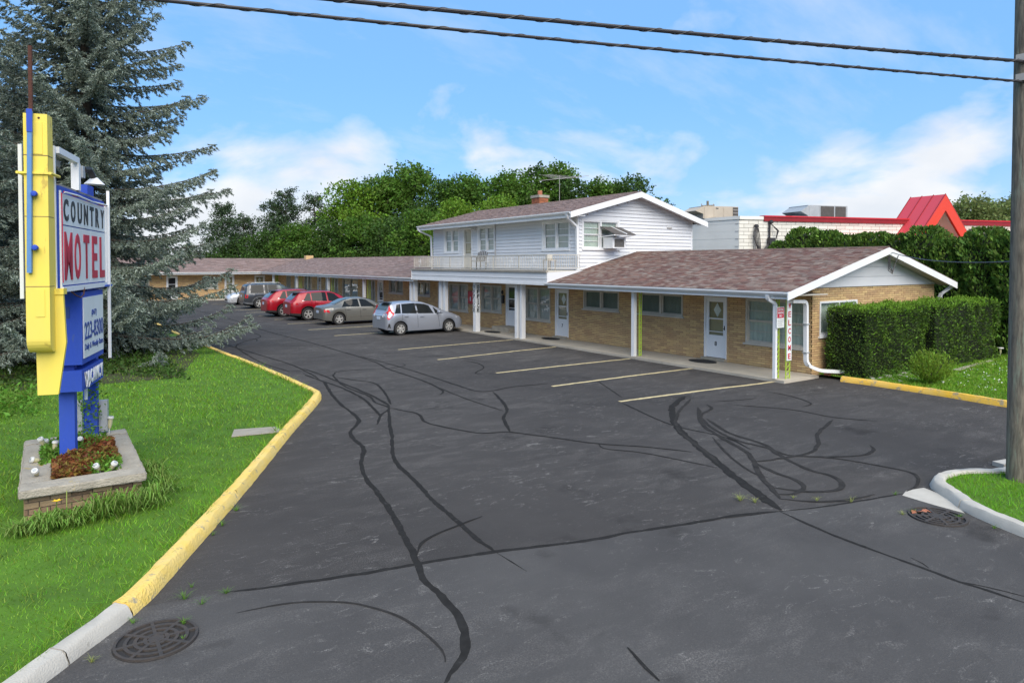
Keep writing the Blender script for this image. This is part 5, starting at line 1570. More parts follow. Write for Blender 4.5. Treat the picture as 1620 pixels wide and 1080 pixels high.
# utility lid in the lawn
u = MB().prism([(2.74, 13.13, 0.095), (3.62, 12.98, 0.095), (3.62, 13.45, 0.095), (2.9, 13.66, 0.095)], (0, 0, 0.015)).build('utility_cover', 'old_concrete')
tag(u, 'flat grey concrete cover set in the left lawn', 'cover')

# storm drains
def drain(c, R, label, squash=1.0, rot=0.0):
    t = thing('storm_drain', label, 'drain', (c[0], c[1], 0.0), rot, group='round storm drains')
    MB().prism([(R * 1.02 * math.cos(a), R * 1.02 * math.sin(a), 0.0035) for a in np.linspace(0, 2 * math.pi, 41)[:-1]], (0, 0, 0.001)).build('shaft', 'interior_dark', t)  # flat dark disc, no hole; shade below the grate put into its colour
    ring = MB()
    n = 40
    rows = []
    for k in range(n + 1):
        a = 2 * math.pi * k / n
        rows.append([(r * math.cos(a), r * math.sin(a), z) for r, z in ((R, 0.0), (R, 0.024), (R * 0.93, 0.024), (R * 0.93, 0.005))])
    ring.grid(rows).build('rim', 'iron', t)
    for rr in (0.27, 0.50, 0.73):
        g_ = MB(); rows = []
        for k in range(n + 1):
            a = 2 * math.pi * k / n
            rows.append([(r * math.cos(a), r * math.sin(a), z) for r, z in ((R * (rr - 0.045), 0.005), (R * (rr - 0.045), 0.022), (R * (rr + 0.045), 0.022), (R * (rr + 0.045), 0.005))])
        g_.grid(rows).build('grate_ring', 'iron', t)
    for k in range(8):
        a = k * math.pi / 4
        d = Vector((math.cos(a), math.sin(a), 0)); s_ = Vector((-math.sin(a), math.cos(a), 0)) * R * 0.045
        MB().obox(d * R * 0.2 - s_ + Vector((0, 0, 0.006)), d * R * 0.75, s_ * 2, (0, 0, 0.0175)).build('grate_bar', 'iron', t)
    MB().prism([(R * 0.2 * math.cos(a), R * 0.2 * math.sin(a), 0.006) for a in np.linspace(0, 2 * math.pi, 13)[:-1]], (0, 0, 0.0165)).build('grate_hub', 'iron', t)
drain((0.74, 6.56), 0.33, 'round iron storm drain grate beside the left kerb')
drain((9.42, 4.12), 0.33, 'round iron storm drain grate beside the right kerb island')
lf_ = MB()
for k in range(5):
    c = Vector((9.3 + 0.05 * k, 4.35 - 0.02 * k, 0.03)); a = k * 1.9
    d = Vector((math.cos(a), math.sin(a), 0.2)) * 0.05; s_ = Vector((-math.sin(a), math.cos(a), 0.3)) * 0.035
    lf_.poly([c - d, c + s_, c + d, c - s_])
o = lf_.build('dead_leaf', 'brick_fallen'); tag(o, 'curled orange dead leaves on the right storm drain', 'leaves')

for p, n, h, m, lab in (((0.98, 6.72, 0), 26, 0.10, 'weed', 'green weed at the far edge of the left storm drain'), ((0.93, 6.42, 0.02), 12, 0.05, 'weed', 'small weed on the rim of the left storm drain'),
                        ((1.06, 7.22, 0), 34, 0.13, 'weed', 'leftmost grass tuft at the end of the long tar seam'), ((1.18, 7.02, 0), 20, 0.10, 'weed', 'grass tuft below the leftmost tuft of the tar seam'), ((1.42, 7.12, 0), 30, 0.11, 'weed', 'grass tuft where the long tar seam begins'),
                        ((1.16, 7.45, 0), 14, 0.07, 'weed', 'tiny weed between kerb and tar seam on the left'), ((0.60, 7.0, 0), 22, 0.08, 'weed', 'weed against the pale end of the left kerb'), ((0.26, 6.5, 0), 26, 0.09, 'dry_grass', 'dry weed between pale kerb and storm drain'),
                        ((1.76, 9.0, 0), 30, 0.11, 'weed', 'weed along the yellow kerb at mid length'), ((1.60, 8.75, 0), 20, 0.08, 'weed', 'low weed along the yellow kerb nearer the street'), ((2.02, 9.45, 0), 34, 0.14, 'weed', 'larger weed along the yellow kerb past the middle'),
                        ((9.15, 4.42, 0), 26, 0.10, 'dry_grass', 'pale grass tuft left of the right storm drain'), ((9.32, 4.36, 0), 26, 0.10, 'weed', 'green weed touching the right storm drain'), ((9.62, 3.95, 0), 26, 0.09, 'weed', 'weed between the right drain and the kerb'), ((9.6, 3.55, 0), 16, 0.08, 'weed', 'small weed at the foot of the right kerb'),
                        ((9.05, 5.05, 0), 22, 0.13, 'dry_grass', 'dry grass tuft in the seam near the right kerb'), ((8.72, 5.35, 0), 24, 0.09, 'dry_grass', 'dry yellow grass in the seam left of the right kerb'), ((8.55, 5.6, 0), 18, 0.07, 'dry_grass', 'thin yellow weed inside the skid loops'),
                        ((7.85, 5.95, 0), 60, 0.14, 'dry_grass', 'yellowed weed patch where the two tar seams meet'), ((7.95, 5.78, 0), 40, 0.11, 'dry_grass', 'smaller yellowed weed just before the seam crossing'), ((9.85, 4.86, 0), 20, 0.08, 'weed', 'weed at the point of the concrete apron')):
    weed(p, int(n * 1.2), h * 0.62, m, lab, w=0.0036, spread=1.2)
o = MB().box(0, 0.01, 0, 0.01, 0, 0.01); 
# bricks and debris by the downspout
for k, (x, y, r, lab) in enumerate(((18.45, 10.98, 0.1, 'loose red brick nearest the motel corner under the downspout'), (18.75, 10.85, -0.2, 'loose red brick under the middle of the downspout'), (19.05, 10.72, 0.3, 'loose red brick at the downspout mouth'))):
    t = MB().box(-0.15, 0.15, -0.09, 0.09, 0, 0.09).build('loose_brick', 'brick_fallen'); t.location = (x, y, 0.08); t.rotation_euler = (0.05, 0.03, r); tag(t, lab, 'brick', 'loose bricks by the downspout')
st_ = []
for k in range(60):
    p = Vector((rng.uniform(18.6, 21), rng.uniform(9.0, 10.1), 0.085)); s_ = rng.uniform(0.03, 0.12)
    st_.append((p, Vector((s_, rng.normal() * 0.02, 0)), Vector((rng.normal() * 0.02, s_ * 0.8, 0)), Vector((0, 0, s_ * 0.25))))
mb = MB()
for q in st_: mb.obox(*q)
o = mb.build('rubble', 'concrete', kind='stuff'); tag(o, 'pale rubble chips between the orange kerb and the hedge', 'rubble')
o = MB().prism([(x, y, 0.09) for x, y in ((22.3, 9.2), (25.4, 9.5), (25.4, 9.62), (22.2, 9.36))], (0, 0, 0.03)).build('edging', 'old_concrete'); tag(o, 'curved grey concrete edging strip along the hedge foot', 'edging')

# ================================================================== hedges, trees
def surf_box(n, x0, x1, y0, y1, z0, z1, rnd=0.12):
    """points scattered on the sides and top of a rounded, slightly lumpy block, with outward normals"""
    A = [(y1 - y0) * (z1 - z0), (y1 - y0) * (z1 - z0), (x1 - x0) * (z1 - z0), (x1 - x0) * (z1 - z0), (x1 - x0) * (y1 - y0)]
    f = rng.choice(5, n, p=np.array(A) / sum(A))
    u, v = rng.random(n), rng.random(n)
    P = np.zeros((n, 3)); Nn = np.zeros((n, 3))
    X, Y, Z = x0 + u * (x1 - x0), y0 + u * (y1 - y0), z0 + v * (z1 - z0)
    for k in range(5):
        m = f == k
        if k == 0: P[m] = np.stack([np.full(m.sum(), x0), Y[m], Z[m]], 1); Nn[m] = (-1, 0, 0)
        if k == 1: P[m] = np.stack([np.full(m.sum(), x1), Y[m], Z[m]], 1); Nn[m] = (1, 0, 0)
        if k == 2: P[m] = np.stack([X[m], np.full(m.sum(), y0), Z[m]], 1); Nn[m] = (0, -1, 0)
        if k == 3: P[m] = np.stack([X[m], np.full(m.sum(), y1), Z[m]], 1); Nn[m] = (0, 1, 0)
        if k == 4: P[m] = np.stack([X[m], y0 + v[m] * (y1 - y0), np.full(m.sum(), z1)], 1); Nn[m] = (0, 0, 1)
    c = np.array([(x0 + x1) / 2, (y0 + y1) / 2, (z0 + z1) / 2]); hs = np.array([(x1 - x0) / 2, (y1 - y0) / 2, (z1 - z0) / 2])
    q = (P - c)
    inner = np.clip(q, -(hs - rnd), hs - rnd)
    inner[:, 2] = np.where(q[:, 2] < 0, q[:, 2], inner[:, 2])
    d = unit(q - inner + 1e-6 * Nn)
    P = c + inner + d * rnd
    return P, unit(Nn + d)
def lump(P, s, a):
    return a * (np.sin(P[:, 0] * s + 1.7 * np.sin(P[:, 1] * s * 0.8)) * np.sin(P[:, 2] * s * 1.1 + P[:, 1] * s * 0.6) + 0.6 * np.sin(P[:, 0] * s * 2.3 + P[:, 2] * s * 1.9))
def hedge_block(name, x0, x1, y0, y1, z0, z1, n, size, m, mt, label, core=0.16, la=0.075, rnd=0.2):
    r = thing(name, label, 'hedge', ((x0 + x1) / 2, (y0 + y1) / 2, z0), world=True)
    MB().box(x0 + core, x1 - core, y0 + core, y1 - core, z0, z1 - core).build('branches', 'hedge_core', r)  # solid core, not branches; its near-black colour stands for the hedge's inner shade
    P, Nn = surf_box(n, x0, x1, y0, y1, z0, z1, rnd)
    dep = rng.random(n) ** 2 * 0.16
    P = P + Nn * (lump(P, 2.6, la) - dep)[:, None]
    D = Nn + np.array([0, 0, 0.5])
    quads('foliage', leaves(P, size, D, asp=0.42, jit=0.75), m, r)
    P, Nn = surf_box(n // 2, x0, x1, y0, y1, z0, z1, rnd)
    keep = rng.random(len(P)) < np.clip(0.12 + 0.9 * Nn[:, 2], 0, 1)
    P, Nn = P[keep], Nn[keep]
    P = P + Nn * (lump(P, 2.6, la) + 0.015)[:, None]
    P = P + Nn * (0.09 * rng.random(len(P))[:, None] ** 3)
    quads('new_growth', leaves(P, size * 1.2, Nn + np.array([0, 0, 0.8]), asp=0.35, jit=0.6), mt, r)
    return r
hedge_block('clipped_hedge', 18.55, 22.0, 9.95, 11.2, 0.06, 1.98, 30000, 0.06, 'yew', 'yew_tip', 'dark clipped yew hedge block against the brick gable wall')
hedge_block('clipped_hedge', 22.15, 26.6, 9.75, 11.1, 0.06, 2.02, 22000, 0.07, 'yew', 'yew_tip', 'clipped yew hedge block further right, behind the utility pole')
# tall arborvitae row: one tree after another
y = 20.2; k = 0
arb = []
lab_pos = ['far left, beside white bricks', 'second from the left end', 'third from the left end', 'fourth from the left end', 'fifth from the left end', 'sixth from the left end', 'seventh from the left end', 'fifth from the pole', 'fourth from the pole', 'third from the pole', 'second from the pole', 'nearest to the pole', 'hidden partly by the pole', 'right of the pole']
n_arb = 12
for k in range(n_arb):
    yy = 20.0 - k * 1.02
    h = (3.2, 4.35, 4.7, 4.55, 4.6, 4.55, 4.4, 4.55, 4.35, 4.5, 4.4, 4.5)[k] + rng.normal() * 0.08
    r = thing('arborvitae', 'arborvitae of the tall screen behind the motel, ' + lab_pos[k], 'tree', (28.2, yy, 0.05), group='tall arborvitae screen')
    n = 7600
    t = rng.random(n)
    zz = t * h
    prof = np.where(t > 0.72, np.sqrt(np.clip(1 - ((t - 0.72) / 0.30) ** 2.6, 0.02, 1)), 1.0) * (0.84 + 0.16 * np.minimum(t * 4, 1))
    a = rng.uniform(0, 2 * np.pi, n)
    R = 0.86 * prof * (1 - 0.28 * rng.random(n) ** 2) * (1 + 0.10 * np.sin(a * 5 + zz * 3 + k) + 0.07 * np.sin(zz * 7 + a * 3))
    P = np.stack([R * np.cos(a) * 1.25, R * np.sin(a), zz], 1)
    D = np.stack([np.cos(a), np.sin(a), np.full(n, 1.3)], 1)
    quads('crown', leaves(P, 0.17, D, asp=0.5, jit=0.55), 'arborvitae', r)
    MB().lathe([(0.6, 0.0), (0.76, 0.5), (0.76, h * 0.78), (0.45, h * 0.92), (0.0, h * 0.95)], (0, 0, 0), 9).build('trunk', 'hedge_core', r)  # dark filler core rather than a stem; crown's inner shade put into its colour
# lime shrub by the orange kerb
t = thing('shrub', 'bright lime green bushy shrub beside the orange kerb', 'shrub', (19.1, 8.55, 0.08))
n = 2600
a = rng.uniform(0, 2 * np.pi, n); ph_ = np.arccos(rng.uniform(-0.5, 1, n)); rr = rng.random(n) ** 0.5
P = np.stack([np.cos(a) * np.sin(ph_) * 0.52, np.sin(a) * np.sin(ph_) * 0.52, np.cos(ph_) * 0.46 + 0.46], 1) * rr[:, None]
P[:, 2] = np.abs(P[:, 2]) + 0.05
D = unit(P - np.array([0, 0, 0.1])) + np.array([0, 0, 0.6])
quads('foliage', leaves(P, 0.07, D, asp=0.4, jit=0.4), 'shrub_lime', t)
sp = []
for k in range(46):
    a = rng.uniform(0, 6.28); e = rng.uniform(0.4, 1.4)
    d = Vector((math.cos(a) * math.cos(e), math.sin(a) * math.cos(e), math.sin(e)))
    for j in range(14):
        sp.append(Vector((0, 0, 0.15)) + d * (0.35 + 0.035 * j) + Vector(rng.normal(size=3)) * 0.012)
sp = np.array([tuple(q) for q in sp])
quads('shoots', leaves(sp, 0.055, asp=0.4), 'shrub_lime', t, kind='stuff')
st_ = MB()
for k in range(7):
    a = k * 0.9; st_.tube([(0, 0, 0), (0.12 * math.cos(a), 0.12 * math.sin(a), 0.3), (0.28 * math.cos(a), 0.28 * math.sin(a), 0.6)], [0.012, 0.009, 0.005], 5)
st_.build('stems', 'bark', t)
C = np.stack([rng.uniform(18.9, 21.5, 900), rng.uniform(9.55, 10.0, 900), 0.08 + 0.22 * rng.random(900) ** 2], 1)
o = quads('weed', leaves(C, 0.05, asp=0.5), 'weed'); tag(o, 'low weeds along the foot of the clipped hedge', 'weed')

# ---- blue spruces
def spruce_mesh(seed, H=17.0, R0=4.7, nb=150, dead_low=True, z_lo=0.4, dens=1.0):
    r_ = np.random.default_rng(seed)
    br = MB(); N1, N2 = [], []            # live needles, dead twigs
    br.tube([(0, 0, 0), (0.03, 0.02, H * 0.35), (-0.02, 0.03, H * 0.7), (0, 0, H)], [0.26, 0.2, 0.1, 0.02], 9)
    sh_c, sh_d, sh_l = [], [], []
    dd_c, dd_d = [], []
    for b in range(nb):
        t = (b + r_.random() * 0.8) / nb
        z = z_lo + (H - z_lo - 0.3) * t ** 1.12
        f = 1 - (z / H)
        L = R0 * (f ** 0.82) * r_.uniform(0.62, 1.08) + 0.25
        a = b * 2.39996 + r_.normal() * 0.25
        droop = (0.10 + 0.22 * f) * r_.uniform(0.5, 1.35)
        rise = 0.05 + 0.55 * (1 - f) ** 1.5
        dh = np.array([math.cos(a), math.sin(a)])
        K = 9
        pts = []
        for k in range(K + 1):
            s = k / K
            pts.append(np.array([dh[0] * L * s, dh[1] * L * s, z + L * (rise * s - droop * s * 1.3 + droop * 1.15 * s ** 2.4)]))
        pts = np.array(pts)
        br.tube([tuple(p) for p in pts], [0.045 * (L / R0) * (1 - 0.9 * k / K) + 0.006 for k in range(K + 1)], 5, caps=False)
        # side branchlets
        m = int(L / 0.075 * dens)
        for j in range(m):
            s = 0.05 + 0.95 * (j + r_.random()) / m
            i0 = min(int(s * K), K - 1); fr_ = s * K - i0
            p = pts[i0] * (1 - fr_) + pts[i0 + 1] * fr_
            side = 1 if j % 2 else -1
            ln = (0.22 + 0.72 * (1 - s) ** 0.7 * min(1, L / 2.5)) * r_.uniform(0.5, 1.2)
            perp = np.array([-dh[1], dh[0]]) * side
            dv = np.array([perp[0] * 0.85 + dh[0] * 0.55, perp[1] * 0.85 + dh[1] * 0.55, -0.25 - 0.75 * r_.random() ** 1.5])
            dv = dv / np.linalg.norm(dv)
            q = max(2, int(ln / 0.115))
            dead = s < 0.09
            for c in range(q):
                u = (c + 0.5) / q * ln
                pt = p + dv * u + np.array([0, 0, -0.10 * (u ** 2)])
                if dead and r_.random() < 0.75:
                    if r_.random() < 0.6: dd_c.append(pt); dd_d.append(dv + r_.normal(size=3) * 0.5)
                    continue
                for w_ in (1, 2):
                    dd = dv + r_.normal(size=3) * 0.45 + np.array([dh[0], dh[1], 0]) * 0.25
                    sh_c.append(pt + r_.normal(size=3) * 0.025); sh_d.append(dd); sh_l.append(0.15 * r_.uniform(0.8, 1.25))
        # tip
        for c in range(4):
            sh_c.append(pts[-1] - np.array([dh[0], dh[1], 0]) * 0.07 * c); sh_d.append(np.array([dh[0], dh[1], 0.15]) + r_.normal(size=3) * 0.25); sh_l.append(0.13)
    C = np.array(sh_c); D = unit(np.array(sh_d)); Ls = np.array(sh_l)
    M = 7
    n = len(C)
    A = unit(np.cross(D, r_.normal(size=(n, 3)))); B = np.cross(D, A)
    out_ = []
    for k in range(M):
        s = (k + r_.random(n)) / M
        th = k * 2.4 + r_.uniform(0, 0.8, n)
        rad = A * np.cos(th)[:, None] + B * np.sin(th)[:, None]
        base = C + D * (Ls * (s - 0.5))[:, None]
        dirn = unit(rad * 0.9 + D * 0.75)
        ln = 0.088 * r_.uniform(0.8, 1.2, n)
        wd = np.cross(dirn, D); wd = unit(wd) * 0.017
        out_.append(np.stack([base - wd, base + wd, base + dirn * ln[:, None]], 1))
    # a slim core for every shoot so that it reads solid
    for ax in (A, B):
        out_.append(np.stack([C - D * (Ls * 0.5)[:, None], C + ax * 0.038, C + D * (Ls * 0.6)[:, None]], 1))
    V = np.concatenate(out_)
    dC = np.array(dd_c); dD = unit(np.array(dd_d))
    dV = np.stack([dC - dD * 0.1 + r_.normal(size=dC.shape) * 0.006, dC + dD * 0.1, dC + r_.normal(size=dC.shape) * 0.01], 1)
    return br, V, dV
def spruce(seed, label, loc, rz, **k):
    r = thing('blue_spruce', label, 'tree', loc, rz, group='blue spruces behind the sign')
    br, V, dV = spruce_mesh(seed, **k)
    br.build('trunk', 'bark', r, smooth=True)
    quads('crown', V, 'spruce', r)
    quads('dead_twigs', dV, 'spruce_dead', r)
    return r
sp1 = spruce(11, 'large blue spruce right of the sign, branches reaching over the yellow kerb', (1.15, 27.2, 0.05), 0.4, H=18.0, R0=5.5, nb=225)
sp2 = spruce(23, 'blue spruce left of the sign, partly outside the picture', (-3.3, 25.0, 0.05), 1.9, H=15.5, R0=4.6, nb=185, dens=0.9)
def tree_copy(src, loc, rz, sc, label, group=None):
    c = copy_tree(src); c.location = loc; c.rotation_euler = (0, 0, rz); c.scale = (sc, sc, sc)
    c['label'] = label
    if group: c['group'] = group
    return c
tree_copy(sp2, (-5.0, 36.0, 0), 3.3, 1.15, 'blue spruce further back on the left edge of the lawn')
tree_copy(sp1, (-1.2, 41.0, 0), 2.2, 0.8, 'farther spruce behind the two big ones, seen through their gaps')
# undergrowth below the spruces
n = 9000
P = np.stack([rng.uniform(-6.5, 3.6, n), rng.uniform(19.5, 27, n), np.zeros(n)], 1)
keep = (P[:, 1] > 21.6 - 0.18 * P[:, 0] + 1.0 * np.sin(P[:, 0] * 1.3)) & (P[:, 0] < 3.2)
P = P[keep]; P[:, 2] = 0.08 + 0.32 * rng.random(len(P)) ** 1.6 * (0.6 + 0.5 * np.sin(P[:, 0] * 2) * np.sin(P[:, 1] * 2.3))
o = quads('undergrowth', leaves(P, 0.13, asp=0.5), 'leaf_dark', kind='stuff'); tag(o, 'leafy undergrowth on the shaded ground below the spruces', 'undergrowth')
n = 2200
P = np.stack([rng.uniform(-3.2, -0.2, n), rng.uniform(17.2, 19.6, n), 0.06 + 0.5 * rng.random(n) ** 1.4], 1)
o = quads('shrub', leaves(P, 0.12, asp=0.4), 'weed'); tag(o, 'weedy green bush at the left edge behind the planter', 'shrub')
n = 900
P = np.stack([rng.uniform(-2.6, -1.1, n), rng.uniform(16.4, 17.3, n), 0.06 + 0.4 * rng.random(n) ** 1.3], 1)
o = quads('shrub', leaves(P, 0.10, asp=0.4), 'red_leaf'); tag(o, 'dark purple-brown low bush at the left edge', 'shrub')
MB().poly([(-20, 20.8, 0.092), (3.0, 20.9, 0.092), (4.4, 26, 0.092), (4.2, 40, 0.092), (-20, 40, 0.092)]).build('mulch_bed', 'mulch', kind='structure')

# ---- broadleaf trees behind the motel
def broadleaf(seed, H, R, m, nl=9000, leaf=0.30, gaps=0.0, low=0.25):
    r_ = np.random.default_rng(seed)
    tr = MB()
    tr.tube([(0, 0, 0), (0.1, 0.05, H * 0.3), (0.0, 0.15, H * 0.62)], [0.03 * H * 0.9, 0.024 * H * 0.8, 0.012 * H], 8)
    cl = []
    nb_ = 30
    for k in range(nb_):
        a = k * 2.39996 + r_.normal() * 0.3
        t = r_.random()
        z = H * (low + (0.93 - low) * t)
        prof = math.sin(math.pi * min(1, max(0.0, (t * 0.86 + 0.14))) ** 0.8) ** 0.6
        rr = R * prof * r_.uniform(0.25, 0.85)
        c = np.array([rr * math.cos(a), rr * math.sin(a), z])
        s = R * r_.uniform(0.22, 0.40)
        cl.append((c, s))
        tr.tube([(0, 0.1, max(H * 0.22, z * 0.55)), tuple((np.array([0, 0.1, z * 0.7]) + c) / 2), tuple(c)], [0.008 * H, 0.005 * H, 0.002 * H], 5, caps=False)
    P = []
    vol = np.array([s ** 2 for _, s in cl]); cnt = (nl * vol / vol.sum()).astype(int)
    for (c, s), q in zip(cl, cnt):
        d = unit(r_.normal(size=(q, 3)))
        rad = s * (0.55 + 0.5 * r_.random(q) ** 0.6)
        nz = 1 + 0.35 * np.sin(d[:, 0] * 6 + c[0]) * np.sin(d[:, 1] * 7 + c[1]) 
        p = c + d * (rad * nz)[:, None] * np.array([1.15, 1.15, 0.8])
        P.append(p)
    P = np.concatenate(P)
    if gaps:
        g_ = np.sin(P[:, 0] * 1.7 + seed) * np.sin(P[:, 1] * 1.9) * np.sin(P[:, 2] * 1.6)
        P = P[g_ < 1 - gaps]
    P = P[P[:, 2] > 0.3]
    return tr, leaves(P, leaf, asp=0.62)
PROTO = {}
def grow(kind, px_loc, sc, rz, label, group):
    """plants a tree of a kind; the first of a kind is the original, the rest copies"""
    if kind not in PROTO:
        seed, H, R, m, nl, lf, gp, low, nm = KINDS[kind]
        r = thing(nm, label, 'tree', px_loc, rz, group)
        tr, V = broadleaf(seed, H, R, m, nl, lf, gp, low)
        tr.build('trunk', 'bark', r, smooth=True)
        quads('crown', V, m, r)
        r.scale = (sc, sc, sc)
        PROTO[kind] = r
        return r
    c = tree_copy(PROTO[kind], px_loc, rz, sc, label, group)
    return c
KINDS = {'mid': (1, 13.0, 5.2, 'leaf_mid', 13000, 0.32, 0.25, 0.22, 'broadleaf_tree'), 'bright': (2, 12.0, 4.6, 'leaf_bright', 12000, 0.30, 0.2, 0.2, 'broadleaf_tree'),
         'dark': (3, 13.0, 4.8, 'leaf_dark', 12000, 0.30, 0.2, 0.15, 'broadleaf_tree'), 'bush': (4, 7.0, 4.2, 'leaf_dark', 9000, 0.27, 0.0, 0.05, 'broadleaf_tree'),
         'bush2': (5, 7.5, 4.0, 'leaf_mid', 9000, 0.27, 0.0, 0.05, 'broadleaf_tree'), 'open': (6, 13.0, 4.0, 'leaf_mid', 5200, 0.33, 0.5, 0.35, 'broadleaf_tree'),
         'willow': (7, 11.0, 5.5, 'leaf_willow', 11000, 0.34, 0.2, 0.12, 'willow_tree')}
BG = 'trees behind the motel'

# ---- pines left of them
def pine(seed, H, R, label, loc, group):
    r_ = np.random.default_rng(seed)
    r = thing('pine_tree', label, 'tree', loc, 0, group)
    tr = MB().tube([(0, 0, 0), (0.1, 0, H * 0.5), (0, 0, H)], [0.22, 0.15, 0.03], 7)
    P = []
    lv = 11
    for k in range(lv):
        z_ = H * (0.18 + 0.78 * k / (lv - 1)); f = 1 - k / lv
        for j in range(7):
            z = z_ + r_.normal() * 0.25
            if r_.random() < 0.12: continue
            a = j * 1.05 + k * 0.7 + r_.normal() * 0.2
            L = R * (0.25 + 0.8 * f ** 0.8) * r_.uniform(0.6, 1.1)
            e = np.array([L * math.cos(a), L * math.sin(a), z + L * r_.uniform(0.0, 0.55)])
            tr.tube([(0, 0, z), tuple(e)], [0.05, 0.015], 4, caps=False)
            nn = int(70 + 90 * f)
            s = r_.uniform(0.35, 1.0, nn) ** 0.8
            c = np.array([0, 0, z]) + (e - np.array([0, 0, z])) * s[:, None]
            P.append(c + r_.normal(size=(nn, 3)) * np.array([0.42, 0.42, 0.34]) * (0.5 + f))
    tr.build('trunk', 'bark', r)
    P = np.concatenate(P)
    quads('crown', leaves(P, 0.36, D=np.tile([0, 0, 0.4], (len(P), 1)), asp=0.28, jit=1.0), 'pine', r)
    return r

grow('bush', (17.9, 89.6, 0), 1.00, 0.00, 'low dark bush behind the end wing at the far left', BG)
grow('bush', (21.7, 84.5, 0), 1.03, 1.70, 'low dark bush below the middle pines', BG)
grow('bush2', (24.3, 80.4, 0), 1.01, 3.40, 'low green bush below the right pines', BG)
grow('bush', (27.3, 78.3, 0), 1.19, 5.10, 'dark bush at the foot of the leftmost tall broadleaf tree', BG)
grow('bush2', (29.9, 74.1, 0), 1.11, 0.52, 'green bush below the bright leftmost tree crown', BG)
grow('bush', (32.4, 70.1, 0), 1.23, 2.22, 'dark bush left of the white upper storey', BG)
grow('bush2', (32.8, 65.0, 0), 1.15, 3.92, 'green bush just beside the upper storey left corner', BG)
grow('bright', (31.1, 80.8, 0), 1.13, 5.62, 'bright green leftmost tall broadleaf tree behind the far wing', BG)
grow('mid', (35.2, 80.4, 0), 1.09, 1.04, 'second tall broadleaf tree from the left behind the far wing', BG)
grow('mid', (38.8, 80.4, 0), 1.22, 2.74, 'tall tree with the highest crown left of the upper storey', BG)
grow('dark', (40.3, 74.5, 0), 1.05, 4.44, 'dark tree rising just left above the upper storey roof', BG)
grow('bright', (32.8, 57.7, 0), 0.80, 6.14, 'bright rounded tree over the left half of the upper roof', BG)
grow('mid', (43.0, 72.6, 0), 1.08, 1.56, 'mid green tree over the left half of the upper roof', BG)
grow('bright', (35.1, 53.7, 0), 0.81, 3.26, 'bright low crown left of the chimney', BG)
grow('mid', (44.9, 66.5, 0), 1.07, 4.96, 'tree with a broad crown left of the chimney', BG)
grow('dark', (48.8, 66.3, 0), 1.18, 0.38, 'tallest dark tree standing behind the chimney', BG)
grow('open', (49.8, 63.2, 0), 1.16, 2.08, 'thin open-crowned tree just right of the chimney', BG)
grow('dark', (49.7, 60.8, 0), 1.01, 3.78, 'dark tree right of the chimney', BG)
grow('open', (52.1, 59.2, 0), 1.00, 5.48, 'small airy tree between chimney and roof peak', BG)
grow('mid', (55.2, 59.4, 0), 0.96, 0.90, 'mid green tree left of the roof peak', BG)
grow('dark', (55.9, 56.6, 0), 1.04, 2.60, 'dark tree directly behind the roof peak', BG)
grow('willow', (107.0, 42.4, 0), 1.15, 4.30, 'pale green willow left of the utility pole behind the red roofed building', BG)
grow('willow', (113.9, 41.3, 0), 1.15, 6.00, 'pale green willow partly hidden by the utility pole', BG)
grow('dark', (15.9, 100.6, 0), 0.47, 1.42, 'dark tree glimpsed behind the big spruce', BG)
grow('bush', (12.1, 100.7, 0), 0.93, 3.12, 'dark bush glimpsed through the spruce branches', BG)
grow('dark', (7.7, 109.8, 0), 0.66, 4.82, 'dark tree behind the sign and spruces', BG)
grow('dark', (-0.9, 109.7, 0), 0.70, 0.24, 'dark tree at the far left behind the spruces', BG)
grow('bush', (2.8, 95.0, 0), 0.77, 1.94, 'dark bush behind the sign', BG)
pine(40, 10.4, 3.4, 'pine at the left beside the spruce branches', (17.8, 89.7, 0), 'pines behind the end wing')
pine(41, 10.8, 3.4, 'left of three pines above the far wing roof', (23.6, 88.2, 0), 'pines behind the end wing')
pine(42, 12.3, 3.4, 'tallest of three pines above the far wing roof', (24.9, 87.3, 0), 'pines behind the end wing')
pine(43, 11.7, 3.4, 'right of three pines above the far wing roof', (27.9, 85.3, 0), 'pines behind the end wing')
pine(44, 9.1, 3.4, 'small pine between the left pine and the group of three', (21.0, 92.4, 0), 'pines behind the end wing')

# ================================================================== neighbour building with the red band
nbd = thing('restaurant_building', 'low white brick building with a red roof band and red A-shaped gable', 'building', (32, 24.3, 0), world=True)
C0 = Vector((31.8, 24.3, 0)); FD = Vector((0.950, -0.312, 0)); FN = Vector((-0.312, -0.950, 0))
ZT = 5.72
RB = Pl(C0, FD, FN)
LW = Pl((31.8, 24.3, 0), (0, 1, 0), (-1, 0, 0))
w1 = MB(); RB.box(w1, 0, 32, 0, ZT, -0.3, 0.0); w1 = w1.build('wall', 'mortar_dark', nbd)
w2 = MB(); LW.box(w2, 0.0, 26, 0, ZT, -0.3, 0.0); w2 = w2.build('wall', 'paint_offwhite', nbd)
bb = brick_rows(RB, 0.0, 14.0, 2.6, ZT - 0.01, [], bl=0.62, bh=0.205, jt=0.02, proud=0.014)
bb.sort(key=lambda b: b[0].x)
pieces('block', bb, 'brick_white', w1, 300)
pieces('block', brick_rows(RB, 14.0, 30.0, 2.6, ZT - 0.01, [], bl=0.62, bh=0.205, jt=0.02, proud=0.014), 'brick_white', w1, 0)
q = []
for k in range(6):
    z = 3.4 + k * 0.42
    p = MB(); LW.box(p, 0.0, 9.0, z, z + 0.40, 0.0, 0.008 + 0.004 * (k % 2)); p.build('panel', 'paint_offwhite', w2)
    s_ = MB(); LW.box(s_, 0.02, 0.25, z - 0.03, z - 0.005, 0.0, 0.03); s_.build('bracket', 'dull_metal', w2)
cp_ = MB(); LW.box(cp_, -0.1, 26, ZT, ZT + 0.18, -0.4, 0.06); cp_.build('coping', 'paint_offwhite', nbd)
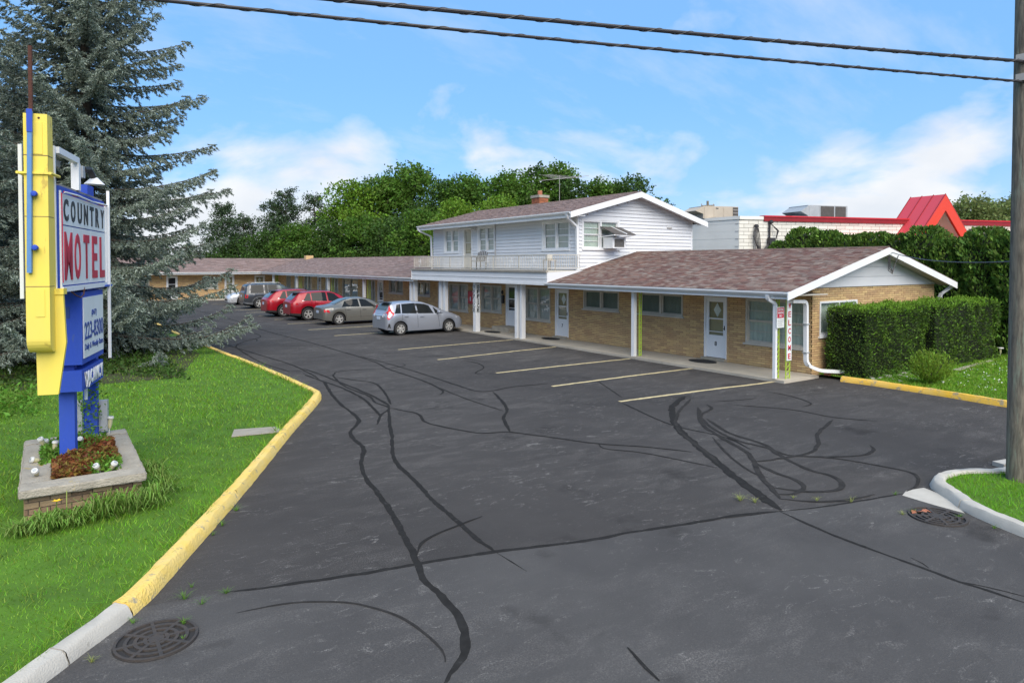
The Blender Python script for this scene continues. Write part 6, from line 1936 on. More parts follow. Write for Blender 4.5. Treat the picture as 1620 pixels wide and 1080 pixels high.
cp_ = MB(); RB.box(cp_, 0.0, 1.55, ZT, ZT + 0.18, -0.4, 0.06); cp_.build('coping', 'paint_offwhite', nbd)
rb_ = MB(); RB.box(rb_, 1.56, 32, ZT - 0.08, ZT + 0.16, -0.35, 0.10); rb_ = rb_.build('roof_band', 'red_dark', nbd)
r2 = MB(); RB.box(r2, 1.56, 32, ZT + 0.161, ZT + 0.24, -0.35, 0.14); r2.build('band_cap', 'red_paint', rb_)
rf_ = MB().poly([RB.p(0, ZT - 0.05, -0.3), RB.p(32, ZT - 0.05, -0.3), RB.p(32, ZT - 0.05, -26), (31.9, 50.0, ZT - 0.05)]).build('flat_roof', 'asphalt_shingle_grey', nbd)
# lower canopy edge glimpsed over the screen
r3 = MB(); RB.box(r3, 6.2, 26, 4.35, 4.62, 0.0, 1.0); r3.build('canopy', 'red_metal', nbd)
# A-shaped gable
gx = RB.p(13.1, 0, 1.2)
GD = Vector((0.98, -0.2, 0)).normalized(); GN = Vector((-0.2, -0.98, 0)).normalized()
AP, BZ, HW = 7.30, 4.0, 2.95
def gp(u, z, d): return gx + GD * u + GN * d + Vector((0, 0, z))
th = 0.85
k_ = (AP - BZ) / HW
gf = MB()
zi = AP - 0.9
for sgn in (-1, 1):
    gf.prism([gp(0, AP, 0), gp(sgn * HW, BZ, 0), gp(sgn * (HW - (AP - zi) / k_), BZ, 0), gp(0, zi, 0)], GN * 0.12 if sgn < 0 else GN * 0.121)
gf.build('gable_front', 'red_metal', nbd)
for sgn in (-1, 1):
    a, b = gp(0, AP + 0.02, 0.125), gp(sgn * HW, BZ, 0.125)
    pnl = MB().obox(a, b - a, -GN * 2.3, Vector((0, 0, 0.03))).build('gable_roof', 'red_roof', nbd)
    for j in range(4):
        o0 = -GN * (0.02 + 0.74 * j)
        MB().obox(a + o0 + Vector((0, 0, 0.031)), b - a, -GN * 0.035, Vector((0, 0, 0.045))).build('standing_seam', 'red_dark', pnl)
gw_ = MB(); gw_.prism([gp(0, zi + 0.05, -0.9), gp(-1.5, zi + 0.05 - 1.5 * k_, -0.9), gp(1.5, zi + 0.05 - 1.5 * k_, -0.9)], -GN * 0.1); gw_.build('gable_wall', 'paint_offwhite', nbd)
# right soffit inside
for sgn in (-1, 1):
    a, b = gp(0, zi, -0.02), gp(sgn * (HW - (AP - zi) / k_), BZ, -0.02)
    MB().obox(a, b - a, -GN * 0.9, Vector((0, 0, 0.02))).build('gable_soffit', 'paint_offwhite', nbd)
# rooftop units
def rooftop(name, p, w, d, h, m, label, hood=True, fan=True):
    t = thing(name, label, 'rooftop unit', p, math.atan2(FD.y, FD.x))
    MB().box(0, w, 0, d, 0, h).build('housing', m, t)
    if hood:
        MB().prism([(0, -0.02, h * 0.35), (0, -0.02, h * 0.95), (-0.55, -0.02, h * 0.6)], (0, d, 0)).build('intake_hood', m, t)
    if fan:
        MB().box(w * 0.84, w * 0.99, -0.012, 0, 0.05, h * 0.93).build('coil', 'asphalt_shingle_grey', t)
        for k in range(3):
            MB().box(w * 0.845, w * 0.985, -0.022, -0.013, h * (0.2 + 0.25 * k), h * (0.2 + 0.25 * k) + 0.03).build('coil_bar', 'dull_metal', t)
    for k in range(3):
        MB().box(w * (0.03 + 0.27 * k), w * (0.28 + 0.27 * k), -0.015, 0, 0.06, h - 0.06).build('service_panel', m, t)
    MB().box(w * 0.35, w * 0.42, -0.024, -0.016, h * 0.78, h * 0.86).build('label_plate', 'sign_black', t)
    return t
rooftop('rooftop_air_handler', RB.p(-0.9, ZT + 0.18, -2.2), 2.35, 1.6, 0.72, 'beige_metal', 'beige rooftop air unit above the white corner of the neighbour building')
t = rooftop('rooftop_air_handler', RB.p(7.0, ZT + 0.2, -3.0), 3.0, 1.8, 1.0, 'grey_metal', 'grey rooftop air unit above the red roof band', fan=False)
MB().box(0.95, 1.95, -0.03, -0.016, 0.08, 0.95).build('coil', 'asphalt_shingle_grey', t)
MB().box(2.05, 2.85, -0.03, -0.016, 0.08, 0.95).build('coil', 'asphalt_shingle_grey', t)
MB().prism([(-1.0, -0.05, 0.0), (0.0, -0.05, 0.0), (0.0, -0.05, 0.30), (-1.2, -0.05, 0.30)], (0, 0.7, 0)).build('duct', 'grey_metal', t)
# electric service on the corner
es = thing('electric_service', 'tangle of black service cables and masts on the white brick wall', 'cables', RB.p(1.3, 3.2, 0.1), world=True)
for u, z1 in ((0.95, 5.3), (1.9, 5.55)):
    MB().tube([RB.p(u, 2.6, 0.1), RB.p(u, z1, 0.1)], 0.055, 8).build('mast', 'dull_metal' if u < 1.2 else 'cable', es)
    MB().lathe([(0.05, -0.05), (0.14, 0.0), (0.13, 0.1), (0.05, 0.16)], RB.p(u + 0.08, z1, 0.12), 8).build('weatherhead', 'cable', es)
for k in range(5):
    u0 = 0.9 + 0.05 * k
    MB().tube([RB.p(u0, 5.25, 0.2), RB.p(u0 - 0.15 + 0.05 * k, 4.8, 0.25), RB.p(1.0 + 0.06 * k, 4.1 - 0.06 * k, 0.28), RB.p(1.5, 3.85 + 0.08 * k, 0.28), RB.p(1.85, 4.3 + 0.04 * k, 0.2)], 0.026, 5).build('cable_loop', 'cable', es)
for k in range(3):
    MB().tube([RB.p(1.9, 5.5, 0.2), RB.p(2.3 + 0.05 * k, 5.1, 0.25), RB.p(2.2, 4.6, 0.25), RB.p(1.9, 4.4, 0.2)], 0.022, 5).build('cable_loop', 'cable', es)
MB().obox(RB.p(1.75, 4.15, 0.1), FD * 0.35, FN * 0.25, (0, 0, 0.55)).build('splice_box', 'cable', es)
MB().tube([RB.p(2.1, 4.5, 0.25), RB.p(3.2, 4.45, 0.6), RB.p(4.6, 4.1, 1.0)], 0.03, 5).build('service_cable', 'cable', es)
# far pole
fp = thing('far_utility_pole', 'distant utility pole with one crossarm behind the white building', 'utility pole', (64.1, 53.4, 0), world=True)
MB().tube([(64.1, 53.4, 0), (64.1, 53.4, 10.6)], [0.2, 0.14], 8).build('pole', 'pole_wood', fp)
MB().obox((64.1 - 0.72, 53.4 + 0.33, 9.95), (1.44, -0.75, 0.08), (0.07, 0.12, 0), (0, 0, 0.13)).build('crossarm', 'pole_wood', fp)
for k in (0.05, 0.95):
    MB().lathe([(0.05, 0), (0.07, 0.1), (0.03, 0.2)], (64.1 - 0.72 + 1.44 * k, 53.45 + 0.33 - 0.75 * k, 10.1), 6).build('insulator', 'dull_metal', fp)

# ================================================================== utility pole and overhead cables
up_ = thing('utility_pole', 'thick weathered wooden utility pole on the grass island at the right', 'utility pole', (11.80, 4.04, 0.06))
pm = MB()
n = 28
rows = []
for k in range(45):
    z = 12.5 * k / 44
    rr = 0.178 - 0.0030 * z
    rows.append([(rr * (1 + 0.012 * math.sin(a * 9 + z * 0.7) + rng.normal() * 0.004) * math.cos(a), rr * (1 + 0.012 * math.sin(a * 9 + z * 0.7)) * math.sin(a), z) for a in np.linspace(0, 2 * math.pi, n + 1)])
pm.grid(rows).build('shaft', 'pole_wood', up_, smooth=True)
for z in (6.1, 5.82):
    MB().box(-0.24, -0.1, -0.06, 0.06, z, z + 0.1).build('cable_clamp', 'dull_metal', up_)
sd_ = Vector((-0.967, 0.254, 0))
def cable(name, a, s_end, z_end, zc, r, label, extra=14, off=(0, 0)):
    """sagging cable from beyond the pole to a far support on the left; the mid sag is zc"""
    a = Vector(a)
    mb = MB(); pts = []
    for k in range(60):
        s = -extra + (s_end + extra) * k / 59
        t = s / s_end
        z = a.z + (z_end - a.z) * t - 4 * zc * t * (1 - t) if s >= 0 else a.z - 0.02 * s + 0.0
        pts.append(a + sd_ * s + Vector((0, 0, z - a.z)))
    o = thing(name, label, 'cable', a, world=True)
    mb.tube(pts, r, 8, caps=True).build('jacket', 'cable', o, smooth=True)
    # lashing wire wound round the bundle
    wr_ = MB(); hp = []
    for k in range(0, 900):
        s = -2 + 24 * k / 899
        t = s / s_end
        z = a.z + (z_end - a.z) * t - 4 * zc * t * (1 - t) if s >= 0 else a.z - 0.02 * s
        c = a + sd_ * s + Vector((0, 0, z - a.z)); ang = s * 2 * math.pi / 0.42
        hp.append(c + Vector((0.254 * math.cos(ang), 0.967 * math.cos(ang), math.sin(ang))) * (r + 0.003))
    wr_.tube(hp, 0.0035, 4, caps=False).build('lashing_wire', 'lashing', o)
    return o
PA = Vector((11.62, 4.02, 0))
cable('overhead_cable', (PA.x, PA.y, 6.16), 42.0, 6.1, 0.48, 0.024, 'thick bundled black overhead cable, upper of the two across the sky')
cable('overhead_cable', (PA.x, PA.y, 5.87), 42.0, 5.85, 0.33, 0.018, 'black overhead cable, lower of the two across the sky')
o = MB().tube([Vector((21.55, 10.82, 3.6)).lerp(Vector((11.95, 4.1, 3.3)), t) - Vector((0, 0, 0.5 * t * (1 - t))) for t in np.linspace(0, 1, 24)], 0.012, 6).build('service_drop', 'cable')
tag(o, 'thin service cable from the brick gable to the utility pole', 'cable')
o = MB().prism([(12.55, 4.52, 0.0), (12.9, 4.45, 0.0), (12.95, 4.62, 0.0), (12.6, 4.7, 0.0)], (0, 0, 0.07)).build('concrete_block', 'concrete'); tag(o, 'small pale concrete lump just behind the utility pole', 'block')

# ================================================================== parked vehicles
def interp(xs, tab):
    X = [t[0] for t in tab]
    return [np.interp(xs, X, [t[i] for t in tab]) for i in range(1, len(tab[0]))]
def smooth1(a, k=5):
    p = np.pad(a, k, mode='edge'); w = np.hanning(2 * k + 1); w /= w.sum()
    return np.convolve(p, w, 'valid')
class Car:
    """x forward from the rear bumper, y left, z up; tab rows: x, half width, sill, shoulder, top, top half width"""
    def __init__(s, name, label, cat, tab, wheels, paint, L, wr=0.32, arch=0.06, clad=None):
        s.root = thing(name, label, cat)
        s.L, s.wr = L, wr
        xs = np.linspace(0, L, 181)
        w, sill, sh, top, wt = interp(xs, tab)
        s.xs = xs
        w, sh, top, wt = (smooth1(a, 3) for a in (w, sh, top, wt))
        # plan rounding at both ends
        e0 = np.clip(xs / 0.22, 0, 1); e1 = np.clip((L - xs) / 0.30, 0, 1)
        rnd_ = (1 - 0.16 * (1 - np.sqrt(1 - (1 - e0) ** 2))) * (1 - 0.26 * (1 - np.sqrt(1 - (1 - e1) ** 2)))
        s.w, s.sh, s.top, s.wt = w * rnd_, sh, top, wt * rnd_
        zb = sill.copy()
        for xw in wheels:
            R = wr + arch
            d = np.abs(xs - xw)
            a = np.where(d < R, wr + np.sqrt(np.clip(R * R - d * d, 0, None)), 0)
            zb = np.maximum(zb, np.where(d < R, a, 0))
        s.zb = zb
        mb = MB(); rows = []
        for i in range(len(xs)):
            rows.append(s.ring(i))
        full = []
        for i, r in enumerate(rows):
            full.append([(xs[i], y, z) for y, z in r] + [(xs[i], -y, z) for y, z in r[-2::-1]])
        mb.grid(full)
        mb.poly(full[0]); mb.poly(full[-1][::-1])
        s.body = mb.build('body', paint, s.root)
        shade(s.body.data, 28)
        s.body.data.materials.append(MATS['underbody'])
        if clad: s.body.data.materials.append(MATS[clad])
        nr = len(full[0]) - 1
        for i in range(len(xs) - 1):
            for k in range(nr):
                f = i * nr + k
                kk = k if k < nr / 2 else nr - 1 - k
                if kk <= 1: s.body.data.polygons[f].material_index = 1
                elif clad and kk == 2: s.body.data.polygons[f].material_index = 2
        ub = MB().box(0.25, L - 0.25, -0.6, 0.6, 0.2, 0.5); ub.build('chassis', 'underbody', s.root)
        s.wheels = wheels
    def ring(s, i):
        w, zb, sh, top, wt = s.w[i], s.zb[i], s.sh[i], s.top[i], s.wt[i]
        H = sh - zb
        zt = max(top - 0.07, sh + 0.005)
        return [(0, zb + 0.02), (w * 0.80, zb + 0.01), (w * 0.955, zb), (w * 0.985, zb + 0.16 * H), (w, zb + 0.45 * H), (w * 0.995, zb + 0.70 * H), (w * 0.975, zb + 0.92 * H), (w * 0.945, sh),
                (w * 0.945 * 0.5 + wt * 0.5 + 0.008, (sh + zt) / 2), (wt, zt), (wt * 0.93, max(top - 0.03, sh + 0.006)), (wt * 0.75, max(top - 0.008, sh + 0.007)), (wt * 0.4, top + 0.006), (0, top + 0.01)]
    def side_y(s, x, z):
        i = int(np.clip(np.searchsorted(s.xs, x), 0, len(s.xs) - 1))
        r = s.ring(i)[2:10]
        return float(np.interp(z, [q[1] for q in r], [q[0] for q in r]))
    def at(s, arr, x): return float(np.interp(x, s.xs, arr))
    def side(s, name, poly, m, off=0.006, parent=None, sides=(-1, 1), th=0.0):
        for sg_ in sides:
            P = [Vector((x, sg_ * (s.side_y(x, z) + off), z)) for x, z in poly]
            if sg_ > 0: P = P[::-1]
            MB().poly(P).build(name, m, parent or s.root) if not th else MB().prism(P, (0, sg_ * th, 0)).build(name, m, parent or s.root)
    def window(s, x0b, x0t, x1b, x1t, lo=0.02, hi=0.085, m='car_glass', name='side_window', n=8, sides=(-1, 1)):
        for sg_ in sides:
            rows = []
            for i in range(n + 1):
                r = []
                for j in range(4):
                    v = j / 3
                    a, b = x0b + (x0t - x0b) * v, x1b + (x1t - x1b) * v
                    x = a + (b - a) * i / n
                    zl, zh = s.at(s.sh, x) + lo, s.at(s.top, x) - hi
                    zh = max(zh, zl + 0.005)
                    z = zl + (zh - zl) * v
                    r.append((x, sg_ * (s.side_y(x, z) + 0.005), z))
                rows.append(r)
            MB().grid(rows).build(name, m, s.root, smooth=True)
    def screen(s, xa, xb, m='car_glass', name='windscreen', k=0.86, n=10, off=0.012):
        rows = []
        for i in range(n + 1):
            x = xa + (xb - xa) * i / n
            z0 = s.at(s.top, x); dz = (s.at(s.top, x + 0.02) - s.at(s.top, x - 0.02)) / 0.04
            nx, nz = -dz / math.hypot(1, dz), 1 / math.hypot(1, dz)
            wt = s.at(s.wt, x)
            rows.append([(x + nx * off, wt * k * v, z0 + nz * off + 0.008 - 0.022 * v ** 4) for v in np.linspace(-1, 1, 9)])
        MB().grid(rows).build(name, m, s.root, smooth=True)
    def rear(s, name, poly, m, off=0.012, parent=None):
        """polygon in (y, z) laid on the tail"""
        P = []
        for y, z in poly:
            k = np.argmax(s.top >= z) if z > s.top[0] else 0
            x = s.xs[k]
            w = s.at(s.w, x); x += 0.10 * (abs(y) / w) ** 4
            P.append(Vector((x - off, y, z)))
        return MB().prism(P, (-0.012, 0, 0)).build(name, m, parent or s.root)
    def make_wheels(s, rim='alloy', spokes=5, track=None, double=False):
        for xw in s.wheels:
            for sg_ in (-1, 1):
                w = s.at(s.w, xw); yo = sg_ * (w - 0.015); r = s.wr; wd = 0.205
                tm = MB().lathe([(r * 0.62, 0), (r * 0.93, 0.004), (r, 0.03), (r, wd - 0.03), (r * 0.93, wd), (r * 0.62, wd)], (0, 0, 0), 28, 'y', caps=False)
                t = tm.build('wheel', 'black_rubber', s.root, smooth=True)
                t.location = (xw, yo if sg_ < 0 else yo - wd, r)
                face = -0.002 if sg_ < 0 else wd + 0.002
                di = 1 if sg_ < 0 else -1
                dk = MB().lathe([(r * 0.62, 0), (0.01, 0)], (0, face + di * 0.07, 0), 24, 'y').build('brake_disc', 'underbody', t)
                rm = MB()
                rows = []
                for k in range(29):
                    a = 2 * math.pi * k / 28
                    rows.append([(q * math.cos(a), y_, q * math.sin(a)) for q, y_ in ((r * 0.66, face + di * 0.004), (r * 0.66, face), (r * 0.585, face), (r * 0.57, face + di * 0.05))])
                rm.grid(rows)
                for k in range(spokes):
                    a = 2 * math.pi * k / spokes + 0.3
                    offs = (-0.14, 0.14) if double else (0.0,)
                    for oo in offs:
                        d = Vector((math.cos(a + oo), 0, math.sin(a + oo))); q = Vector((-math.sin(a + oo), 0, math.cos(a + oo)))
                        wd_ = 0.028 if double else 0.05
                        rm.prism([d * r * 0.1 - q * wd_ * 1.0 + Vector((0, face + di * 0.015, 0)), d * r * 0.60 - q * wd_ * 0.75 + Vector((0, face + di * 0.004, 0)), d * r * 0.60 + q * wd_ * 0.75 + Vector((0, face + di * 0.004, 0)), d * r * 0.1 + q * wd_ * 1.0 + Vector((0, face + di * 0.015, 0))], (0, di * 0.03, 0))
                rm.lathe([(0.06, 0), (0.05, -di * 0.012), (0.0, -di * 0.014)], (0, face + di * 0.012, 0), 12, 'y')
                rm.build('rim', rim, t)
    def mirrors(s, x, paint):
        z = s.at(s.sh, x) + 0.06
        for sg_ in (-1, 1):
            y = s.at(s.w, x) * 0.95
            c = Vector((x, sg_ * (y + 0.09), z + 0.03))
            bm = bmesh.new(); bmesh.ops.create_uvsphere(bm, u_segments=10, v_segments=8, radius=1)
            for v in bm.verts: v.co = Vector((v.co.x * 0.06, v.co.y * 0.11, v.co.z * 0.075)) + c
            me = bpy.data.meshes.new('mirror'); bm.to_mesh(me); bm.free(); shade(me, 60)
            o = link('mirror', me, paint, s.root)
            MB().box(x - 0.03, x + 0.03, min(sg_ * (y - 0.03), sg_ * (y + 0.06)), max(sg_ * (y - 0.03), sg_ * (y + 0.06)), z - 0.05, z).build('mirror_foot', 'black_plastic', o)
    def seams(s, xs_, handles=()):
        for x0, x1 in xs_:
            zs = np.linspace(0.06, 0.98, 9)
            for sg_ in (-1, 1):
                rows = []
                for t in zs:
                    x = x0 + (x1 - x0) * t
                    zb = max(0.28, s.at(s.zb, x) + 0.02); z = zb + (s.at(s.sh, x) - zb) * t
                    y = s.side_y(x, z) + 0.003
                    rows.append([(x - 0.006, sg_ * y, z), (x + 0.006, sg_ * y, z)])
                MB().grid(rows).build('door_gap', 'underbody', s.root)
        for x in handles:
            z = s.at(s.sh, x) - 0.11
            for sg_ in (-1, 1):
                y = s.side_y(x, z)
                MB().box(x - 0.10, x + 0.10, min(sg_ * y, sg_ * (y + 0.035)), max(sg_ * y, sg_ * (y + 0.035)), z - 0.02, z + 0.015).build('door_handle', s.body.data.materials[0].name, s.root)
    def place(s, x_rear, y, rz=0.0, flip=False):
        s.root.location = (x_rear, y, 0)
        s.root.rotation_euler = (0, 0, rz)

# silver hatchback (nearest)
c = Car('hatchback_car', 'silver-blue hatchback nearest the office, parked nose to the porch', 'car',
        [(0.0, 0.78, 0.30, 0.86, 0.93, 0.66), (0.04, 0.83, 0.28, 0.90, 1.00, 0.66), (0.22, 0.845, 0.26, 0.96, 1.30, 0.62), (0.36, 0.85, 0.24, 0.985, 1.44, 0.57), (0.75, 0.85, 0.20, 0.985, 1.495, 0.58), (1.4, 0.85, 0.19, 0.955, 1.525, 0.59), (2.0, 0.85, 0.19, 0.935, 1.47, 0.58), (2.5, 0.85, 0.19, 0.92, 1.31, 0.58), (3.05, 0.85, 0.20, 0.90, 1.07, 0.60), (3.3, 0.85, 0.20, 0.88, 0.99, 0.64), (3.6, 0.84, 0.20, 0.82, 0.90, 0.64), (3.85, 0.82, 0.21, 0.73, 0.79, 0.62), (4.0, 0.80, 0.22, 0.60, 0.66, 0.62), (4.06, 0.78, 0.25, 0.52, 0.56, 0.60)],
        (0.70, 3.23), 'paint_silver_blue', 4.06, wr=0.30)
c.make_wheels(spokes=6, double=True)
c.window(0.42, 0.60, 0.72, 0.78); c.window(0.78, 0.84, 1.52, 1.50); c.window(1.60, 1.58, 2.42, 2.25); c.window(2.50, 2.46, 2.95, 2.50, hi=0.10)
c.side('pillar_trim', [(1.525, 1.0), (1.595, 1.0), (1.575, 1.42), (1.505, 1.42)], 'black_plastic', 0.004)
c.screen(0.12, 0.32, name='rear_window', k=0.80, m='car_glass_pale'); c.screen(2.35, 3.15, m='car_glass')
MB().box(0.16, 0.42, -0.52, 0.52, 1.475, 1.50).build('spoiler', 'black_plastic', c.root)
for sg_ in (-1, 1):
    c.side('tail_lamp', [(0.05, 0.76), (0.12, 0.74), (0.34, 0.93), (0.40, 1.02), (0.30, 1.10), (0.24, 1.34), (0.20, 1.36), (0.14, 1.10), (0.07, 0.94)], 'lamp_red', 0.010, sides=(sg_,), th=0.008)
    c.rear('tail_lamp', [(sg_ * 0.42, 0.82), (sg_ * 0.76, 0.76), (sg_ * 0.76, 1.0), (sg_ * 0.64, 1.12), (sg_ * 0.60, 1.04), (sg_ * 0.46, 1.0)], 'lamp_red')
    c.side('bumper_vent', [(0.06, 0.34), (0.20, 0.36), (0.16, 0.56), (0.10, 0.56)], 'black_plastic', 0.008, sides=(sg_,))
    c.rear('reverse_lamp', [(sg_ * 0.42, 0.84), (sg_ * 0.58, 0.82), (sg_ * 0.56, 0.96), (sg_ * 0.46, 0.98)], 'lamp_clear', 0.026)
c.rear('garnish', [(-0.40, 0.90), (0.40, 0.90), (0.38, 0.96), (-0.38, 0.96)], 'chrome')
c.rear('licence_plate', [(-0.17, 0.72), (0.17, 0.72), (0.17, 0.86), (-0.17, 0.86)], 'plate')
c.rear('bumper_trim', [(-0.66, 0.34), (0.66, 0.34), (0.68, 0.46), (-0.68, 0.46)], 'black_plastic', 0.006)
c.rear('bumper_recess', [(-0.55, 0.56), (0.55, 0.56), (0.58, 0.68), (-0.58, 0.68)], 'paint_silver_blue', 0.004)
c.side('head_lamp', [(3.62, 0.70), (3.95, 0.60), (3.80, 0.74), (3.50, 0.82)], 'lamp_clear', 0.008)
c.mirrors(2.62, 'paint_silver_blue'); c.seams([(0.80, 0.78), (1.58, 1.55), (2.72, 2.62)], (0.98, 1.78))
c.place(12.50, 29.2, math.radians(1.5))

# grey saloon
c = Car('saloon_car', 'warm grey four-door saloon between the hatchback and the red vehicles', 'car',
        [(0.0, 0.78, 0.30, 0.82, 0.90, 0.70), (0.08, 0.84, 0.27, 0.88, 1.00, 0.68), (0.45, 0.87, 0.23, 0.915, 1.045, 0.67), (0.75, 0.875, 0.21, 0.93, 1.11, 0.62), (1.25, 0.875, 0.19, 0.935, 1.33, 0.57), (1.65, 0.875, 0.18, 0.93, 1.425, 0.57), (2.2, 0.875, 0.18, 0.92, 1.435, 0.58), (2.7, 0.875, 0.18, 0.91, 1.34, 0.57), (3.2, 0.875, 0.18, 0.89, 1.09, 0.60), (3.5, 0.875, 0.19, 0.86, 0.95, 0.66), (4.0, 0.86, 0.20, 0.78, 0.85, 0.66), (4.3, 0.83, 0.21, 0.68, 0.74, 0.64), (4.45, 0.80, 0.24, 0.55, 0.60, 0.62), (4.49, 0.78, 0.27, 0.48, 0.52, 0.60)],
        (0.87, 3.57), 'paint_grey', 4.49, wr=0.315)
c.make_wheels(spokes=5)
c.window(1.02, 1.22, 2.02, 1.98); c.window(2.10, 2.06, 3.05, 2.45, hi=0.09)
c.screen(0.72, 1.42, name='rear_window', k=0.84, m='car_glass_pale'); c.screen(2.52, 3.40)
for sg_ in (-1, 1):
    c.side('tail_lamp', [(0.05, 0.70), (0.36, 0.68), (0.30, 0.82), (0.05, 0.84)], 'lamp_red', 0.010, sides=(sg_,), th=0.008)
    c.rear('tail_lamp', [(sg_ * 0.46, 0.70), (sg_ * 0.76, 0.68), (sg_ * 0.76, 0.85), (sg_ * 0.44, 0.84)], 'lamp_red')
c.rear('trunk_panel', [(-0.44, 0.58), (0.44, 0.58), (0.43, 0.84), (-0.43, 0.84)], 'paint_grey', 0.004)
c.rear('licence_plate', [(-0.17, 0.63), (0.17, 0.63), (0.17, 0.77), (-0.17, 0.77)], 'plate', 0.02)
c.rear('bumper_shadow', [(-0.62, 0.30), (0.62, 0.30), (0.66, 0.42), (-0.66, 0.42)], 'black_plastic', 0.006)
c.side('chrome_strip', [(1.35, 0.40), (3.15, 0.42), (3.15, 0.435), (1.35, 0.415)], 'chrome', 0.006)
c.side('head_lamp', [(4.0, 0.62), (4.36, 0.54), (4.3, 0.64), (3.95, 0.74)], 'lamp_clear', 0.008)
c.mirrors(2.86, 'paint_grey'); c.seams([(1.30, 1.15), (2.08, 2.03), (3.05, 2.95)], (1.38, 2.28))
c.place(11.92, 35.95, math.radians(0.5))

# two red sport-utility vehicles
def suv_red(name, label, x, y, slope, rz):
    top = [(0.0, 0.80, 0.36, 1.00, 1.05, 0.70), (0.05, 0.87, 0.33, 1.04, 1.12, 0.70), (0.30, 0.905, 0.30, 1.10, 1.36, 0.66), (0.55 + 0.1 * slope, 0.92, 0.27, 1.12, 1.58, 0.63), (1.0, 0.925, 0.24, 1.11, 1.655, 0.63), (1.8, 0.925, 0.23, 1.08, 1.69, 0.64), (2.4, 0.925, 0.23, 1.06, 1.65, 0.63), (2.9, 0.925, 0.23, 1.05, 1.47, 0.62), (3.35, 0.925, 0.24, 1.03, 1.19, 0.66), (3.6, 0.92, 0.24, 1.00, 1.09, 0.70), (4.2, 0.90, 0.25, 0.92, 1.00, 0.70), (4.5, 0.87, 0.27, 0.80, 0.86, 0.68), (4.66, 0.84, 0.30, 0.62, 0.68, 0.66), (4.69, 0.82, 0.33, 0.55, 0.60, 0.64)]
    c = Car(name, label, 'car', top, (0.98, 3.66), 'paint_red', 4.69, wr=0.365, clad='black_plastic')
    c.make_wheels(spokes=5, double=True)
    c.window(0.70, 0.98, 1.16, 1.14, hi=0.10); c.window(1.22, 1.20, 2.10, 2.06); c.window(2.18, 2.14, 3.15, 2.60)
    c.side('window_chrome', [(0.62, 1.135), (3.2, 1.055), (3.2, 1.075), (0.66, 1.155)], 'chrome', 0.007)
    c.screen(0.12, 0.48 + 0.06 * slope, name='rear_window', k=0.84, m='car_glass_pale'); c.screen(2.62, 3.42)
    MB().box(0.30 + 0.08 * slope, 0.75, -0.56, 0.56, 1.575, 1.60).build('spoiler', 'black_plastic', c.root)
    for sg_ in (-1, 1):
        c.side('tail_lamp', [(0.05, 0.84), (0.42, 0.92), (0.34, 1.02), (0.05, 1.0)], 'lamp_red', 0.010, sides=(sg_,), th=0.01)
        c.rear('tail_lamp', [(sg_ * 0.46, 0.88), (sg_ * 0.82, 0.84), (sg_ * 0.80, 1.0), (sg_ * 0.62, 1.10), (sg_ * 0.56, 0.98)], 'lamp_red')
        c.rear('exhaust', [(sg_ * 0.50, 0.34), (sg_ * 0.62, 0.34), (sg_ * 0.62, 0.40), (sg_ * 0.50, 0.40)], 'chrome', 0.02)
    c.rear('licence_plate', [(-0.17, 0.76), (0.17, 0.76), (0.17, 0.92), (-0.17, 0.92)], 'plate', 0.016)
    c.rear('bumper_trim', [(-0.72, 0.36), (0.72, 0.36), (0.76, 0.54), (-0.76, 0.54)], 'black_plastic', 0.008)
    c.rear('bumper_chrome', [(-0.70, 0.55), (0.70, 0.55), (0.70, 0.58), (-0.70, 0.58)], 'chrome', 0.014)
    c.side('head_lamp', [(4.1, 0.78), (4.5, 0.70), (4.44, 0.80), (4.05, 0.88)], 'lamp_clear', 0.008)
    c.mirrors(2.92, 'paint_red'); c.seams([(1.20, 1.12), (2.16, 2.12), (3.15, 3.05)], (1.45, 2.4))
    for sg_ in (-1, 1):
        MB().tube([(0.9, sg_ * 0.58, 1.66), (1.0, sg_ * 0.58, 1.70), (2.3, sg_ * 0.58, 1.71), (2.45, sg_ * 0.58, 1.66)], 0.014, 5).build('roof_rail', 'black_plastic', c.root)
    c.place(x, y, rz)
suv_red('sport_utility_vehicle', 'red sport-utility vehicle beside the grey saloon', 11.35, 39.75, 0.0, math.radians(0.5))
suv_red('sport_utility_vehicle', 'red sport-utility vehicle beside the dark grey one', 10.95, 43.2, 1.0, math.radians(-0.5))

# charcoal boxy sport-utility vehicle
c = Car('sport_utility_vehicle', 'dark grey boxy sport-utility vehicle with roof rack, left of the red ones', 'car',
        [(0.0, 0.90, 0.40, 1.08, 1.13, 0.78), (0.05, 0.95, 0.37, 1.10, 1.22, 0.77), (0.20, 0.975, 0.34, 1.12, 1.66, 0.72), (0.34, 0.985, 0.32, 1.12, 1.76, 0.71), (1.0, 0.985, 0.28, 1.10, 1.79, 0.72), (2.2, 0.985, 0.27, 1.08, 1.79, 0.72), (2.75, 0.985, 0.27, 1.07, 1.72, 0.71), (3.2, 0.985, 0.27, 1.06, 1.45, 0.71), (3.55, 0.985, 0.28, 1.05, 1.20, 0.74), (4.0, 0.97, 0.28, 1.00, 1.10, 0.76), (4.5, 0.95, 0.29, 0.92, 1.02, 0.76), (4.72, 0.92, 0.31, 0.75, 0.84, 0.74), (4.78, 0.90, 0.35, 0.62, 0.68, 0.72)],
        (1.02, 3.72), 'paint_charcoal', 4.78, wr=0.375, clad='cladding_grey')
c.make_wheels(spokes=5)
c.window(0.42, 0.50, 1.35, 1.33); c.window(1.46, 1.44, 1.66, 1.64); c.window(1.70, 1.68, 2.32, 2.30); c.window(2.42, 2.40, 3.36, 2.85, m='car_glass_pale')
c.side('pillar', [(1.36, 1.12), (1.45, 1.12), (1.43, 1.70), (1.34, 1.70)], 'dull_metal', 0.004)
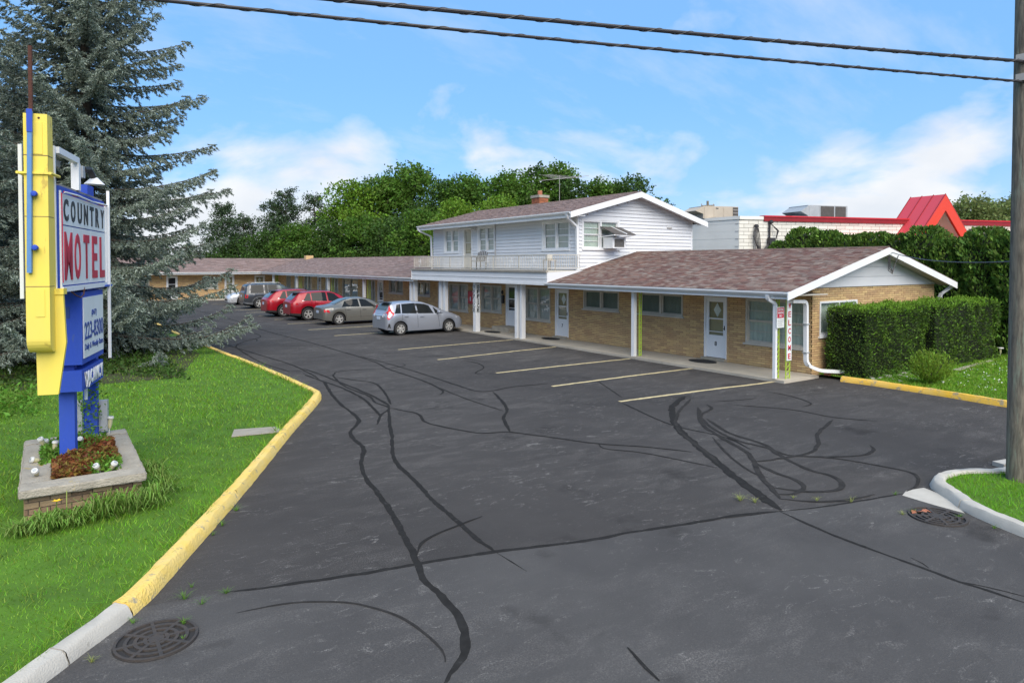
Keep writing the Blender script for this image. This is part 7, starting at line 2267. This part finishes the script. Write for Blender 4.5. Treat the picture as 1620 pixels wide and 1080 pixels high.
c.side('pillar', [(0.30, 1.14), (0.41, 1.13), (0.49, 1.70), (0.38, 1.72)], 'dull_metal', 0.004)
c.side('belt_strip', [(0.35, 1.06), (3.4, 1.02), (3.4, 1.08), (0.35, 1.12)], 'cladding_grey', 0.005)
c.side('lower_strip', [(0.05, 0.62), (0.58, 0.60), (0.58, 0.68), (0.05, 0.70)], 'cladding_grey', 0.006)
c.screen(0.08, 0.24, name='rear_window', k=0.86); c.screen(2.80, 3.55)
for sg_ in (-1, 1):
    c.side('tail_lamp', [(0.04, 0.78), (0.22, 0.80), (0.24, 1.02), (0.05, 1.04)], 'lamp_red', 0.010, sides=(sg_,), th=0.01)
    c.rear('tail_lamp', [(sg_ * 0.66, 0.80), (sg_ * 0.86, 0.80), (sg_ * 0.86, 1.06), (sg_ * 0.68, 1.06)], 'lamp_red')
    c.rear('reverse_lamp', [(sg_ * 0.68, 0.92), (sg_ * 0.84, 0.92), (sg_ * 0.84, 0.98), (sg_ * 0.68, 0.98)], 'lamp_clear', 0.026)
    MB().tube([(0.5, sg_ * 0.62, 1.78), (0.6, sg_ * 0.62, 1.85), (2.5, sg_ * 0.62, 1.86), (2.65, sg_ * 0.62, 1.76)], 0.02, 6).build('roof_rail', 'grey_metal', c.root)
for xx in (0.95, 2.05):
    MB().box(xx - 0.03, xx + 0.03, -0.62, 0.62, 1.845, 1.875).build('roof_bar', 'grey_metal', c.root)
c.rear('licence_plate', [(-0.17, 0.84), (0.17, 0.84), (0.17, 0.99), (-0.17, 0.99)], 'plate', 0.016)
c.rear('bumper', [(-0.84, 0.44), (0.84, 0.44), (0.86, 0.66), (-0.86, 0.66)], 'cladding_grey', 0.03)
# flared arch trims
for xw in c.wheels:
    for sg_ in (-1, 1):
        rows = []
        for a in np.linspace(0.05, math.pi - 0.05, 18):
            r0, r1 = c.wr + 0.055, c.wr + 0.16
            p0 = (xw + r0 * math.cos(a), sg_ * (c.side_y(xw + r0 * math.cos(a), c.wr + r0 * math.sin(a)) + 0.02), c.wr + r0 * math.sin(a))
            p1 = (xw + r1 * math.cos(a), sg_ * (c.side_y(xw + r1 * math.cos(a), c.wr + r1 * math.sin(a)) + 0.006), c.wr + r1 * math.sin(a))
            rows.append([p0, p1])
        MB().grid(rows).build('arch_trim', 'cladding_grey', c.root, smooth=True)
c.side('head_lamp', [(4.3, 0.80), (4.66, 0.76), (4.6, 0.92), (4.3, 0.96)], 'lamp_clear', 0.008)
c.mirrors(3.05, 'paint_charcoal'); c.seams([(1.40, 1.40), (2.36, 2.36), (3.36, 3.36)], (1.6, 2.55))
c.place(11.68, 52.2, 0.0)

# silver saloon backed into the farthest bay
c = Car('saloon_car', 'silver saloon backed into the farthest bay, nose towards the lot', 'car',
        [(0.0, 0.78, 0.30, 0.82, 0.92, 0.70), (0.08, 0.84, 0.27, 0.90, 1.04, 0.68), (0.5, 0.88, 0.22, 0.94, 1.10, 0.66), (0.9, 0.88, 0.20, 0.95, 1.22, 0.60), (1.4, 0.88, 0.19, 0.945, 1.42, 0.57), (2.0, 0.88, 0.18, 0.94, 1.47, 0.58), (2.6, 0.88, 0.18, 0.92, 1.40, 0.57), (3.2, 0.88, 0.18, 0.90, 1.12, 0.62), (3.5, 0.88, 0.19, 0.88, 1.02, 0.68), (4.0, 0.87, 0.20, 0.84, 0.95, 0.68), (4.4, 0.85, 0.21, 0.76, 0.86, 0.66), (4.62, 0.82, 0.22, 0.62, 0.68, 0.64), (4.70, 0.80, 0.25, 0.50, 0.56, 0.62)],
        (0.95, 3.68), 'paint_silver', 4.70, wr=0.32)
c.make_wheels(spokes=5)
c.window(1.05, 1.25, 2.08, 2.04); c.window(2.16, 2.12, 3.1, 2.5)
c.screen(0.75, 1.5, name='rear_window'); c.screen(2.55, 3.42)
for sg_ in (-1, 1):
    c.side('head_lamp', [(4.12, 0.66), (4.60, 0.58), (4.50, 0.70), (4.05, 0.80)], 'lamp_clear', 0.010, sides=(sg_,), th=0.008)
    c.side('fog_lamp_recess', [(4.40, 0.34), (4.62, 0.34), (4.62, 0.42), (4.45, 0.42)], 'black_plastic', 0.008, sides=(sg_,))
MB().box(4.705, 4.72, -0.42, 0.42, 0.33, 0.47).build('grille', 'black_plastic', c.root)
MB().box(4.70, 4.725, -0.30, 0.30, 0.52, 0.545).build('grille_bar', 'chrome', c.root)
c.mirrors(2.9, 'paint_silver'); c.seams([(1.30, 1.2), (2.12, 2.08), (3.05, 2.95)], (1.4, 2.3))
c.place(16.35, 57.3, math.pi)
